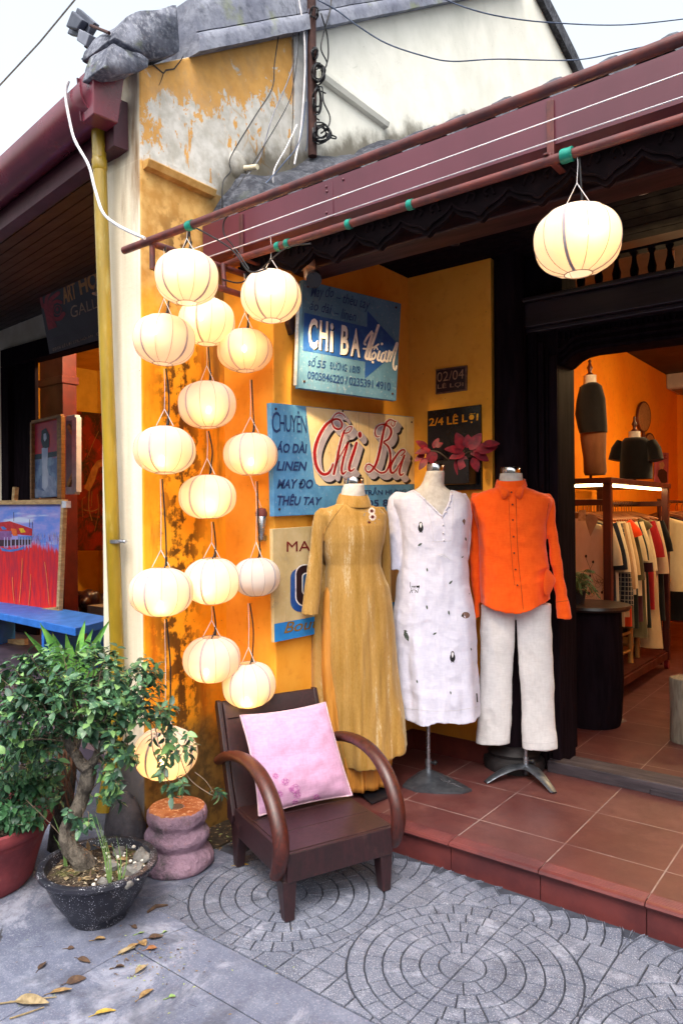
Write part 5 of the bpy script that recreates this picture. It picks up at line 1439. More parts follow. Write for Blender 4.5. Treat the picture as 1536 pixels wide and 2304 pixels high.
limb(b, FO, zt_, [(-60, 225, 640), (60, 222, 632), (500, 214, 617), (1000, 206, 600), (1300, 182, 588), (1620, 154, 570)], n=44, flat=.52, v=(.0, .01), fold=.02)
limb(b, FO, zt_, [(-60, 640, 1062), (90, 650, 1064), (500, 668, 1082), (900, 690, 1102), (1300, 704, 1118), (1680, 716, 1140)], n=44, flat=.52, v=(.0, .01), fold=.02)
fuse('linen_legs', b, M['linen_n'], LT, .005, 3, wrinkle(FO, .006, 12, 5, 31, fine=.0014))

bvt = tree_of(bpy.data.objects['linen_legs']); st_ = pm('linen_stitch', '#c2bec2', '#b4b0b6', 60, .9, 0)
b = MB()
for pts in ([(162, 1520), (300, 1560), (420, 1590), (565, 1592)], [(716, 1608), (860, 1625), (1000, 1622), (1132, 1600)]): cloth_line(b, bvt, [zt_(*q) for q in pts], .0009, .0004, 8)
b.build('hem_stitching', st_, LT)
b = MB(); cloth_line(b, bvpre, [(901, 1592), (940, 1597), (980, 1600), (1030, 1598), (1076, 1590)], .0009, .0004, 8)
cloth_line(b, bvpre, [zw(*q) for q in ((710, 1170), (720, 1178), (960, 1165))], .0009, .0004, 6); cloth_line(b, bvpre, [zw(*q) for q in ((600, 640), (680, 900), (715, 1170))], .0007, .0004, 6)
cloth_line(b, bvpre, [zw(*q) for q in ((995, 560), (985, 800), (965, 1160))], .0007, .0004, 6)
b.build('dress_stitching', st_, LD)
b = MB(); b.add([q[0] for q in [on_cloth(bvpre, x, y, .002) for x, y in ((1070, 1560), (1073, 1560), (1075, 1580), (1072, 1580))]], [(0, 1, 2, 3)]); b.build('side_label', emb[0], LD)

# ------------------------------------------------------------------ armchair and cushion
CF_, CS_ = Vector((.925, -.381, 0)).normalized(), Vector((.381, .925, 0)).normalized(); CO = Vector((-2.007, 2.350, .0075))
def ch(f, s, z): return CO+CF_*f+CS_*s+Vector((0, 0, z))
def wood(nm, a, b_, rough=.3):
    g = G(nm); v = g.map(scale=(7, 7, 2.0), rot=(0, 0, .4)); n = g.noise(5, 7, .65, dist=1.2, v=v); n2 = g.noise(60, 4, .6, v=g.map(scale=(3, .6, 1), rot=(0, 0, -.39)))
    wv = g.wave(5, 9, 5, 'X', v=v, dscale=1.6); c = g.mix(g.ss(n, .30, .70), lin(a), lin(b_)); c = g.mix(g.m('MULTIPLY', wv, .45), c, lin(b_)); c = g.mix(g.m('MULTIPLY', g.ss(n2, .5, .7), .5), c, lin('#140807')); c = g.mix(g.m('MULTIPLY', g.ss(g.noise(9, 8, .75), .56, .7), .25), c, lin('#6a4a42'))
    g.bump(g.m('ADD', n2, g.noise(4, 3)), .06, .003)
    return g.out(c, g.m('MULTIPLY_ADD', n2, .22, rough-.06), spec=.55, Coat_Weight=.2, Coat_Roughness=.3)
M['rosewood'] = wood('polished_rosewood', '#34151a', '#200c10', .42)
M['armwood'] = wood('red_brown_arm_wood', '#582014', '#30100c', .4)
AC_ = thing('armchair', 'low dark rosewood armchair with curved arms and one pink cushion', 'armchair', CO)
b = MB()
for k in range(3):
    f0, f1 = -.24+k*.165, -.24+(k+1)*.165-.0022
    P = [ch(f, s, z) for f, s, z in ((f0, -.226, .262), (f1, -.226, .262), (f1, .238, .262), (f0, .238, .262))]
    b.prism(P, (0, 0, -.02))
b.build('seat', M['rosewood'], AC_, bevel=.002)
b = MB()
for a, c in (((.258, -.232), (.258, .243)), ((.258, -.232), (-.24, -.232)), ((.258, .243), (-.24, .243))):
    b.bar(ch(*a, .203), ch(*c, .203), .022, .112)
b.build('apron', M['rosewood'], AC_, bevel=.004)
b = MB()     # back: gently curved panel with a rolled top rail
pr = [(-.225, .235), (-.27, .33), (-.315, .44), (-.352, .55), (-.385, .64), (-.398, .672), (-.412, .688), (-.428, .686), (-.43, .67), (-.41, .64), (-.378, .55), (-.34, .44), (-.295, .33), (-.25, .235)]
b.loft([[ch(f, s, z) for f, z in pr] for s in (-.232, .236)])
b.build('backrest', M['rosewood'], AC_, smooth=35, bevel=.003)
b = MB(); b.bar(ch(-.3735, -.22, .616), ch(-.3735, .225, .616), .003, .003); b.build('rail_seam', M['darkwood'], AC_)
for s in (-.245, .249):
    b = MB(); pr = [(-.235, .23), (-.40, .66), (-.412, .69), (-.44, .69), (-.45, .66), (-.30, .26), (-.30, .20), (-.25, .19)]
    b.prism([ch(f, s-.011, z) for f, z in pr], CS_*.022); b.build('back_post', M['rosewood'], AC_, bevel=.004)
for s in (-.262, .268):
    pth = smoothpath([ch(f, s+e, z) for f, z, e in ((-.375, .435, 0), (-.30, .472, 0), (-.18, .510, 0), (-.04, .527, 0), (.09, .510, 0), (.19, .455, 0), (.258, .37, 0), (.278, .29, 0), (.262, .22, 0), (.235, .172, 0))], 6)
    n = len(pth); b = MB()
    b.tube(pth, [lerp(.027, .033, min(1, i/(n*.55))) if i < n*.8 else lerp(.033, .028, (i-n*.8)/(n*.2)) for i in range(n)], 16, flat=.78, up=CS_); b.build('arm', M['armwood'], AC_, smooth=60)
for s in (-.219, .219):
    b = MB(); k = 1 if s > 0 else -1
    A = [ch(.262, s-.030*1, .155), ch(.262, s+.030, .155), ch(.195, s+.030, .155), ch(.195, s-.030, .155)]
    Bq = [ch(.262, s-.02, 0), ch(.262, s+.02, 0), ch(.222, s+.02, 0), ch(.222, s-.02, 0)]
    b.loft([A, Bq]); b.build('leg', M['rosewood'], AC_, bevel=.004)
    b = MB()
    A = [ch(-.19, s-.026, .20), ch(-.19, s+.026, .20), ch(-.285, s+.026, .20), ch(-.285, s-.026, .20)]
    Bq = [ch(-.235, s-.018, 0), ch(-.235, s+.018, 0), ch(-.275, s+.018, 0), ch(-.275, s-.018, 0)]
    b.loft([A, Bq]); b.build('leg', M['rosewood'], AC_, bevel=.004)
CU_ = thing('cushion', 'square pale pink cushion with embroidered flowers leaning in the armchair', 'cushion', ch(-.1, 0, .27))
BL, BR, TL, TR = ch(-.085, -.195, .272), ch(-.06, .248, .278), ch(-.262, -.205, .655), ch(-.245, .215, .66)
nv = (BR-BL).cross(TL-BL).normalized()
if nv.dot(CF_) < 0: nv = -nv
def cush(u, v, side):
    """u, v in 0..1"""
    pu = 2*u-1; pv = 2*v-1
    th = .062*(max(0, 1-abs(pu)**2.6)*max(0, 1-abs(pv)**2.6))**.6
    inset = 1-.055*(1-abs(pv)**2)*abs(pu)**3; inset2 = 1-.055*(1-abs(pu)**2)*abs(pv)**3
    u2, v2 = .5+pu*inset/2, .5+pv*inset2/2
    p = lerp(lerp(BL, BR, u2), lerp(TL, TR, u2), v2)
    w = mnoise.noise(Vector((u*5, v*5, side)))*.008+mnoise.noise(Vector((u*3+v*9, v*4-u*7, side+4)))*.006
    edge = min(1, (1-abs(pu))*6)*min(1, (1-abs(pv))*6)
    return p+nv*(side*th*(1.0 if side > 0 else .8)+w*edge+.012*math.sin(v*math.pi))
N_ = 40; b = MB()
for side in (1, -1):
    vs = [cush(i/N_, j/N_, side) for j in range(N_+1) for i in range(N_+1)]
    b.add(vs, [(j*(N_+1)+i, j*(N_+1)+i+1, (j+1)*(N_+1)+i+1, (j+1)*(N_+1)+i) for j in range(N_) for i in range(N_)])
M['pink'] = linen('pink_linen', '#c99cbc', '#be90b0', 20, wr=.4)
o = b.build('cover', M['pink'], CU_, smooth=180)
bvc = tree_of(o)
b = MB(); E = [(i/N_, 0) for i in range(N_)]+[(1, i/N_) for i in range(N_)]+[(1-i/N_, 1) for i in range(N_)]+[(0, 1-i/N_) for i in range(N_)]
b.tube([cush(u, v, 1) for u, v in E]+[cush(0, 0, 1)], .0036, 6); b.build('piping', pm('piping_cotton', '#d6b8c0', '#c2a2ae', 40, .7, .1), CU_, smooth=60)
b = MB(); zq2 = zz(460, 1500, 3.072)
for (cx, cy, r) in ((492, 755, 20), (558, 795, 26), (628, 845, 34), (775, 905, 24), (628, 940, 22), (520, 880, 22), (640, 885, 26), (600, 850, 18)):
    for rr in (1, .55):
        for k in range(5):
            a = k*2*math.pi/5+rr
            cloth_line(b, bvc, [zq2(cx+math.cos(a)*r*rr*.5+math.cos(a+t)*r*rr*.5, cy+math.sin(a)*r*rr*.5+math.sin(a+t)*r*rr*.5) for t in (-2, -1.2, -.4, .4, 1.2, 2)], .0007, .0008, 2)
b.build('flower_stitching', pm('magenta_thread', '#b45aa0', '#a04a90', 60, .7, 0), CU_)
# ------------------------------------------------------------------ stump, pots, plants, litter
ST_ = Vector((-2.56, 2.095, .004))
SP = thing('stone_stump', 'ringed pink grey stone baluster stump with a raw orange top beside the bonsai', 'stone', ST_)
g = G('pink_stone'); n = g.noise(7, 8, .7); n2 = g.noise(40, 5, .65); X, Y, Z = g.xyz()
c = g.mix(g.ss(n, .36, .62), lin('#b090a2'), lin('#8a7080')); c = g.mix(g.m('MULTIPLY', g.ss(g.noise(5, 8, .72, v=g.map(loc=(4, 1, 2))), .50, .66), .85), c, lin('#464c46')); c = g.mix(g.m('MULTIPLY', g.ss(n2, .55, .7), .5), c, lin('#b898a8'))
g.bump(g.m('ADD', n, g.m('MULTIPLY', n2, .9)), 1.0, .02); M['pinkstone'] = g.out(c, .92, spec=.15)
b = MB(); b.lathe([(.150, 0), (.158, .012), (.157, .04), (.146, .058), (.124, .078), (.118, .088), (.130, .105), (.142, .125), (.141, .146), (.126, .166), (.117, .178), (.120, .19), (.131, .205), (.134, .225), (.130, .246), (.121, .252)], ST_, 56)
o = b.build('stone_body', M['pinkstone'], SP); subdiv(o, 1); rough(o, .0062, 11, 2)
for p in o.data.polygons: p.use_smooth = True
g = G('raw_orange_stone'); n = g.noise(18, 8, .7); c = g.mix(g.ss(n, .35, .65), lin('#cc9068'), lin('#a8633e')); c = g.mix(g.ss(g.noise(60, 4), .56, .66), c, lin('#e4bc98')); g.bump(n, .7, .008)
b = MB(); b.lathe([(.124, .248), (.118, .256), (.06, .2555), (.034, .254), (.033, .250), (.001, .2495)], ST_, 40); o = b.build('raw_top', g.out(c, .9, spec=.15), SP, smooth=40)
b = MB(); b.lathe([(.030, .2515), (.026, .257), (.001, .257)], ST_, 18); b.build('core_hole_plug', pm('grey_core', '#7a6a62', '#5c5048', 40, .9, .4), SP, smooth=40)

BP = Vector((-2.475, 1.64, .004))
PT = thing('bowl_pot', 'black speckled bowl pot with a wide rim holding the bonsai', 'pot', BP)
g = G('speckled_black'); s1 = g.vor(150); s2 = g.vor(260); n = g.noise(4, 5)
sp = g.m('MAXIMUM', g.m('MULTIPLY', g.ss(s1, .26, .2), g.ss(g.noise(30, 2), .45, .55)), g.m('MULTIPLY', g.ss(s2, .22, .18), g.ss(g.noise(22, 2), .5, .6)))
c = g.mix(g.ss(n, .3, .7), lin('#23242f'), lin('#1a1b24')); c = g.mix(sp, c, lin('#c9cad4')); M['speck'] = g.out(c, .42, spec=.45); g.bump(g.noise(60, 4), .1, .003)
prof = [(.0, .0), (.105, 0), (.112, .01), (.118, .03), (.135, .05), (.168, .10), (.19, .15), (.198, .183), (.216, .188), (.224, .198), (.222, .209), (.212, .214), (.196, .211), (.190, .198), (.186, .17), (.17, .15)]
b = MB(); b.lathe([(max(r, .001), z) for r, z in prof], BP, 64, cap=False); b.build('bowl', M['speck'], PT, smooth=40)
g = G('potting_soil'); n = g.noise(40, 8, .75); n2 = g.vor(60); c = g.mix(g.ss(n, .38, .62), lin('#3a332c'), lin('#5e5044')); c = g.mix(g.ss(g.noise(90, 3), .58, .66), c, lin('#b8a890')); c = g.mix(g.m('MULTIPLY', g.ss(g.noise(9, 4), .5, .65), .7), c, lin('#6a6a3a'))
g.bump(g.m('ADD', n, n2), 1.0, .02); M['soil'] = g.out(c, .95, spec=.1)
b = MB(); rr = []
for k in range(9):
    r = .187*(1-k/9)+.001; rr.append([BP+Vector((math.cos(a)*r, math.sin(a)*r, .176+.03*(k/9)+.008*mnoise.noise(Vector((math.cos(a)*r*20, math.sin(a)*r*20, 1))))) for a in [2*math.pi*q/40 for q in range(40)]])
b.loft(rr, cap=True); tag(b.build('potting_soil', M['soil'], PT, smooth=60))
b = MB()
random.seed(11)
for k in range(70):
    a = random.uniform(0, 6.28); r = .17*math.sqrt(random.random()); p = BP+Vector((math.cos(a)*r, math.sin(a)*r, .19+random.uniform(-.004, .008)))
    d = Vector((random.uniform(-1, 1), random.uniform(-1, 1), random.uniform(-.1, .3)))
    b.leaf(p, d, (random.uniform(-.4, .4), random.uniform(-.4, .4), 1), random.uniform(.02, .05), random.uniform(.008, .02), random.uniform(-.4, .6), 3, .3, mi=k % 3)
lit3 = [pm('dry_leaf_tan', '#806844', '#644e34', 60, .8, .2), pm('dry_leaf_brown', '#5a4432', '#43322a', 60, .85, .2), pm('dry_leaf_pale', '#9a8868', '#7c6c50', 60, .8, .2)]
tag(b.build('dry_litter', lit3, PT, smooth=180), kind='stuff')
grk = pm('pot_rock', '#85827e', '#63615e', 16, .92, .8, bd=.01)
for (px, py, s) in ((300, 1960, .040), (268, 1918, .026), (250, 1952, .03), (318, 1930, .035), (232, 1985, .02), (288, 1985, .022)):
    p = AZ(px, py, .20); b = MB(); b.ball((0, 0, 0), s, 12, sz=.8); o = b.build('rock', grk, None, smooth=180); subdiv(o, 1); rough(o, s*.35, 1.0/s*.9, px)
    for v in o.data.vertices: v.co += p
    setp(o, PT)
b = MB()
for k in range(26):
    p = AZ(random.uniform(205, 330), random.uniform(1905, 1995), .205); b.ball(p, random.uniform(.004, .009), 6, sz=.8)
b.build('white_pebbles', pm('white_pebble', '#d8d4cc', '#bcb6ac', 40, .8, .2), PT, smooth=180)

M['bark'] = pm('bonsai_bark', '#6c645a', '#403a34', 30, .95, 1.0, bscale=70, bd=.02, stretch=(1, 1, .5))
g = G('bonsai_leaf'); n = g.noise(14, 4); oi = g.noise(120, 2)
c = g.mix(g.ss(n, .3, .7), lin('#4a7450'), lin('#335a3c')); c = g.mix(g.ss(oi, .5, .7), c, lin('#688f62')); M['leaf'] = g.out(c, .42, spec=.5)
g = G('shrub_leaf'); n = g.noise(14, 4); c = g.mix(g.ss(n, .3, .7), lin('#46744a'), lin('#305a3a')); M['leaf2'] = g.out(c, .45, spec=.45)
M['leaf_dark'] = pm('mature_leaf', '#335440', '#264432', 14, .4, .1, spec=.5); M['leaf_new'] = pm('young_leaf', '#7fa468', '#68904f', 14, .45, .1, spec=.4)
M['twig'] = pm('twig', '#7a6a58', '#5c4e42', 30, .85, .3)
def leafcloud(mb, tw, blobs, per, L, seed, droop=.5, origin=None, yfront=0):
    """many small leaves in little sprays round twig tips spread through each blob"""
    rnd = random.Random(seed)
    for (px, py, dep, rx, ry, rz, n) in blobs:
        c = AD(px, py, dep); k = dep/FPX
        for i in range(n):
            while True:
                q = Vector((rnd.uniform(-1, 1), rnd.uniform(-1, 1), rnd.uniform(-1, 1)))
                if q.length < 1: break
            if q.length < .45 and rnd.random() < .6: q = q.normalized()*rnd.uniform(.6, 1)
            tip = c+CR*(q.x*rx*k)+CU*(q.y*ry*k)+CF*(q.z*rz)
            src = origin if origin is not None else c
            out = (tip-src).normalized()
            if tw is not None and rnd.random() < .35:
                a = tip-out*rnd.uniform(.06, .16)+Vector((0, 0, -.02)); tw.tube(smoothpath([a, lerp(a, tip, .5)+Vector((rnd.uniform(-.012, .012), rnd.uniform(-.012, .012), .012)), tip], 3), [.0022, .002, .0018, .0016, .0014, .0012, .001], 4)
            ax = (out+Vector((rnd.uniform(-.6, .6), rnd.uniform(-.6, .6), rnd.uniform(-.3, .5)))).normalized()
            m = rnd.randint(per-2, per+2)
            for j in range(m):
                t = j/m; a = j*2.4+rnd.random(); sd = ax.orthogonal().normalized(); sd = Matrix.Rotation(a, 3, ax) @ sd
                d = (sd+ax*lerp(.1, .9, t)+Vector((0, 0, -droop*rnd.random()))).normalized()
                s = L*rnd.choice((.5, .75, .9, 1.0, 1.15, 1.3))*rnd.uniform(.9, 1.1)
                mb.leaf(tip-ax*(.045*(1-t)), d, ax*.6+Vector((rnd.uniform(-.4, .4), rnd.uniform(-.4, .4), .8)), s, s*.48, rnd.uniform(.0, .8), 4, rnd.uniform(.1, .4), mi=rnd.choice((0, 0, 0, 1, 1, 2)))
BZ = thing('bonsai_tree', 'old crooked bonsai with a wide leafy crown growing in the speckled bowl', 'bonsai', BP+Vector((0, 0, .19)))
D0 = depth(BP+Vector((0, 0, .19)))
def tp(x, y, dd=0): return AD(x, y, D0+dd)
b = MB()
t1 = smoothpath([tp(200, 1962), tp(185, 1935, -.01), tp(158, 1905), tp(152, 1862, .01), tp(170, 1830), tp(187, 1786, .01), tp(199, 1748), tp(198, 1722)], 6)
n = len(t1); b.tube(t1, [lerp(.046, .026, min(1, i/(n*.45))) if i < n*.45 else lerp(.026, .031, (i/n-.45)/.55) for i in range(n)], 14)
for pts, r0, r1 in (([(198, 1732), (168, 1695), (150, 1650), (138, 1606), (128, 1570)], .022, .012), ([(199, 1732), (216, 1702), (232, 1668), (246, 1620)], .019, .009), ([(150, 1650), (100, 1600), (50, 1560)], .008, .004),
                    ([(246, 1640), (300, 1600), (350, 1590)], .007, .003), ([(138, 1606), (180, 1550), (230, 1510)], .008, .003), ([(165, 1690), (178, 1678), (184, 1655), (180, 1645)], .005, .003), ([(185, 1790), (222, 1760), (252, 1720), (262, 1700)], .003, .002)):
    p = smoothpath([tp(x, y, random.uniform(-.03, .03)) for x, y in pts], 6); m = len(p); b.tube(p, [lerp(r0, r1, i/(m-1)) for i in range(m)], 10)
for a in range(5): b.tube(smoothpath([tp(200, 1955), tp(190+random.uniform(-30, 40), 1968), tp(195+(a-2)*26, 1985+random.uniform(-6, 6))], 4), [.022, .021, .02, .018, .016, .013, .01, .007, .005], 8)
o = b.build('trunk', M['bark'], BZ, smooth=180); subdiv(o, 1); rough(o, .005, 26, 1)
b = MB(); tw = MB(); og = tp(195, 1650)
leafcloud(b, tw, [(170, 1500, D0+.02, 160, 58, .20, 88), (60, 1530, D0+.02, 100, 62, .17, 62), (285, 1540, D0, 90, 52, .16, 54), (150, 1580, D0-.10, 150, 62, .12, 74), (235, 1620, D0-.08, 70, 60, .12, 26), (70, 1620, D0-.03, 95, 66, .14, 54),
                 (330, 1590, D0-.03, 60, 35, .10, 16), (385, 1600, D0-.03, 25, 16, .04, 4), (268, 1715, D0-.04, 46, 56, .08, 22), (250, 1790, D0-.03, 34, 34, .05, 8), (185, 1850, D0-.05, 40, 26, .05, 5), (30, 1690, D0+.0, 75, 66, .12, 42), (110, 1690, D0+.03, 56, 60, .1, 22), (215, 1460, D0+.05, 26, 30, .06, 5), (330, 1500, D0, 40, 30, .08, 8)],
          7, .040, 5, .55, og)
leafcloud(b, tw, [(415, 1685, D0-.02, 34, 40, .05, 8), (352, 1660, D0, 40, 40, .06, 6), (395, 1785, D0-.02, 26, 22, .04, 4), (492, 1792, D0-.02, 12, 8, .02, 2), (360, 1730, D0, 26, 26, .04, 4)], 6, .042, 8, .9, tp(350, 1600))
for pts in ([(300, 1600), (345, 1630), (360, 1680), (385, 1710)], [(330, 1610), (370, 1650), (400, 1690), (425, 1750), (470, 1785), (492, 1792)], [(340, 1620), (345, 1690), (370, 1740), (395, 1780)], [(250, 1600), (310, 1560), (380, 1600)], [(280, 1640), (290, 1700), (270, 1740)],
            [(210, 1560), (205, 1620), (160, 1700)], [(60, 1560), (80, 1640), (70, 1720)], [(150, 1900), (120, 1860), (60, 1800)]):
    tw.tube(smoothpath([tp(x, y, random.uniform(-.05, .03)) for x, y in pts], 5), .0017, 5)
b.build('crown', [M['leaf'], M['leaf_dark'], M['leaf_new']], BZ, smooth=180); tw.build('twigs', M['twig'], BZ)
WD = thing('grass_tuft', 'tall thin grass blades sprouting between bonsai roots and rim', 'grass', AZ(245, 1975, .19))
b = MB()
for (x, y, tx, ty) in ((245, 1990, 205, 1830), (247, 1992, 225, 1850), (250, 1990, 236, 1880), (270, 1985, 262, 1880), (272, 1990, 285, 1900), (150, 1950, 118, 1830), (148, 1948, 140, 1860), (152, 1950, 120, 1880), (145, 1950, 130, 1900), (243, 1985, 215, 1830), (268, 1985, 250, 1895)):
    a = AZ(x, y, .19); c = AD(tx, ty, depth(a)); pth = smoothpath([a, lerp(a, c, .5)+CR*.01, c], 4); b.ribbon(pth, [.005, .006, .006, .005, .004, .003, .002, .0015, .0005], -CF)
b.build('blades', pm('grass_blade', '#6f8a4e', '#56743e', 20, .6, .05), WD, smooth=180)

RPc = AZ(-52, 1985, .004)
RP = thing('clay_pot', 'large red brown clay pot with a thick rim at the left edge', 'pot', RPc)
b = MB(); b.lathe([(.001, 0), (.21, 0), (.225, .02), (.232, .05), (.258, .14), (.278, .20), (.283, .205), (.285, .225), (.298, .23), (.308, .25), (.304, .275), (.285, .278), (.272, .26), (.262, .22)], RPc, 64, cap=False)
g = G('red_clay'); n = g.noise(6, 7, .66); n2 = g.noise(40, 5); c = g.mix(g.ss(n, .35, .65), lin('#8a4044'), lin('#70343a')); c = g.mix(g.m('MULTIPLY', g.ss(g.noise(4, 7, .7, v=g.map(loc=(2, 2, 2))), .54, .7), .5), c, lin('#a87874')); g.bump(n2, .3, .006)
b.build('pot_body', g.out(c, .7, spec=.25), RP, smooth=40)
b = MB(); b.lathe([(.275, .235), (.15, .245), (.001, .25)], RPc, 30, cap=False); b.build('potting_soil', M['soil'], RP, smooth=60)
SHB = thing('leafy_shrub', 'dense dark green leafy shrub filling the red clay pot at the left edge', 'shrub', RPc+Vector((0, 0, .245)))
D1 = depth(RPc+Vector((0, 0, .3)))
b = MB(); tw = MB()
leafcloud(b, tw, [(40, 1720, D1-.02, 90, 70, .16, 62), (70, 1800, D1-.10, 72, 52, .10, 40), (0, 1790, D1-.06, 60, 80, .14, 36), (20, 1650, D1+.02, 80, 60, .14, 34), (-70, 1740, D1, 90, 110, .18, 36), (30, 1840, D1-.16, 66, 26, .05, 20), (105, 1740, D1-.02, 38, 60, .10, 20)], 7, .038, 15, .35, RPc+Vector((0, 0, .3)))
for k in range(16):
    a = RPc+Vector((random.uniform(-.12, .12), random.uniform(-.12, .12), .24)); c = AD(random.uniform(-20, 130), random.uniform(1640, 1800), D1+random.uniform(-.1, .1)); tw.tube(smoothpath([a, lerp(a, c, .5)+Vector((0, 0, .04)), c], 4), .003, 5)
b.build('foliage', [M['leaf2'], M['leaf_dark'], M['leaf']], SHB, smooth=180); tw.build('stems', M['twig'], SHB)
PD = thing('pandan_plant', 'spiky plant with long sword leaves above dead brown blades behind the bonsai', 'plant', Vector((-3.13, 1.86, 0)))
pb = AD(165, 1600, 3.38); b = MB(); db = MB()
for (tx, ty, w) in ((58, 1422, .032), (92, 1402, .04), (128, 1440, .04), (140, 1452, .036), (163, 1450, .034), (193, 1395, .036), (248, 1395, .034), (225, 1440, .03), (240, 1500, .03), (40, 1480, .03), (115, 1470, .03), (180, 1440, .03), (10, 1530, .03), (30, 1600, .03), (90, 1500, .034), (75, 1440, .036), (105, 1415, .038), (150, 1425, .036), (210, 1415, .036), (235, 1412, .032), (120, 1425, .04)):
    c = AD(tx, ty, 3.30+random.uniform(-.12, .12)); mid = lerp(pb, c, .55)+Vector((0, 0, .05)); pth = smoothpath([pb+CR*random.uniform(-.02, .02), mid, c], 7); m = len(pth)
    L = []
    for i, p in enumerate(pth):
        t = (pth[min(i+1, m-1)]-pth[max(i-1, 0)]).normalized(); sd = t.cross(-CF).normalized(); ww = w*.5*min(1, (1-i/(m-1))*2.2)+.0006
        L.append([p+sd*ww-CF*.006, p, p-sd*ww-CF*.006])
    b.loft(L, cap=False, closed=False)
b.build('sword_leaves', pm('pandan_leaf', '#79b252', '#5a964a', 10, .42, .1, spec=.5, stretch=(1, 1, 3)), PD, smooth=180)
for k in range(22):
    a = AD(random.uniform(110, 170), random.uniform(1640, 1670), 3.30+random.uniform(-.1, .02)); c = AD(random.uniform(75, 200), random.uniform(1730, 1850), 3.28+random.uniform(-.1, .04)); pth = smoothpath([a, lerp(a, c, .45)+CR*random.uniform(-.03, .03)-CF*.03, c], 5)
    db.ribbon(pth, [.012*(1-.08*i) for i in range(len(pth))], (-CF+CR*random.uniform(-.6, .6)))
b = db; b.build('dead_leaves', pm('dead_pandan', '#7c5640', '#5a3a2c', 30, .85, .3, stretch=(6, 6, 1)), PD, smooth=180)
b = MB(); b.tube([(-3.13, 1.86, 0), pb+Vector((0, 0, -.05)), pb], [.05, .04, .03], 10); b.build('stem', M['bark'], PD, smooth=180)
BK = thing('foot_stone', 'dark damp rounded stone against the foot of the cream wall end', 'stone', Vector((-2.82, 1.99, 0)))
b = MB(); b.ball((0, 0, 0), .15, 16, sz=1.25); o = b.build('stone', pm('damp_stone', '#4e4a50', '#35333a', 12, .8, .7, bd=.01), None, smooth=180); rough(o, .025, 6, 4)
for v in o.data.vertices: v.co = Vector((v.co.x*.8, v.co.y*.55, v.co.z))+Vector((-2.80, 1.99, .10))
setp(o, BK)
# litter on the pavement
FL = [(72, 2256, -.2, .15, .045, 2, 'long pale dry leaf stalk lying at the left edge'), (137, 2231, .15, .085, .035, 3, 'curled yellow tan leaf on the slab left of the yellow leaf'), (96, 2172, 1.3, .05, .03, 1, 'small dark brown leaf standing on edge, left of the leaf pile'),
      (172, 2205, .4, .08, .04, 1, 'grey brown folded leaf in the dry pile at the left'), (190, 2160, -.5, .075, .028, 1, 'dark curled leaf pointing to the bottom right'), (238, 2276, .35, .085, .03, 4, 'bright yellow curved leaf nearest the camera'),
      (225, 2113, .1, .05, .028, 3, 'flat tan leaf directly in front of the speckled bowl'), (160, 2132, 0, .03, .02, 1, 'tiny brown leaf scrap left below the bowl'), (285, 2140, .6, .08, .03, 2, 'long pale brown leaf in the middle pile'),
      (300, 2130, .9, .07, .03, 3, 'tan curled leaf on top of the middle pile'), (322, 2122, -.8, .05, .04, 3, 'broad ochre leaf at the right of the middle pile'), (342, 2134, .2, .045, .03, 5, 'orange brown curled leaf right of the pile'), (350, 2108, .1, .065, .04, 1, 'dark brown crumbly leaf behind the pile'),
      (318, 2180, 1.0, .065, .028, 2, 'pale beige leaf on the slab below the middle pile'), (330, 2235, .9, .07, .03, 3, 'two toned yellow brown leaf near the bottom of the slab'), (388, 2242, .3, .03, .018, 6, 'small fresh green leaf alone on the slab'),
      (303, 2085, -.7, .04, .022, 1, 'brown shrivelled leaf beside the bowl foot'), (372, 2096, .6, .022, .014, 6, 'tiny green leaf near the dark twig'), (318, 2098, .4, .03, .016, 6, 'pale green leaf scrap in front of the bowl'), (270, 2175, .2, .04, .022, 1, 'brown shrivelled leaf left of the pale beige leaf'),
      (545, 1945, .1, .075, .02, 4, 'thin yellow leaf under the back leg of the armchair')]
fm = [lit3[0], lit3[1], lit3[2], pm('ochre_leaf', '#947850', '#745a38', 60, .75, .2), pm('yellow_leaf', '#b89c40', '#94793a', 50, .65, .15), pm('rust_leaf', '#8a5c38', '#6a4028', 60, .8, .2), pm('green_leaf', '#7f9a58', '#66824a', 40, .6, .1)]
for (x, y, a, L, w, mi, lab) in FL:
    p = AZ(x, y, .008); d = CR*math.cos(a)+_f*math.sin(a)*1.0; d.z = .03; d.normalize()
    L *= .78; w *= .8; b = MB(); b.leaf(p-d*L/2, d, Vector((random.uniform(-.3, .3), random.uniform(-.3, .3), 1)), L, w, random.uniform(-.15, .1), 8, random.uniform(.35, .9))
    sd = d.cross(Vector((0, 0, 1)))
    b.tube([p-d*(L/2+.018)+sd*.003, p-d*L/2], .0011, 4)
    o = b.build('fallen_leaf', fm[mi], smooth=180); zmin = min(v.co.z for v in o.data.vertices)
    for v in o.data.vertices: v.co.z += .0045-zmin+random.uniform(-.0008, .0008)
    tag(o, lab, 'leaf', 'fallen leaves')
for pts, lab in (([(0, 2258), (60, 2250), (128, 2243)], 'straight pale twig lying at the left edge of the slab'), ([(22, 2292), (60, 2280), (100, 2266)], 'thin dry stalk in front of the yellow tan leaf'), ([(332, 2052), (350, 2040), (378, 2036)], 'dark piece of bark between the bowl and stump')):
    b = MB(); b.tube([AZ(x, y, .009) for x, y in pts], [.003, .0035, .002] if pts[0][0] != 332 else [.006, .010, .004], 6, flat=.6); tag(b.build('dry_twig', lit3[2] if pts[0][0] != 332 else lit3[1], smooth=60), lab, 'twig', 'twigs on the pavement')
b = MB(); random.seed(3)
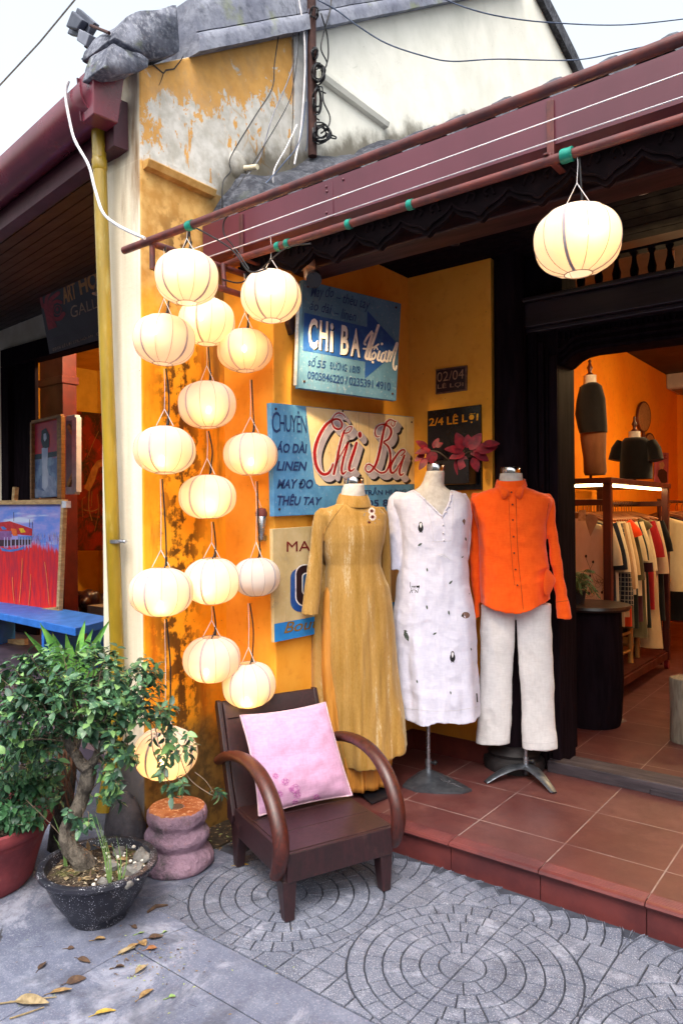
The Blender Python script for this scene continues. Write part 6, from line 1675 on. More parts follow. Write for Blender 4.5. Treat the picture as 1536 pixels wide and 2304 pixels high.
for k in range(260):
    x, y = (random.gauss(335, 50), random.gauss(2165, 34)) if k < 150 else ((random.uniform(0, 700), random.uniform(2060, 2300)) if k < 190 else (random.uniform(460, 540), random.uniform(1850, 1910)))
    p = AZ(x, y, .006 if k < 190 else .009); d = Vector((random.uniform(-1, 1), random.uniform(-1, 1), 0))
    s = random.uniform(.004, .012)*(1 if k < 190 else 2.2); b.leaf(p, d, (random.uniform(-.3, .3), random.uniform(-.3, .3), 1), s, s*.5, .1, 2, .2, mi=k % 4)
tag(b.build('leaf_crumbs', [lit3[2], lit3[0], pm('green_crumb', '#9aa868'), lit3[1]]), kind='stuff')
b = MB(); p0 = AZ(660, 1935, .01)
b.tube(smoothpath([AZ(x, y, .009) for x, y in ((640, 1990), (690, 1975), (712, 1960), (700, 1945), (660, 1940), (600, 1950))], 6), .0035, 6); tag(b.build('floor_cable', M['blackwire'], smooth=60), 'black cable curled on the paving under the armchair', 'cable')

# ------------------------------------------------------------------ cables, pole, floodlights on the street corner
UP = thing('cable_post', 'rusty brown steel post wrapped in old cables against the gable wall', 'post', AX(702, 350, -2.655))
a = AX(703, 352, -2.655); c = AX(700, -60, -2.655); b = MB(); b.tube([a, lerp(a, c, .5), c], .026, 12); b.build('post', M['rust'], UP, smooth=60)
b = MB(); random.seed(21)
def tangle(cx, cy, rx, ry, n, r=.004):
    for k in range(n):
        P = []
        a0 = random.uniform(0, 6.28); ph = random.uniform(.5, 1.2)
        for q in range(9):
            a = a0+q*.9; P.append(AX(cx+math.cos(a)*rx*ph*random.uniform(.6, 1.1), cy+math.sin(a)*ry*ph*random.uniform(.6, 1.1), -2.63+random.uniform(-.03, .04)))
        b.tube(smoothpath(P, 5), r, 6)
tangle(722, 300, 24, 26, 8); tangle(716, 165, 15, 24, 6); tangle(708, 120, 9, 16, 3); tangle(714, 225, 12, 40, 4); tangle(706, 30, 10, 14, 2)
for pts in ([(745, 0), (742, 25), (728, 75), (722, 110), (735, 140), (730, 155)], [(722, 30), (736, 80), (738, 130), (728, 160)], [(726, 205), (728, 230), (742, 262), (738, 285), (722, 300)], [(722, 205), (732, 210)], [(735, 300), (755, 308), (752, 312), (730, 305)]):
    b.tube(smoothpath([AX(x, y, -2.63) for x, y in pts], 5), .0045, 6)
b.build('wrapped_cables', M['blackwire'], UP, smooth=60)
CB = [([(640, 0), (630, 60), (618, 140), (612, 200), (575, 260), (520, 352), (519, 385), (502, 410), (500, 470)], .0055, 'blackwire', 'black cable sweeping left down to the drain spout', -2.69),
      ([(660, 0), (662, 60), (668, 110), (655, 160), (640, 200), (612, 265), (590, 340), (575, 370), (552, 400)], .006, 'greywire', 'grey cable slanting down towards the roof corner', -2.68),
      ([(664, 0), (672, 90), (660, 190), (645, 240), (590, 335), (535, 420)], .0045, 'blackwire', 'thin black cable beside the slanting grey cable', -2.67),
      ([(672, 0), (682, 60), (686, 130), (684, 200), (676, 300), (668, 340), (662, 370)], .010, 'whitewire', 'thick pale cable bundle running straight down', -2.665),
      ([(700, 0), (692, 40), (690, 150), (692, 300), (688, 340)], .005, 'bluewire', 'dark blue cable close to the rusty post', -2.66),
      ([(688, 230), (680, 290), (668, 330), (640, 365), (600, 410), (545, 455)], .006, 'bluewire', 'slate blue cable curving left onto the gutter', -2.60),
      ([(655, 0), (660, 100), (660, 200), (657, 300), (650, 370)], .004, 'blackwire', 'fine black cable hanging along the orange edge', -2.675),
      ([(668, 280), (645, 330), (618, 380), (614, 415)], .007, 'whitewire', 'short white conduit end above the gutter', -2.62),
      ([(715, 0), (760, 25), (800, 55), (870, 98), (960, 128), (1020, 138), (1120, 133), (1290, 135), (1400, 115), (1536, 85), (1700, 45)], .0075, 'bluewire', 'long sagging cable across the pale gable to the right', -2.2),
      ([(985, -8), (1050, 18), (1130, 38), (1240, 51), (1400, 56), (1560, 40)], .0075, 'bluewire', 'short sagging cable across the gable top', -2.2)]
for pts, r, mt, lab, X_ in CB:
    b = MB()
    if X_ > -2.3: P = [AP(x, y, Vector((-2.6, 3.3, 4)), Vector((.35, -1, 0)).normalized() if False else Vector((.8, -.6, 0))) for x, y in pts]
    else: P = [AX(x, y, X_+.008*math.sin(i)) for i, (x, y) in enumerate(pts)]
    b.tube(smoothpath(P, 6), r*.58, 6); tag(b.build('cable', M[mt], smooth=60), lab, 'cable', 'cables on the gable wall')
b = MB(); b.tube([AD(175, -8, 9), AD(90, 95, 9.5), AD(0, 192, 10), AD(-100, 300, 10.6)], .011, 6); tag(b.build('cable', M['greywire'], smooth=60), 'lone thin cable crossing the white sky at top left', 'cable')
b = MB(); b.tube(smoothpath([AY(x, y, 1.80) for x, y in ((155, 182), (148, 215), (158, 275), (170, 318), (200, 372), (214, 425), (232, 478), (262, 505), (300, 525), (326, 536))], 6), .0065, 8); tag(b.build('cable', M['whitewire'], smooth=60), 'white cable drooping from the maroon gutter past the downpipe', 'cable')
for pts, lab, Y_ in (([(428, 508), (440, 512), (520, 560), (560, 610), (600, 605)], 'black cable slung behind the topmost lantern', 2.02), ([(520, 478), (504, 498), (505, 528), (530, 560), (560, 605)], 'black loop hanging on the left end of the gutter', 2.30), ([(425, 515), (420, 545), (395, 575)], 'short black lead beside the topmost lantern', 1.99), ([(500, 628), (540, 636), (580, 612), (640, 560), (700, 548)], 'black cable drooping between the two hung lanterns', 2.33)):
    b = MB(); b.tube(smoothpath([AY(x, y, Y_) for x, y in pts], 6), .0035, 6); tag(b.build('lamp_cable', M['blackwire'], smooth=60), lab, 'cable', 'loose lamp cables')
fl = pm('floodlight_grey', '#565a68', '#454a58', 9, .5, .1); flg = pm('floodlight_glass', '#c9d2de', '#b0bac8', 6, .15, 0, spec=.8)
def flood(lab, quad, y, back):
    p = [AY(x, yy, y) for x, yy in quad]; t = thing('floodlight', lab, 'floodlight', p[2], 'floodlights'); n = (p[1]-p[0]).cross(p[3]-p[0]).normalized()
    if n.dot(EYE-p[0]) < 0: n = -n
    b = MB(); b.prism(p, -n*.03); b.build('housing', fl, t, bevel=.004)
    c = sum(p, Vector())/4
    if back:
        b = MB(); b.prism([lerp(c, q, .62)+n*.0005 for q in p], n*.035); b.build('driver_fins', fl, t, bevel=.006)
        q = [AY(x, yy, y-.045) for x, yy in ((178, 64), (202, 76), (192, 104), (172, 90))]; b = MB(); b.prism(q, -n*.05); b.build('junction_box', pm('box_grey', '#7a7e8c', '#6a6e7c', 9, .5, .1), t, bevel=.004)
        b = MB(); b.tube([AY(205, 58, y), AX(246, 74, -2.70)], .007, 8); b.tube([AY(192, 104, y), AY(212, 118, y)], .006, 8); b.build('bracket_arm', M['rust'], t)
    else:
        b = MB(); b.prism([lerp(c, q, .72)+n*.001 for q in p], n*.002); b.build('glass', flg, t)
    return t
flood('grey floodlight tilted up against the white sky', [(174, 16), (213, 50), (192, 85), (151, 75)], 1.97, True)
flood('lower floodlight with a pale glass face tucked behind the coping', [(181, 132), (222, 105), (240, 128), (205, 152)], 2.02, False)
# ------------------------------------------------------------------ the gallery next door: eave, wall, doorway, pictures
GG = thing('eave_gutter', 'large glossy maroon half round gutter of the gallery eave ending in a box hopper', 'gutter', (-2.95, 1.95, 3.3))
ge = AY(228, 215, 1.90); gd = Vector((-.992, .122, 0)).normalized(); gn = Vector((.122, .992, 0)).normalized()
b = MB()
prof = []
for k in range(13):
    a = math.pi*k/12; prof.append((-.10*math.cos(a), -.105*math.sin(a)))
outer = [(-.10, .02)]+prof+[(.10, .02)]
inner = [(o*.97, z*.96+.001) for o, z in reversed(outer)]
P = [ge+gn*o+Vector((0, 0, z)) for o, z in outer+inner]
b.prism(P, gd*7.0); b.build('trough', M['maroon2'], GG, smooth=40)
b = MB(); q0 = ge+gd*.06
b.loft([[q0+gn*s*w+gd*(-k)+Vector((0, 0, z)) for s, k in ((-1, .0), (1, .0), (1, kk), (-1, kk))] for w, kk, z in ((.075, .13, .075), (.072, .125, .045), (.058, .105, -.115), (.056, .10, -.12))])
b.build('hopper', M['maroon2'], GG, bevel=.004)
b = MB(); b.bar(q0-gn*.078+Vector((0, 0, .07)), q0-gn*.062+Vector((0, 0, -.115)), .012, .006, up=(1, 0, 0)); b.build('hopper_flange', M['maroon'], GG)
b = MB(); b.prism([ge+gn*.10+Vector((0, 0, .02)), ge+gn*.13+Vector((0, 0, .02)), ge+gn*.13+Vector((0, 0, -.20)), ge+gn*.06+Vector((0, 0, -.20)), ge+gn*.06+Vector((0, 0, -.10))], gd*7.0); b.build('eave_board', pm('eave_board_maroon', '#4a1c2a', '#3c1622', 5, .5, .1), GG)
DP = thing('downpipe', 'mustard yellow rain downpipe running down the cream wall end', 'pipe', AY(262, 1490, 1.985))
a = AY(221, 272, 1.955); c = AY(265, 1500, 1.985); e = AY(262, 1660, 1.985); f_ = AY(236, 1800, 1.93)
g = G('mustard_pipe'); v = g.map(scale=(1, 1, .25)); n = g.noise(9, 6, .6, v=v); cc = g.mix(g.ss(n, .35, .65), lin('#a08424'), lin('#806a18')); cc = g.mix(g.m('MULTIPLY', g.ss(g.noise(14, 5, .6, v=v), .55, .7), .4), cc, lin('#c4b678')); M['pipe'] = g.out(cc, .3, spec=.5)
b = MB(); b.tube([a, lerp(a, c, .5), c], .031, 20); b.tube([lerp(a, c, .07), lerp(a, c, .073), lerp(a, c, .09), lerp(a, c, .093)], [.031, .0345, .0345, .031], 20); b.build('pipe_run', M['pipe'], DP, smooth=60)
b = MB(); b.tube(smoothpath([c, lerp(c, e, .8), e, lerp(e, f_, .5), f_, f_+Vector((0, -.01, -.05))], 5), .03, 20); b.build('elbow', M['pipe'], DP, smooth=60)
p = AY(262, 1218, 1.985); b = MB(); b.tube([p+Vector((0, 0, -.008)), p+Vector((0, 0, .008))], .034, 20); b.tube([p+Vector((.032, -.0, 0)), p+Vector((.062, .01, 0))], .006, 8); b.ball(p+Vector((.062, .0, 0)), .008, 8); b.build('clip', M['steel'], DP, smooth=60)
GB = thing('gallery_house', 'gallery next door with dark purple boarded eave, cream wall and dark doorway', 'building', (-6, 4.7, 0))
YG = 4.7; gx0, gx1 = -13, -3.05
dl = AY(12, 850, YG).x; dz = AY(120, 800, YG).z
b = MB(); b.box((gx0, YG, 0), (dl, YG+.2, 6)); b.box((dl, YG, dz+.15), (gx1, YG+.2, 6)); b.box((-5.3, YG, 0), (gx1, YG+.2, 6)); b.build('front_wall', M['cream'], GB)
b = MB(); b.box((dl-.02, YG-.05, dz), (-5.2, YG+.12, dz+.22)); b.box((dl-.02, YG-.05, .1), (dl+.16, YG+.12, dz)); b.box((dl+.16, YG+.02, .1), (AY(76, 900, YG).x, YG+.07, dz)); b.box((dl+.25, YG, .3), (AY(60, 900, YG).x, YG+.03, 1.3)); b.build('door_frame', M['darkwood'], GB, bevel=.01)
b = MB(); b.box((-12, YG+.2, .0), (-12.1, 8, 4.5)); b.box((-12, 8, 0), (-4.6, 8.1, 4.5)); b.box((-4.7, YG+.2, 0), (-4.6, 8.1, 4.5)); b.box((-12, YG+.2, 4.3), (-4.6, 8.1, 4.4)); b.build('inner_wall', pm('gallery_yellow', '#dca42c', '#cc9420', 3, .8, .1), GB)
b = MB(); b.box((-13, 2.6, -.02), (-3.06, 8, .10)); tag(b.build('gallery_floor', pm('purple_grey_floor', '#4e4450', '#3e3642', 4, .4, .1)), kind='structure')
xa, xb = AY(98, 900, YG+.5).x, AY(150, 900, YG+.5).x
b = MB(); b.box((xa, YG+.45, .1), (xb, YG+.65, 4.3)); b.box((xa-.02, YG+.43, dz-.2), (xb+.02, YG+.67, dz-.1)); b.build('inner_post', pm('maroon_post', '#5a1a1c', '#4a1418', 5, .5, .1), GB, bevel=.008)
# soffit boards and roof
s0 = ge+gn*.10+Vector((0, 0, -.08)); zs_ = AY(0, 700, YG).z
b = MB()
for i in range(22):
    t0, t1 = i/22, (i+1)/22-.004
    A = s0+gd*.40+gn*((YG-s0.y)*t0)+Vector((0, 0, (zs_-s0.z)*t0)); B = s0+gd*.40+gn*((YG-s0.y)*t1)+Vector((0, 0, (zs_-s0.z)*t1))
    b.prism([A, B, B+Vector((0, 0, .03)), A+Vector((0, 0, .03))], gd*9.5)
b.build('eave_boards', M['soffit'], GB)
b = MB(); b.prism([s0+gd*.45+gn*.0+Vector((0, 0, .06)), s0+gd*.45+gn*2.9+Vector((0, 0, zs_-s0.z+.15)), s0+gd*.45+gn*2.9+Vector((0, 0, zs_-s0.z+.2)), s0+gd*.45+gn*0+Vector((0, 0, .09))], gd*9.5); b.build('roof_deck', M['darkwood'], GB)
b = MB()
for i in range(30):
    o = ge+gd*(.34+i*.235)+gn*.02+Vector((0, 0, .06)); d2 = (gn+Vector((0, 0, .50))).normalized(); rings = []
    for k in range(8):
        c = o+d2*(k*.22); r = .078*(1.0 if k % 1 == 0 else .9)
        for kk in (0, 1):
            cc2 = c+d2*(.21*kk); rr2 = r*(1.0 if kk == 0 else .86)
            rings.append([cc2+gd*(-rr2*math.cos(math.pi*q/8))+Vector((0, 0, 1))*(rr2*math.sin(math.pi*q/8)) for q in range(9)])
    b.loft(rings, cap=False, closed=False)
    b.add(rings[0], [tuple(range(9))])
b.build('barrel_tiles', M['rooftile'], GB, smooth=50)
# signboard, tilted forward over the door
SG = thing('gallery_sign', 'black tilted signboard with gold lettering and a red hand emblem above gallery door', 'sign', AY(150, 790, YG-.25))
tl, bl4, br4 = AY(84, 642, YG-.75), AY(112, 797, YG-.22), AY(232, 762, YG-.22)
PG = Plane(bl4, (br4-bl4).cross(tl-bl4))
board('panel', [(84, 642), (330, 545), (330, 735), (112, 797)], PG, .04, [pm('sign_black', '#12131c', '#0c0d14', 6, .4, .03)], SG)
zh = lambda x, y: (70+x/8.86, 560+y/8.86)
b = MB()
for bd, q in (('ART', ((655, 1110), (915, 980), (865, 625), (610, 740))), ('HOUSE', ((990, 930), (1760, 560), (1720, 240), (930, 570)))): put_text(b, PG, bd, [zh(*c) for c in q], .003, 0, .035)
b.build('gold_letters', pm('dull_gold', '#b07a30', '#94642a', 20, .45, .05), SG)
b = MB(); put_text(b, PG, 'GALLERY', [zh(*c) for c in ((800, 1390), (1720, 1010), (1680, 850), (780, 1150))], .003, 0, .0); put_text(b, PG, '02/06 LÊ LỢI STR, HỘI AN', [zh(*c) for c in ((440, 2055), (1240, 1760), (1225, 1690), (440, 1960))], .003, 0, .0)
put_text(b, PG, 'C', [zh(*c) for c in ((1310, 1740), (1390, 1715), (1390, 1640), (1310, 1660))], .003)
b.build('thin_letters', pm('tan_letters', '#9a8468', '#806c54', 20, .5, .05), SG)
b = MB(); put_stroke(b, PG, [zh(*c) for c in ((340, 1840), (1390, 1460))], .6, .003); b.build('rule_line', pm('rule_violet', '#4a3048'), SG)
b = MB()
put_poly(b, PG, [zh(*c) for c in ((215, 1090), (420, 1090), (470, 1420), (520, 1560), (350, 1620), (270, 1240))], .0030)
for st, w in (([(240, 1160), (215, 1060), (200, 930)], 6), ([(310, 1140), (310, 1000), (370, 870)], 7), ([(385, 1130), (400, 1010), (550, 880)], 8.5), ([(410, 1200), (440, 1090), (520, 1040), (600, 1070)], 7), ([(400, 1360), (500, 1400), (590, 1380), (650, 1290)], 9)): put_stroke(b, PG, [zh(*c) for c in st], w, .0036)
put_poly(b, PG, [zh(525+26*math.cos(k*.7), 1205+40*math.sin(k*.7)) for k in range(9)], .003)
for st in ([(445, 1250), (480, 1150), (560, 1130), (610, 1190)], [(445, 1250), (510, 1310), (580, 1290), (610, 1190)]): put_stroke(b, PG, [zh(*c) for c in st], 1.6, .0034)
b.build('hand_emblem', pm('emblem_red', '#8a1424', '#74101e', 20, .5, .03), SG)
# easel, paintings, bench, carved dog
YE2 = 4.25
EP = thing('easel_painting', 'large painting of a red stilt house over red water on a wooden easel', 'painting', AY(60, 1480, YE2))
z7 = lambda x, y: (x/6.0625, 1100+y/6.0625)
pe = Plane((0, YE2, 0), (0, -1, 0))
g = G('red_water_painting'); X, Y, Z = g.xyz(); z_t = pe.at(0, 1130).z; z_h = pe.at(0, 1222).z; z_b = pe.at(0, 1375).z
n = g.noise(3, 7, .65, v=g.map(scale=(1, 1, 3))); n2 = g.noise(9, 6, .6, v=g.map(scale=(2.5, 1, .5)))
sky_ = g.mix(g.ss(n, .35, .65), lin('#5f86e0'), lin('#a49be0')); sky_ = g.mix(g.ss(g.noise(1.6, 4, .5, v=g.map(scale=(.6, 1, 5))), .56, .66), sky_, lin('#c6d4f4'))
wat = g.mix(g.ss(n2, .35, .65), lin('#e01c1c'), lin('#b41c34')); wat = g.mix(g.ss(g.m('MULTIPLY_ADD', n2, .5, Z), z_b+.62, z_b+.25), wat, lin('#f02a12'))
c = g.mix(g.ss(g.m('MULTIPLY_ADD', g.m('SUBTRACT', n2, .5), .35, Z), z_h+.03, z_h-.06), sky_, wat); M['paint1'] = g.out(c, .45, spec=.4); g.bump(n2, .2, .004)
b = MB(); b.prism([pe.at(*z7(*q), .0) for q in ((-300, 215), (840, 210), (775, 1625), (-300, 1700))], (0, .03, 0)); b.build('canvas', M['paint1'], EP)
b = MB()
for A, B in (((-300, 190), (905, 178)), ((880, 175), (815, 1640)), ((-300, 1720), (830, 1640))): b.bar(pe.at(*z7(*A), .02), pe.at(*z7(*B), .02), .05, .05, up=(0, 1, 0))
b.build('frame', pm('pale_pine', '#c8a878', '#a8865a', 9, .6, .2, stretch=(1, 1, 4)), EP, bevel=.004)
b = MB(); b.box(tuple(pe.at(*z7(845, 258), .05)), tuple(pe.at(*z7(905, 165), .05)+Vector((0, .055, 0)))); b.build('corner_guard', pm('white_plastic', '#e6e8f2'), EP)
hm = [pm('hut_red', '#c0222c'), pm('hut_violet', '#8a5a9a'), pm('hut_orange', '#e86a24'), pm('hut_yellow', '#f0c020'), pm('hut_blue', '#4a7ac8'), pm('hut_dark', '#3a1c30'), pm('hut_pale', '#b8b4dc'), pm('pole_orange', '#f08048')]
b = MB()
def hp(pts, mi, off=.003): put_poly(b, pe, [z7(*q) for q in pts], off, mi)
hp([(-100, 470), (140, 440), (445, 545), (440, 640), (250, 620), (-100, 600)], 0, .0025); hp([(-100, 590), (60, 570), (160, 575), (165, 700), (-100, 690)], 1, .003); hp([(150, 540), (225, 545), (245, 640), (180, 640)], 2, .0035); hp([(260, 540), (320, 535), (355, 590), (290, 600)], 3, .0035)
hp([(10, 515), (60, 515), (100, 550), (40, 560)], 4, .0035); hp([(250, 650), (440, 645), (440, 685), (250, 690)], 4, .0032); hp([(-100, 690), (440, 690), (430, 760), (-100, 790)], 5, .0026)
for x in (60, 100, 150, 210, 260, 300, 340, 380, 420): hp([(x, 660), (x+10, 660), (x+12, 800), (x-2, 800)], 6, .0036)
hp([(10, 800), (120, 830), (240, 815), (335, 780), (320, 825), (150, 860), (30, 845)], 4, .004)
for st in ([(190, 320), (192, 440)], [(408, 420), (405, 520)], [(445, 450), (447, 540)]): put_stroke(b, pe, [z7(*q) for q in st], .9, .004, 5)
for st in ([(308, 950), (300, 1150), (265, 1580)], [(612, 1000), (640, 1200), (675, 1590)], [(425, 1165), (410, 1400), (395, 1600)], [(172, 1205), (185, 1420), (205, 1620)]): put_stroke(b, pe, [z7(*q) for q in st], 1.7, .004, 7)
random.seed(4)
for k in range(60):
    x = random.uniform(445, 810); y = random.uniform(640, 770); put_stroke(b, pe, [z7(x, y), z7(x+random.uniform(-14, 14), y-random.uniform(30, 90))], .7, .0032+k*.00001, random.choice((1, 6, 6)))
b.build('painted_scene', hm, EP)
ES = thing('easel', 'pale pine easel standing under the red water painting', 'easel', AY(90, 1500, YE2+.1))
b = MB(); b.bar(AY(36, 1096, YE2+.1), AY(10, 1480, YE2+.1), .06, .05, up=(0, 1, 0)); b.bar(AY(-30, 1446, YE2+.02), AY(60, 1444, YE2+.02), .07, .05, up=(0, 1, 0)); b.bar(AY(12, 1400, YE2), AY(8, 1600, YE2), .06, .05, up=(0, 1, 0)); b.build('easel_frame', bpy.data.materials['pale_pine'], ES, bevel=.004)
BN = thing('bench', 'bright blue painted wooden bench in front of the gallery easel', 'bench', AZ(120, 1420, .1))
P = [AZ(x, y, .56) for x, y in ((-130, 1358), (91, 1361), (262, 1390), (170, 1413))]
P[0] = P[3]+(P[1]-P[2])*1.0+(P[3]-P[2])*.0; P[0] = P[1]+(P[3]-P[2])
blue = pm('bench_blue_paint', '#2f78d8', '#2468c2', 7, .45, .15)
b = MB(); ex = (P[3]-P[2])*.5
P = [P[2], P[3], P[3]+(P[1]-P[2])*1.5, P[2]+(P[1]-P[2])*1.5]
b.prism(P, (0, 0, -.075)); b.build('bench_top', blue, BN, bevel=.008)
b = MB()
e1 = (P[2]-P[1]).normalized(); e0 = (P[0]-P[1]).normalized(); L0 = (P[0]-P[1]).length; L1 = (P[2]-P[1]).length
for k in (.28, .9): 
    A = P[1]+e1*(L1*k)+e0*.05; B = P[1]+e1*(L1*k)+e0*(L0-.05)
    b = MB(); b.prism([A+Vector((0, 0, -.46)), B+Vector((0, 0, -.46)), B+Vector((0, 0, -.074)), A+Vector((0, 0, -.074))], e1*.05); b.build('leg', blue, BN, bevel=.006)
b = MB(); A = P[1]+e1*.12+e0*.3; B = P[1]+e1*.12+e0*(L0-.1)
b.prism([A+Vector((0, 0, -.46)), B+Vector((0, 0, -.46)), B+Vector((0, 0, -.074)), A+Vector((0, 0, -.074))], e1*.04)
b.build('side_panel', blue, BN, bevel=.006)
NP = thing('framed_painting', 'narrow framed painting of a pale seated figure against crimson, leaning by the gallery door', 'painting', AY(105, 1120, YG-.1))
pn = Plane((0, YG-.10, 0), (0, -1, 0)); z8 = lambda x, y: (60+x/6.777, 920+y/6.777)
g = G('crimson_blue_painting'); X, Y, Z = g.xyz(); zc_ = pn.at(100, 1030).z; n = g.noise(5, 6, .65)
c = g.mix(g.ss(g.m('MULTIPLY_ADD', g.m('SUBTRACT', n, .5), .08, Z), zc_-.02, zc_+.02), g.mix(g.ss(n, .4, .6), lin('#6a86a8'), lin('#3f5684')), g.mix(g.ss(n, .4, .6), lin('#8a1848'), lin('#a8283c'))); g.bump(n, .2, .004)
b = MB(); b.prism([pn.at(*z8(*q)) for q in ((105, 225), (485, 160), (490, 1335), (105, 1360))], (0, .03, 0)); b.build('canvas', g.out(c, .5), NP)
b = MB()
for A, B in (((100, 205), (550, 105)), ((95, 205), (95, 1390)), ((95, 1390), (560, 1385))): b.bar(pn.at(*z8(*A), .02), pn.at(*z8(*B), .02), .035, .05, up=(0, 1, 0))
b.bar(pn.at(*z8(525, 115), .02), pn.at(*z8(530, 1385), .02), .09, .05, up=(0, 1, 0)); b.build('frame', pm('oak_frame', '#8a6238', '#6e4c2a', 9, .5, .2, stretch=(1, 1, 4)), NP, bevel=.004)
b = MB()
for pts, mi, off in (([(105, 700), (480, 640), (480, 720), (105, 780)], 2, .002), ([(235, 600), (330, 580), (325, 760), (320, 900), (345, 1010), (330, 1150), (290, 1260), (235, 1200), (245, 1000), (235, 800)], 0, .003), ([(340, 1010), (430, 1040), (465, 1180), (450, 1330), (330, 1320), (290, 1250), (330, 1150)], 1, .0035), ([(235, 330), (300, 290), (350, 400), (345, 580), (300, 600), (250, 590), (220, 480)], 2, .004), ([(262, 380), (300, 370), (310, 450), (280, 500), (262, 460)], 0, .0045), ([(110, 1210), (300, 1260), (330, 1330), (110, 1340)], 1, .0028)): put_poly(b, pn, [z8(*q) for q in pts], off, mi)
b.build('painted_figure', [pm('pale_blue_grey', '#a8b4cc', '#8a98b8', 6), pm('slate_drape', '#6a7a9c', '#8694b0', 14), pm('dark_teal', '#1e2c3c', '#2c4050', 8)], NP)
CV = thing('canvas_back', 'white stretched canvas seen from behind, its wooden braces showing', 'canvas', AY(165, 1110, YG+.35))
pc = Plane((0, YG+.35, 0), (0, -1, 0)); b = MB()
for A, B, w in (((640, 150), (780, 130), .06), ((635, 1250), (780, 1250), .09), ((765, 130), (765, 1270), .10)): b.bar(pc.at(*z8(*A), .03), pc.at(*z8(*B), .03), w, .07, up=(0, 1, 0))
b.build('stretcher', pm('primed_canvas', '#c9cad6', '#b4b6c4', 9), CV, bevel=.004)
b = MB(); b.prism([pc.at(*z8(*q), .0) for q in ((600, 140), (815, 120), (800, 1280), (600, 1275))], (0, .01, 0)); b.build('cloth', pm('canvas_grey', '#9a9aa8', '#86879a', 5), CV)
b = MB(); b.bar(pc.at(*z8(640, 250), .02), pc.at(*z8(740, 430), .02), .05, .03, up=(0, 1, 0)); b.bar(pc.at(*z8(640, 1170), .02), pc.at(*z8(735, 960), .02), .05, .03, up=(0, 1, 0)); b.build('brace', bpy.data.materials['pale_pine'], CV)
RA = thing('abstract_painting', 'large dark red abstract painting with an ochre slash on the gallery wall', 'painting', AY(195, 1240, 7.2))
g = G('red_abstract'); n = g.noise(2.2, 8, .68, dist=1.2); n2 = g.noise(5, 8, .7, dist=2); c = g.mix(g.ss(n, .4, .6), lin('#9a1210'), lin('#1c0a0c')); c = g.mix(g.ss(n2, .58, .64), c, lin('#c22a14')); c = g.mix(g.ss(n2, .36, .32), c, lin('#140808')); g.bump(n2, .3, .01); pa = Plane((0, 7.2, 0), (0, -1, 0))
b = MB(); b.prism([pa.at(*z8(*q)) for q in ((620, 20), (1250, 80), (1250, 2160), (640, 2160))], (0, .05, 0)); b.build('canvas', g.out(c, .45), RA)
b = MB(); put_poly(b, pa, [z8(*q) for q in ((880, 1210), (1000, 900), (1080, 790), (1250, 740), (1250, 830), (1100, 900), (1040, 1100), (960, 1260))], .004, 0)
for st, w in (([(930, 740), (1000, 560), (1100, 340)], 1.2), ([(960, 1260), (950, 1500), (1000, 1700)], 2.2), ([(1000, 1260), (990, 1480)], 1.2), ([(860, 1650), (850, 1400), (900, 1340)], 1.2), ([(880, 1540), (1000, 1560), (1100, 1520)], 2), ([(1080, 1300), (1100, 1560), (1040, 1860)], 1.2)): put_stroke(b, pa, [z8(*q) for q in st], w, .005, 1)
b.build('ochre_strokes', [pm('ochre_impasto', '#c98440', '#a86a30', 9, .5, .4), pm('ochre_line', '#b08858')], RA)
DG = thing('dog_statue', 'dark carved wooden dog head statue with drooping ears on the gallery floor', 'statue', AY(200, 1385, 5.6))
k = depth(AY(200, 1350, 5.6))/FPX; dc = AY(200, 1350, 5.6); dk_ = pm('carved_dark_wood', '#3a1c1a', '#221012', 9, .3, .2, spec=.6)
b = MB(); b.ball((0, 0, 0), 1, 14); 
def dd(u, w, z): return dc+CR*(u*k)-fv*(w*k)+Vector((0, 0, z*k))
b = MB()
def blob(u, w, z, ru, rw, rz, n=14):
    q = MB(); q.ball((0, 0, 0), 1, n); b.add([dd(u+x*ru, w+y*rw, z+zz_*rz) for x, y, zz_ in q.v], q.f)
blob(0, 0, 5, 20, 19, 20); blob(-2, 16, -3, 12, 14, 10); blob(-21, 2, 3, 7, 9, 20); blob(20, 2, 3, 7, 9, 20); blob(4, -4, -30, 27, 22, 34); blob(-2, 27, 0, 5, 4, 4); blob(-9, 15, 11, 4, 5, 4); blob(8, 15, 11, 4, 5, 4); blob(30, -4, -38, 14, 18, 26)
fuse('dog_body', b, dk_, DG, .025, 2)
b = MB(); b.box((-8.2, 5.3, .1), (-5.2, 6.4, .42)); b2 = b.build('plinth', pm('grey_plinth', '#8a8478', '#746e64', 5), smooth=0); tag(b2, 'low grey plinth inside the gallery carrying the carved dog', 'plinth')
CS2 = thing('ceiling_spot', 'black ceiling spotlight on a stem below the gallery eave', 'spotlight', AY(60, 490, 3.0))
b = MB(); p = AY(62, 470, 3.0); b.box((p.x-.06, p.y-.04, p.z), (p.x+.06, p.y+.04, p.z+.03)); b.tube([p, p+Vector((-.01, 0, -.06)), p+Vector((0, -.02, -.12))], .02, 10); b.build('lamp_head', bpy.data.materials['black_metal'], CS2, smooth=50)
ML = thing('wall_bell', 'small pale bell shaped lamp shade hanging beside the gallery sign', 'lamp shade', AY(226, 640, 3.6))
b = MB(); p = AY(228, 662, 3.6); b.lathe([(.075, 0), (.06, .02), (.042, .10), (.02, .17), (.004, .19)], p, 18, cap=False); b.build('shade', pm('pale_shade', '#b8a8a4', '#9c8c8a', 9), ML, smooth=50); b = MB(); b.tube([p+Vector((0, 0, .19)), p+Vector((0, 0, .5))], .006, 6); b.build('cord', M['blackwire'], ML)
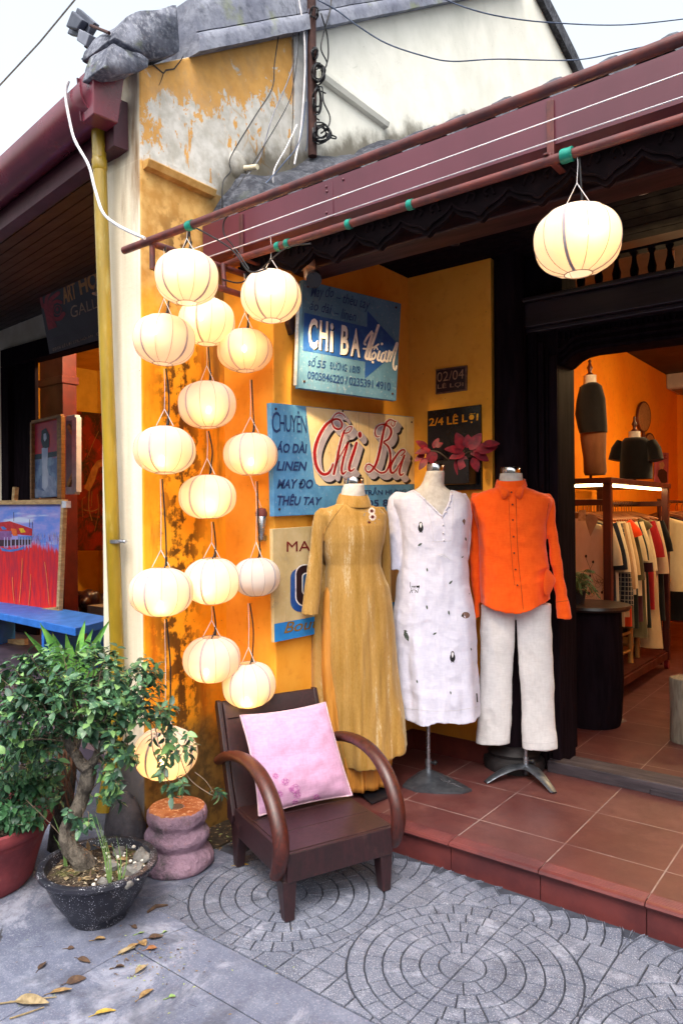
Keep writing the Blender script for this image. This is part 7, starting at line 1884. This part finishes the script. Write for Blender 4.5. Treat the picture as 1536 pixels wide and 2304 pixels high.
L = bpy.data.lights.new('gallery_light', 'POINT'); L.energy = 150; L.color = (1, .7, .4); L.shadow_soft_size = .15; o = bpy.data.objects.new('gallery_light', L); COL.objects.link(o); o.location = (-7.0, 5.25, 4.05)
# ------------------------------------------------------------------ inside the shop
RW = pm('rack_red_wood', '#4e1c16', '#3a1410', 6, .4, .1, stretch=(2, 2, .5))
X0, X1, Y0, Y1, ZT = -2.28, -1.70, 5.36, 6.98, 1.79
RK = thing('clothes_rack', 'dark red wooden display rack on castors with a lit top, loaded with clothes', 'rack', (-1.98, 6.1, ZF))
for x in (X0, X1):
    for y in (Y0, Y1): b = MB(); b.box((x-.028, y-.028, ZF+.09), (x+.028, y+.028, ZT-.03)); b.build('post', RW, RK, bevel=.003)
b = MB(); b.box((X0-.04, Y0-.04, ZT-.03), (X1+.04, Y1+.04, ZT+.012)); b.build('top_board', RW, RK, bevel=.003)
for lo, hi in [((X0, y-.018, z0), (X1, y+.018, z1)) for y in (Y0, Y1) for z0, z1 in ((ZT-.19, ZT-.145), (ZF+.10, ZF+.16))]+[((x-.018, Y0, ZF+.10), (x+.018, Y1, ZF+.16)) for x in (X0, X1)]:
    b = MB(); b.box(lo, hi); b.build('rail', RW, RK, bevel=.003)
b = MB(); b.box((X0, Y0, ZF+.155), (X1, Y1, ZF+.175)); b.build('bottom_shelf', RW, RK)
b = MB(); b.tube([(-1.95, Y0, ZT-.165), (-1.95, Y1, ZT-.165)], .012, 10); b.build('hanging_bar', M['rust'], RK, smooth=60)
g = G('led_tube'); ledm = g.out((.9, .8, .6, 1), .4); g.b.inputs['Emission Color'].default_value = (1, .70, .30, 1); g.b.inputs['Emission Strength'].default_value = 14
b = MB(); b.tube([(X0+.12, Y0+.03, ZT-.04), (X1-.04, Y0+.03, ZT-.04)], .009, 8); b.tube([(X1-.03, Y0+.05, ZT-.04), (X1-.03, Y1-.05, ZT-.04)], .009, 8); b.build('light_strip', ledm, RK)
rc = pm('red_castor', '#8a1c20', '#6a1418', 9, .3, .05)
for x in (X0, X1):
    for y in (Y0, Y1): b = MB(); b.tube([(x-.016, y, ZF+.045), (x+.016, y, ZF+.045)], .042, 16); b.build('castor', rc, RK, smooth=40)
def fabric(nm, c1, c2=None, kind=None):
    g = G(nm); X, Y, Z = g.xyz(); n = g.noise(6, 6, .6, v=g.map(scale=(1, 1, .35)))
    c = g.mix(g.ss(n, .35, .65), lin(c1), lin(c2 or c1))
    if kind == 'check':
        f = lambda v, p, w: g.ss(g.m('ABSOLUTE', g.m('SUBTRACT', g.m('FRACT', g.m('DIVIDE', v, p)), .5)), .5-w, .5-w*.6)
        ck = g.m('MAXIMUM', f(g.m('ADD', X, Y), .028, .10), f(Z, .034, .08)); c = g.mix(g.m('MULTIPLY', ck, .75), c, lin('#b8a88c'))
    g.bump(g.m('ADD', n, g.m('MULTIPLY', g.noise(16, 6, .6, v=g.map(scale=(1.4, 1, .5))), .5)), .5, .01)
    return g.out(c, .9, spec=.1, Sheen_Weight=.2)
hw = pm('hanger_wood', '#9a5a2c', '#7a4420', 9, .4, .1)
def garment(nm, lab, cat, y, L, wtop, wbot, sleeve, mat, xc=-1.95, grp='clothes hanging on the front rack', rot=0.0, zt=ZT-.165, dep=.035, stag=None):
    t = thing(nm, lab, cat, (xc, y, zt-.13), grp)
    zs_ = zt-.12; b = MB(); rings = []
    for i in range(19):
        q = i/18; w = lerp(wtop, wbot, q)*(1 if q > .06 else lerp(.30, 1, q/.06)); z = zs_-L*q+(0 if q > .06 else 0)
        n = 40; P = []
        for k in range(n):
            a = 2*math.pi*k/n; fo = 1+.32*math.sin(5*a+y*31)*q
            P.append((xc+math.cos(a)*w, y+math.sin(a)*dep*fo*(1+.5*q), z-.02*math.cos(a)**2*(1-q)*(1 if q < .1 else 0)))
        rings.append(P)
    b.loft(rings)
    if sleeve:
        for s in (-1, 1):
            P0 = Vector((xc+s*(wtop-.02), y, zs_-.045)); P1 = Vector((xc+s*(wtop+.035), y-.01, zs_-.045-sleeve*.62)); P2 = Vector((xc+s*(wtop+.045), y, zs_-.045-sleeve)); pth = smoothpath([P0, P1, P2], 5); b.tube(pth, [.045+.012*i/len(pth) for i in range(len(pth))], 14, flat=.55, up=(1, 0, 0))
    b.build('cloth', mat, t, smooth=60)
    b = MB(); b.tube(smoothpath([(xc-wtop*.9, y, zs_-.02), (xc-.06, y, zs_+.028), (xc, y, zs_+.04), (xc+.06, y, zs_+.028), (xc+wtop*.9, y, zs_-.02)], 5), .011, 8, flat=.6); b.tube(smoothpath([(xc, y, zs_+.04), (xc, y, zs_+.10), (xc+.02, y, zs_+.135), (xc-.012, y, zs_+.14)], 4), .003, 5); b.build('hanger', hw, t, smooth=60)
    return t
fb = {k: fabric(*v) for k, v in dict(beige=('beige_linen_print', '#d6c0a0', '#c4ac8a'), navy=('navy_cotton', '#1c2030', '#141824'), check=('checked_cotton', '#23262e', '#1a1c24', 'check'), cream=('cream_cotton', '#e8d8b4', '#d8c49a'), orange=('orange_cotton', '#f0501c', '#dc3c10'),
      olive=('olive_cotton', '#6a6244', '#544c34'), tan=('tan_linen', '#b8946a', '#a07c54'), green=('dark_green_cotton', '#2c3028', '#20241e'), sand=('sand_linen', '#d0b488', '#bc9c70'), black=('black_cotton', '#101014', '#0a0a0e'), red=('red_cotton', '#a02028', '#841820'), plum=('plum_cotton', '#5a2c34', '#482028')).items()}
GL = [('linen_blouse', 'beige blouse with dark flower embroidery, first on the front rack', 'blouse', 5.44, .78, .23, .26, .30, 'beige'), ('navy_tunic', 'dark navy top directly behind the beige embroidered blouse', 'top', 5.56, .80, .23, .25, .34, 'navy'), ('checked_shirt', 'dark checked long sleeved shirt with pale window lines', 'shirt', 5.68, .82, .235, .25, .62, 'check'),
      ('cream_shirt', 'cream shirt between the checked shirt and the orange one', 'shirt', 5.81, .66, .235, .24, .50, 'cream'), ('orange_tunic', 'bright orange garment hanging in the middle of the front rack', 'top', 5.93, .86, .235, .25, .10, 'orange'), ('cream_blouse', 'pale cream short sleeved blouse just behind the orange garment', 'blouse', 6.05, .62, .24, .25, .30, 'cream'),
      ('ivory_blouse', 'second pale short sleeved blouse, wider, behind the first pale one', 'blouse', 6.18, .64, .25, .26, .32, 'cream'), ('olive_dress', 'olive brown dress with a dark pattern at the shoulder', 'dress', 6.30, 1.0, .22, .27, .05, 'olive'), ('tan_trousers', 'tan trousers folded over a hanger behind the olive dress', 'trousers', 6.42, 1.02, .17, .2, 0, 'tan'), ('green_dress', 'narrow blackish green dress with straps', 'dress', 6.53, .95, .19, .24, 0, 'green'),
      ('sand_dress', 'long sand coloured dress reaching lowest on the rack', 'dress', 6.66, 1.14, .2, .30, 0, 'sand'), ('black_dress', 'black short sleeved dress at the far end of the front rack', 'dress', 6.82, .92, .25, .28, .26, 'black')]
GL += [('cotton_shirt', lab, 'shirt', y, L, .235, .25, s_, m) for lab, y, L, s_, m in (('white cotton shirt squeezed between the navy top and the checked shirt', 5.62, .74, .36, 'cream'), ('tan shirt hanging between the checked shirt and the cream shirt', 5.745, .84, .5, 'tan'), ('sand coloured shirt just before the orange garment', 5.87, .78, .4, 'sand'),
       ('olive shirt directly behind the orange garment', 5.99, .88, .45, 'olive'), ('dark green shirt between the two pale short sleeved blouses', 6.115, .9, .3, 'green'), ('plum shirt behind the wider pale blouse', 6.24, .86, .4, 'plum'), ('cream shirt behind the olive patterned dress', 6.36, .9, .4, 'cream'), ('red shirt between the strappy dress and the long sand dress', 6.60, .8, .3, 'red'), ('beige shirt beyond the long sand dress', 6.74, .96, .45, 'beige'))]
for nm, lab, cat, y, L, a, c, s, m in GL: garment(nm, lab, cat, y, L, a, c, s, fb[m])
# embroidery and tag on the front blouse
pf = Plane((0, 5.395, 0), (0, -1, 0)); z9 = lambda x, y: (1270+x/5.775, 1080+y/5.775); b = MB(); random.seed(8)
for (x, y) in ((272, 990), (365, 1065), (325, 1245), (320, 1340), (310, 1470), (480, 1460), (535, 1280)): put_poly(b, pf, [z9(x+15*math.cos(k*.7), y+21*math.sin(k*.7)) for k in range(9)], .001)
for st in ([(272, 1010), (330, 1160)], [(365, 1085), (320, 1170)], [(330, 1160), (380, 1290), (440, 1340)], [(360, 1170), (400, 1220), (480, 1280), (490, 1330), (430, 1320), (400, 1250)]): put_stroke(b, pf, [z9(*q) for q in st], .7, .001)
for k in range(16):
    x, y, r = random.uniform(200, 540), random.uniform(1290, 1520), random.uniform(18, 42); put_stroke(b, pf, [z9(x+r*math.cos(t), y+r*.8*math.sin(t)) for t in (0, 1, 2, 3, 4, 5, 6.1)], .55, .001+k*.00003)
b.build('flower_embroidery', pm('dark_brown_thread', '#2c1c18'), bpy.data.objects['linen_blouse'])
b = MB(); put_poly(b, pf, [z9(*q) for q in ((255, 500), (330, 735), (430, 520), (400, 470), (300, 440))], .0012); b.build('neck_opening', pm('blouse_neck_shade', '#b09672', '#9c8460'), bpy.data.objects['linen_blouse'])
b = MB(); b.prism([pf.at(*z9(*q), .004) for q in ((180, 395), (270, 390), (265, 535), (170, 530))], (0, .002, 0)); tag(b.build('price_tag', pm('kraft_tag', '#c8b48c', '#a8946c', 60)), 'small tan paper tag pinned to the beige blouse shoulder', 'tag')
# second rail further in
RL = thing('clothes_rail', 'further clothes rail with a crowd of hangers against the orange wall', 'rail', (-1.7, 8.0, ZF))
b = MB(); b.tube([(-1.80, 7.15, ZT-.14), (-1.80, 9.2, ZT-.14)], .014, 10); b.tube([(-1.8, 7.16, ZF), (-1.8, 7.16, ZT-.12)], .018, 8); b.tube([(-1.8, 9.2, ZF), (-1.8, 9.2, ZT-.12)], .018, 8); b.build('rail_frame', RW, RL, smooth=60)
for i, (nm, lab, cat, m, s, L) in enumerate((('white_tee', 'white short sleeved top on the further rail', 'top', 'cream', .24, .7), ('black_shirt', 'long black shirt on the further rail beside the white top', 'shirt', 'black', .5, 1.0), ('plum_dress', 'plum coloured dress on the further rail', 'dress', 'plum', .1, 1.05), ('red_dress', 'red dress on the further rail near the frame edge', 'dress', 'red', .1, 1.0), ('tan_shirt', 'tan shirt on the further rail beyond the red dress', 'shirt', 'tan', .3, .8), ('black_skirt', 'black skirt at the far end of the further rail', 'skirt', 'black', 0, .9))):
    garment(nm, lab, cat, 7.3+i*.24, L, .23, .26, s, fb[m], -1.80, 'clothes hanging on the further rail')
# child mannequins on top of the rack and what they wear
FIN = [(.022, 0), (.03, .006), (.012, .03), (.014, .05), (.022, .075), (.012, .10), (.008, .12), (.012, .135), (.006, .15), (.001, .155)]
def kid(px, y, ytop, yneck, lab):
    c = AY(px, 1072, y); zt = AY(px, yneck, y).z; t = thing('child_mannequin', lab, 'mannequin', (c.x, y, ZT+.012), 'child mannequins on the rack')
    b = MB(); b.lathe([(.075, -.20), (.07, -.05), (.05, 0), (.048, .05), (.05, .06)], (c.x, y, zt-.06), 20); b.build('torso', M['mannequin'], t, smooth=60)
    h = AY(px, ytop, y).z-zt; b = MB(); b.lathe([(r*1.1, z*h/.155) for r, z in FIN], (c.x, y, zt), 14); b.build('wooden_finial', pm('turned_wood', '#5a2418', '#431a12', 9, .35, .1), t, smooth=50)
    b = MB(); b.tube([(c.x, y, ZT+.014), (c.x, y, zt-.2)], .012, 8); b.lathe([(.10, 0), (.10, .012), (.02, .02)], (c.x, y, ZT+.0125), 20); b.build('stand', M['rust'], t)
    return c.x, zt
x, zt = kid(1328, 5.75, 808, 845, 'slim child mannequin in black top and brown trousers on the rack')
def loftz(rows, y, n=32, e=2.2):
    b = MB(); rr = []
    for z, xa, xb, d in rows:
        c = (xa+xb)/2; a = (xb-xa)/2; rr.append([(c+math.copysign(abs(math.cos(t))**(2/e), math.cos(t))*a, y+math.copysign(abs(math.sin(t))**(2/e), math.sin(t))*d, z) for t in [2*math.pi*k/n for k in range(n)]])
    b.loft(rr); return b
def rows_px(y, R_): return [(AY((a+c)/2, yy, y).z, AY(a, yy, y).x, AY(c, yy, y).x, d) for yy, a, c, d in R_]
b = loftz(rows_px(5.75, [(862, 1316, 1343, .05), (870, 1304, 1352, .07), (900, 1297, 1360, .085), (930, 1294, 1362, .09), (960, 1300, 1364, .09), (974, 1304, 1364, .09)]), 5.75); tag(b.build('child_tunic', fb['black'], smooth=60), 'black top on the slim child mannequin', 'top')
b = loftz(rows_px(5.75, [(960, 1304, 1362, .07), (990, 1306, 1362, .075), (1030, 1312, 1361, .07), (1062, 1313, 1363, .07), (1069, 1316, 1360, .06)]), 5.75); tag(b.build('child_trousers', fabric('brown_tweed', '#6a4630', '#563824'), smooth=60), 'brown rolled up trousers on the slim child mannequin', 'trousers')
x, zt = kid(1427, 6.55, 936, 971, 'shorter child mannequin in a black buttoned shirt on the rack')
b = loftz(rows_px(6.55, [(985, 1404, 1450, .06), (995, 1396, 1462, .09), (1030, 1394, 1466, .11), (1078, 1394, 1466, .115)]), 6.55)
for s, e in ((1398, 1384), (1462, 1474)):
    b.tube([AY(s, 996, 6.55), AY((s+e)/2+(2 if e > s else -2), 1012, 6.53), AY(e, 1036, 6.52)], [.05, .06, .065], 12)
tag(b.build('child_shirt', fb['black'], smooth=60), 'black short sleeved shirt on the shorter child mannequin', 'shirt')
def fan(px, py, rx, ry, lab):
    c = AX(px, py, XS+.03); k = depth(c)/FPX; t = thing('hand_fan', lab, 'fan', c, 'woven hand fans')
    P = [AX(px+rx*math.cos(a), py+ry*math.sin(a), XS+.03) for a in [2*math.pi*q/28 for q in range(28)]]
    b = MB(); b.prism(P, (.008, 0, 0)); b.build('fan_blade', pm('woven_straw', '#b8824c', '#98683a', 60, .8, .5), t)
    b = MB(); b.tube(P+[P[0]], .012, 6); b.tube([AX(px, py+ry, XS+.03), AX(px-1, py+ry+22, XS+.03)], .016, 6); b.build('fan_rim', pm('fan_rim_wood', '#6a3018'), t, smooth=60)
fan(1447, 938, 14, 33, 'upper oval woven fan on the orange wall behind the shorter child mannequin'); fan(1460, 1000, 11, 24, 'lower woven fan half hidden behind the black child shirt')
PO = thing('wall_poster', 'pink poster of a figure in a dark suit, low on the orange wall', 'poster', AX(1488, 1090, XS+.02))
pp = Plane((XS+.03, 8, 1.8), (1, 0, 0)); b = MB(); b.prism([pp.at(x, y) for x, y in ((1474, 1018), (1503, 1019), (1502, 1096), (1472, 1096))], (-.012, 0, 0)); b.build('sheet', pm('pink_print', '#c46a7c', '#b05a70', 9), PO)
b = MB(); put_poly(b, pp, [(1480, 1058), (1490, 1054), (1499, 1062), (1500, 1085), (1488, 1090), (1478, 1070)], .003, 0); put_poly(b, pp, [(1482, 1042), (1490, 1038), (1494, 1046), (1490, 1056), (1483, 1054)], .004, 1)
for st in ([(1491, 1026), (1498, 1024)], [(1492, 1030), (1499, 1032)], [(1495, 1022), (1494, 1034)]): put_stroke(b, pp, st, 1.0, .004, 0)
b.build('printed_figure', [pm('suit_dark', '#2c1c28'), pm('face_tan', '#d8b080')], PO)
AU = thing('air_conditioner', 'white wall air conditioner cut off by the right frame edge', 'air conditioner', AX(1560, 840, XS+.1))
a = AX(1514, 803, XS+.1); c = AX(1510, 872, XS+.1); b = MB(); b.box((XS+.005, a.y, c.z), (XS+.26, a.y+1.0, a.z)); b.build('casing', pm('ac_white', '#cfc8c0', '#bdb6ae', 6, .4, .02), AU, bevel=.03)
b = MB(); b.box((XS+.06, a.y+.05, c.z-.004), (XS+.25, a.y+.95, c.z+.02)); b.build('louvre', pm('ac_grey', '#8a847e'), AU)
# stools, table, log
BM = pm('bamboo_cane', '#a87a3c', '#865e2c', 9, .5, .2, stretch=(1, 1, .4))
def stool(x, y, z, rot, lab, proto=None):
    if proto: t = copy_tree(proto)
    else:
        t = thing('bamboo_stool', lab, 'stool', (0, 0, 0), 'bamboo stools'); w = .13; h = .38
        for sx in (-1, 1):
            for sy in (-1, 1):
                b = MB(); pth = [(sx*w, sy*w, h*i/8) for i in range(9)]; b.tube(pth, [.021 if i % 3 else .024 for i in range(9)], 10); b.build('leg', BM, t, smooth=60)
        b = MB()
        for zz_ in (.12, .27):
            for s in (-1, 1): b.tube([(-w, s*w, zz_+.02*s), (w, s*w, zz_+.02*s)], .014, 8); b.tube([(s*w, -w, zz_-.02), (s*w, w, zz_-.02)], .014, 8)
        b.build('rungs', BM, t, smooth=60)
        b = MB()
        for i in range(9): b.tube([(-w-.03, -w+i*w/4, h), (w+.03, -w+i*w/4, h)], .017, 8)
        b.build('seat', BM, t, smooth=60)
    t.location = (x, y, z); t.rotation_euler = (0, 0, rot); t['label'] = lab; return t
s1 = stool(-2.02, 5.66, ZF+.1755, .2, 'nearest bamboo stool on the rack shelf, behind the corner post')
stool(-1.94, 6.10, ZF+.1755, -.1, 'middle bamboo stool on the rack shelf', s1); stool(-1.98, 6.56, ZF+.1755, .3, 'farthest bamboo stool on the rack shelf, below the sand dress', s1)
TB = thing('round_table', 'dark round wooden side table just inside the doorway', 'table', (-2.02, 4.92, ZF))
tc = AY(1325, 1362, 4.92); b = MB(); b.lathe([(.001, -.02), (.255, -.02), (.265, -.005), (.26, .012), (.001, .014)], (tc.x, 4.92, tc.z), 40); b.build('tabletop', pm('table_dark_wood', '#1c1012', '#120a0c', 5, .35, .05, spec=.6), TB, smooth=40)
b = MB(); b.lathe([(.19, .0), (.20, .04), (.215, .3), (.205, tc.z-ZF-.05), (.2, tc.z-ZF-.022)], (tc.x, 4.92, ZF), 28); b.build('shade_drum', M['darkwood'], TB, smooth=50)  # plain black drum stands in for legs and shade under the tabletop
FP = thing('table_plant', 'small drooping fern on the round side table', 'plant', (tc.x-.12, 4.88, tc.z+.014)); po = AY(1296, 1352, 4.88)
b = MB(); b.lathe([(.05, 0), (.062, .08), (.066, .085), (.058, .08), (.05, .07)], (po.x, 4.88, tc.z+.0145), 20); b.build('plant_pot', pm('dark_pot', '#241c20'), FP, smooth=50)
b = MB(); random.seed(5)
for k in range(24):
    a = random.uniform(0, 6.28); top = Vector((po.x, 4.88, tc.z+.09)); e = top+Vector((math.cos(a)*random.uniform(.06, .15), math.sin(a)*.12, random.uniform(-.04, .16))); pth = smoothpath([top, lerp(top, e, .5)+Vector((0, 0, .07)), e], 5)
    for i in range(2, len(pth)-1):
        for s in (-1, 1): b.leaf(pth[i], (pth[i+1]-pth[i]).normalized()*.4+Vector((s*.6, -s*.2, -.2)), (0, -.5, 1), .04, .012, .4, 2)
    b.tube(pth, .0015, 4)
b.build('fronds', pm('fern_green', '#3a5a2c', '#2a4420', 20), FP, smooth=180)
LG = thing('log_stool', 'upright pale grey wood log stool at the right frame edge', 'stool', AZ(1536, 1680, ZF)); lc = AZ(1540, 1668, ZF)
b = MB(); b.lathe([(.001, .001), (.085, .001), (.088, .03), (.084, .2), (.087, .385), (.08, .395), (.001, .395)], lc, 28); o = b.build('log', pm('weathered_log', '#8a8274', '#6a6254', 9, .85, .5, stretch=(6, 6, .6)), LG, smooth=50); rough(o, .004, 14)
p = AZ(1388, 1622, ZF); b = MB(); b.prism([AZ(x, y, ZF-.002) for x, y in ((1364, 1621), (1388, 1613), (1410, 1623), (1386, 1631))], (0, 0, .004)); tag(b.build('floor_inset', pm('grey_inset', '#7a6c6a', '#6a5e5c')), kind='structure')
for (x, y, z, e) in ((-1.2, 5.2, 2.75, 26), (-1.0, 7.2, 2.75, 36), (.6, 6.2, 2.75, 26)):
    L = bpy.data.lights.new('shop_light', 'POINT'); L.energy = e; L.color = (1, .66, .32); L.shadow_soft_size = .12; o = bpy.data.objects.new('shop_light', L); COL.objects.link(o); o.location = (x, y, z)
b = MB()
for (x, y) in ((-1.2, 5.2), (-1.0, 7.2), (.6, 6.2)):
    t = thing('ceiling_lamp', 'warm ceiling lamp of the shop above the %s' % {-1.2: 'doorway side of the front rack', -1.0: 'far end of the clothes rail', .6: 'right hand side of the shop'}[x], 'lamp', (x, y, 2.8), 'shop ceiling lamps')
    b = MB(); b.tube([(x, y, 2.86), (x, y, 3.3)], .008, 8); b.lathe([(.02, .06), (.09, 0), (.14, -.06)], (x, y, 2.8), 20, cap=False); b.build('fitting', pm('lamp_white', '#e8e0d0'), t, smooth=40)

# ------------------------------------------------------------------ details go under the part they sit on
NEST = {'shop_sign': ('panel', None), 'gallery_sign': ('panel', None), 'number_plate': ('plate', None), 'number_plaque': ('plaque', None), 'easel_painting': ('canvas', ('painted_scene',)), 'framed_painting': ('canvas', ('painted_figure',)), 'abstract_painting': ('canvas', None),
        'cushion': ('cover', None), 'ao_dai': ('velvet_body', ('flower_embroidery', 'piping')), 'linen_dress': ('linen_body', None), 'orange_shirt': ('shirt_body', None), 'linen_trousers': ('linen_legs', None), 'wall_poster': ('sheet', None), 'downpipe': ('pipe_run', ('clip',)),
        'armchair': ('backrest', ('rail_seam',)), 'shop_house': ('lintel', ('lintel_moulding', 'lintel_dentils')), 'party_wall': ('plaster_wall', ('plaster_crack', 'mortar_patch', 'pilaster_strip')), 'eave_gutter': ('hopper', ('hopper_flange',)), 'roof_gutter': ('trough', ('riveted_seam',)),
        'bowl_pot': ('potting_soil', ('rock', 'white_pebbles', 'dry_litter')), 'linen_blouse': ('cloth', ('flower_embroidery', 'neck_opening')), 'bonsai_tree': ('crown', ('twigs',)), 'stone_stump': ('raw_top', ('core_hole_plug',))}
for t in list(COL.objects):
    if t.parent is None and t.name.split('.')[0] in NEST:
        host, only = NEST[t.name.split('.')[0]]
        hs = [c for c in t.children if c.name.split('.')[0] == host]
        for c in list(t.children):
            if hs and c not in hs and c.type == 'MESH' and (only is None or c.name.split('.')[0] in only):
                c.parent = hs[0]; c.matrix_parent_inverse = Matrix()
    elif t.parent is None and t.name.split('.')[0] == 'mannequin':
        pole = [c for c in t.children if c.name.startswith('pole')][0]
        for c in list(t.children):
            if c.name.startswith('clamp_knob'): c.parent = pole; c.matrix_parent_inverse = Matrix()
sh_ = bpy.data.objects['shop_house']; tf = [c for c in sh_.children if c.name.startswith('transom_frame')][0]
for c in list(sh_.children):
    if c.name.startswith('baluster'):
        c.parent = tf; c.matrix_parent_inverse = Matrix(); c.location = Vector(c.location)+Vector((0, 0, 0))
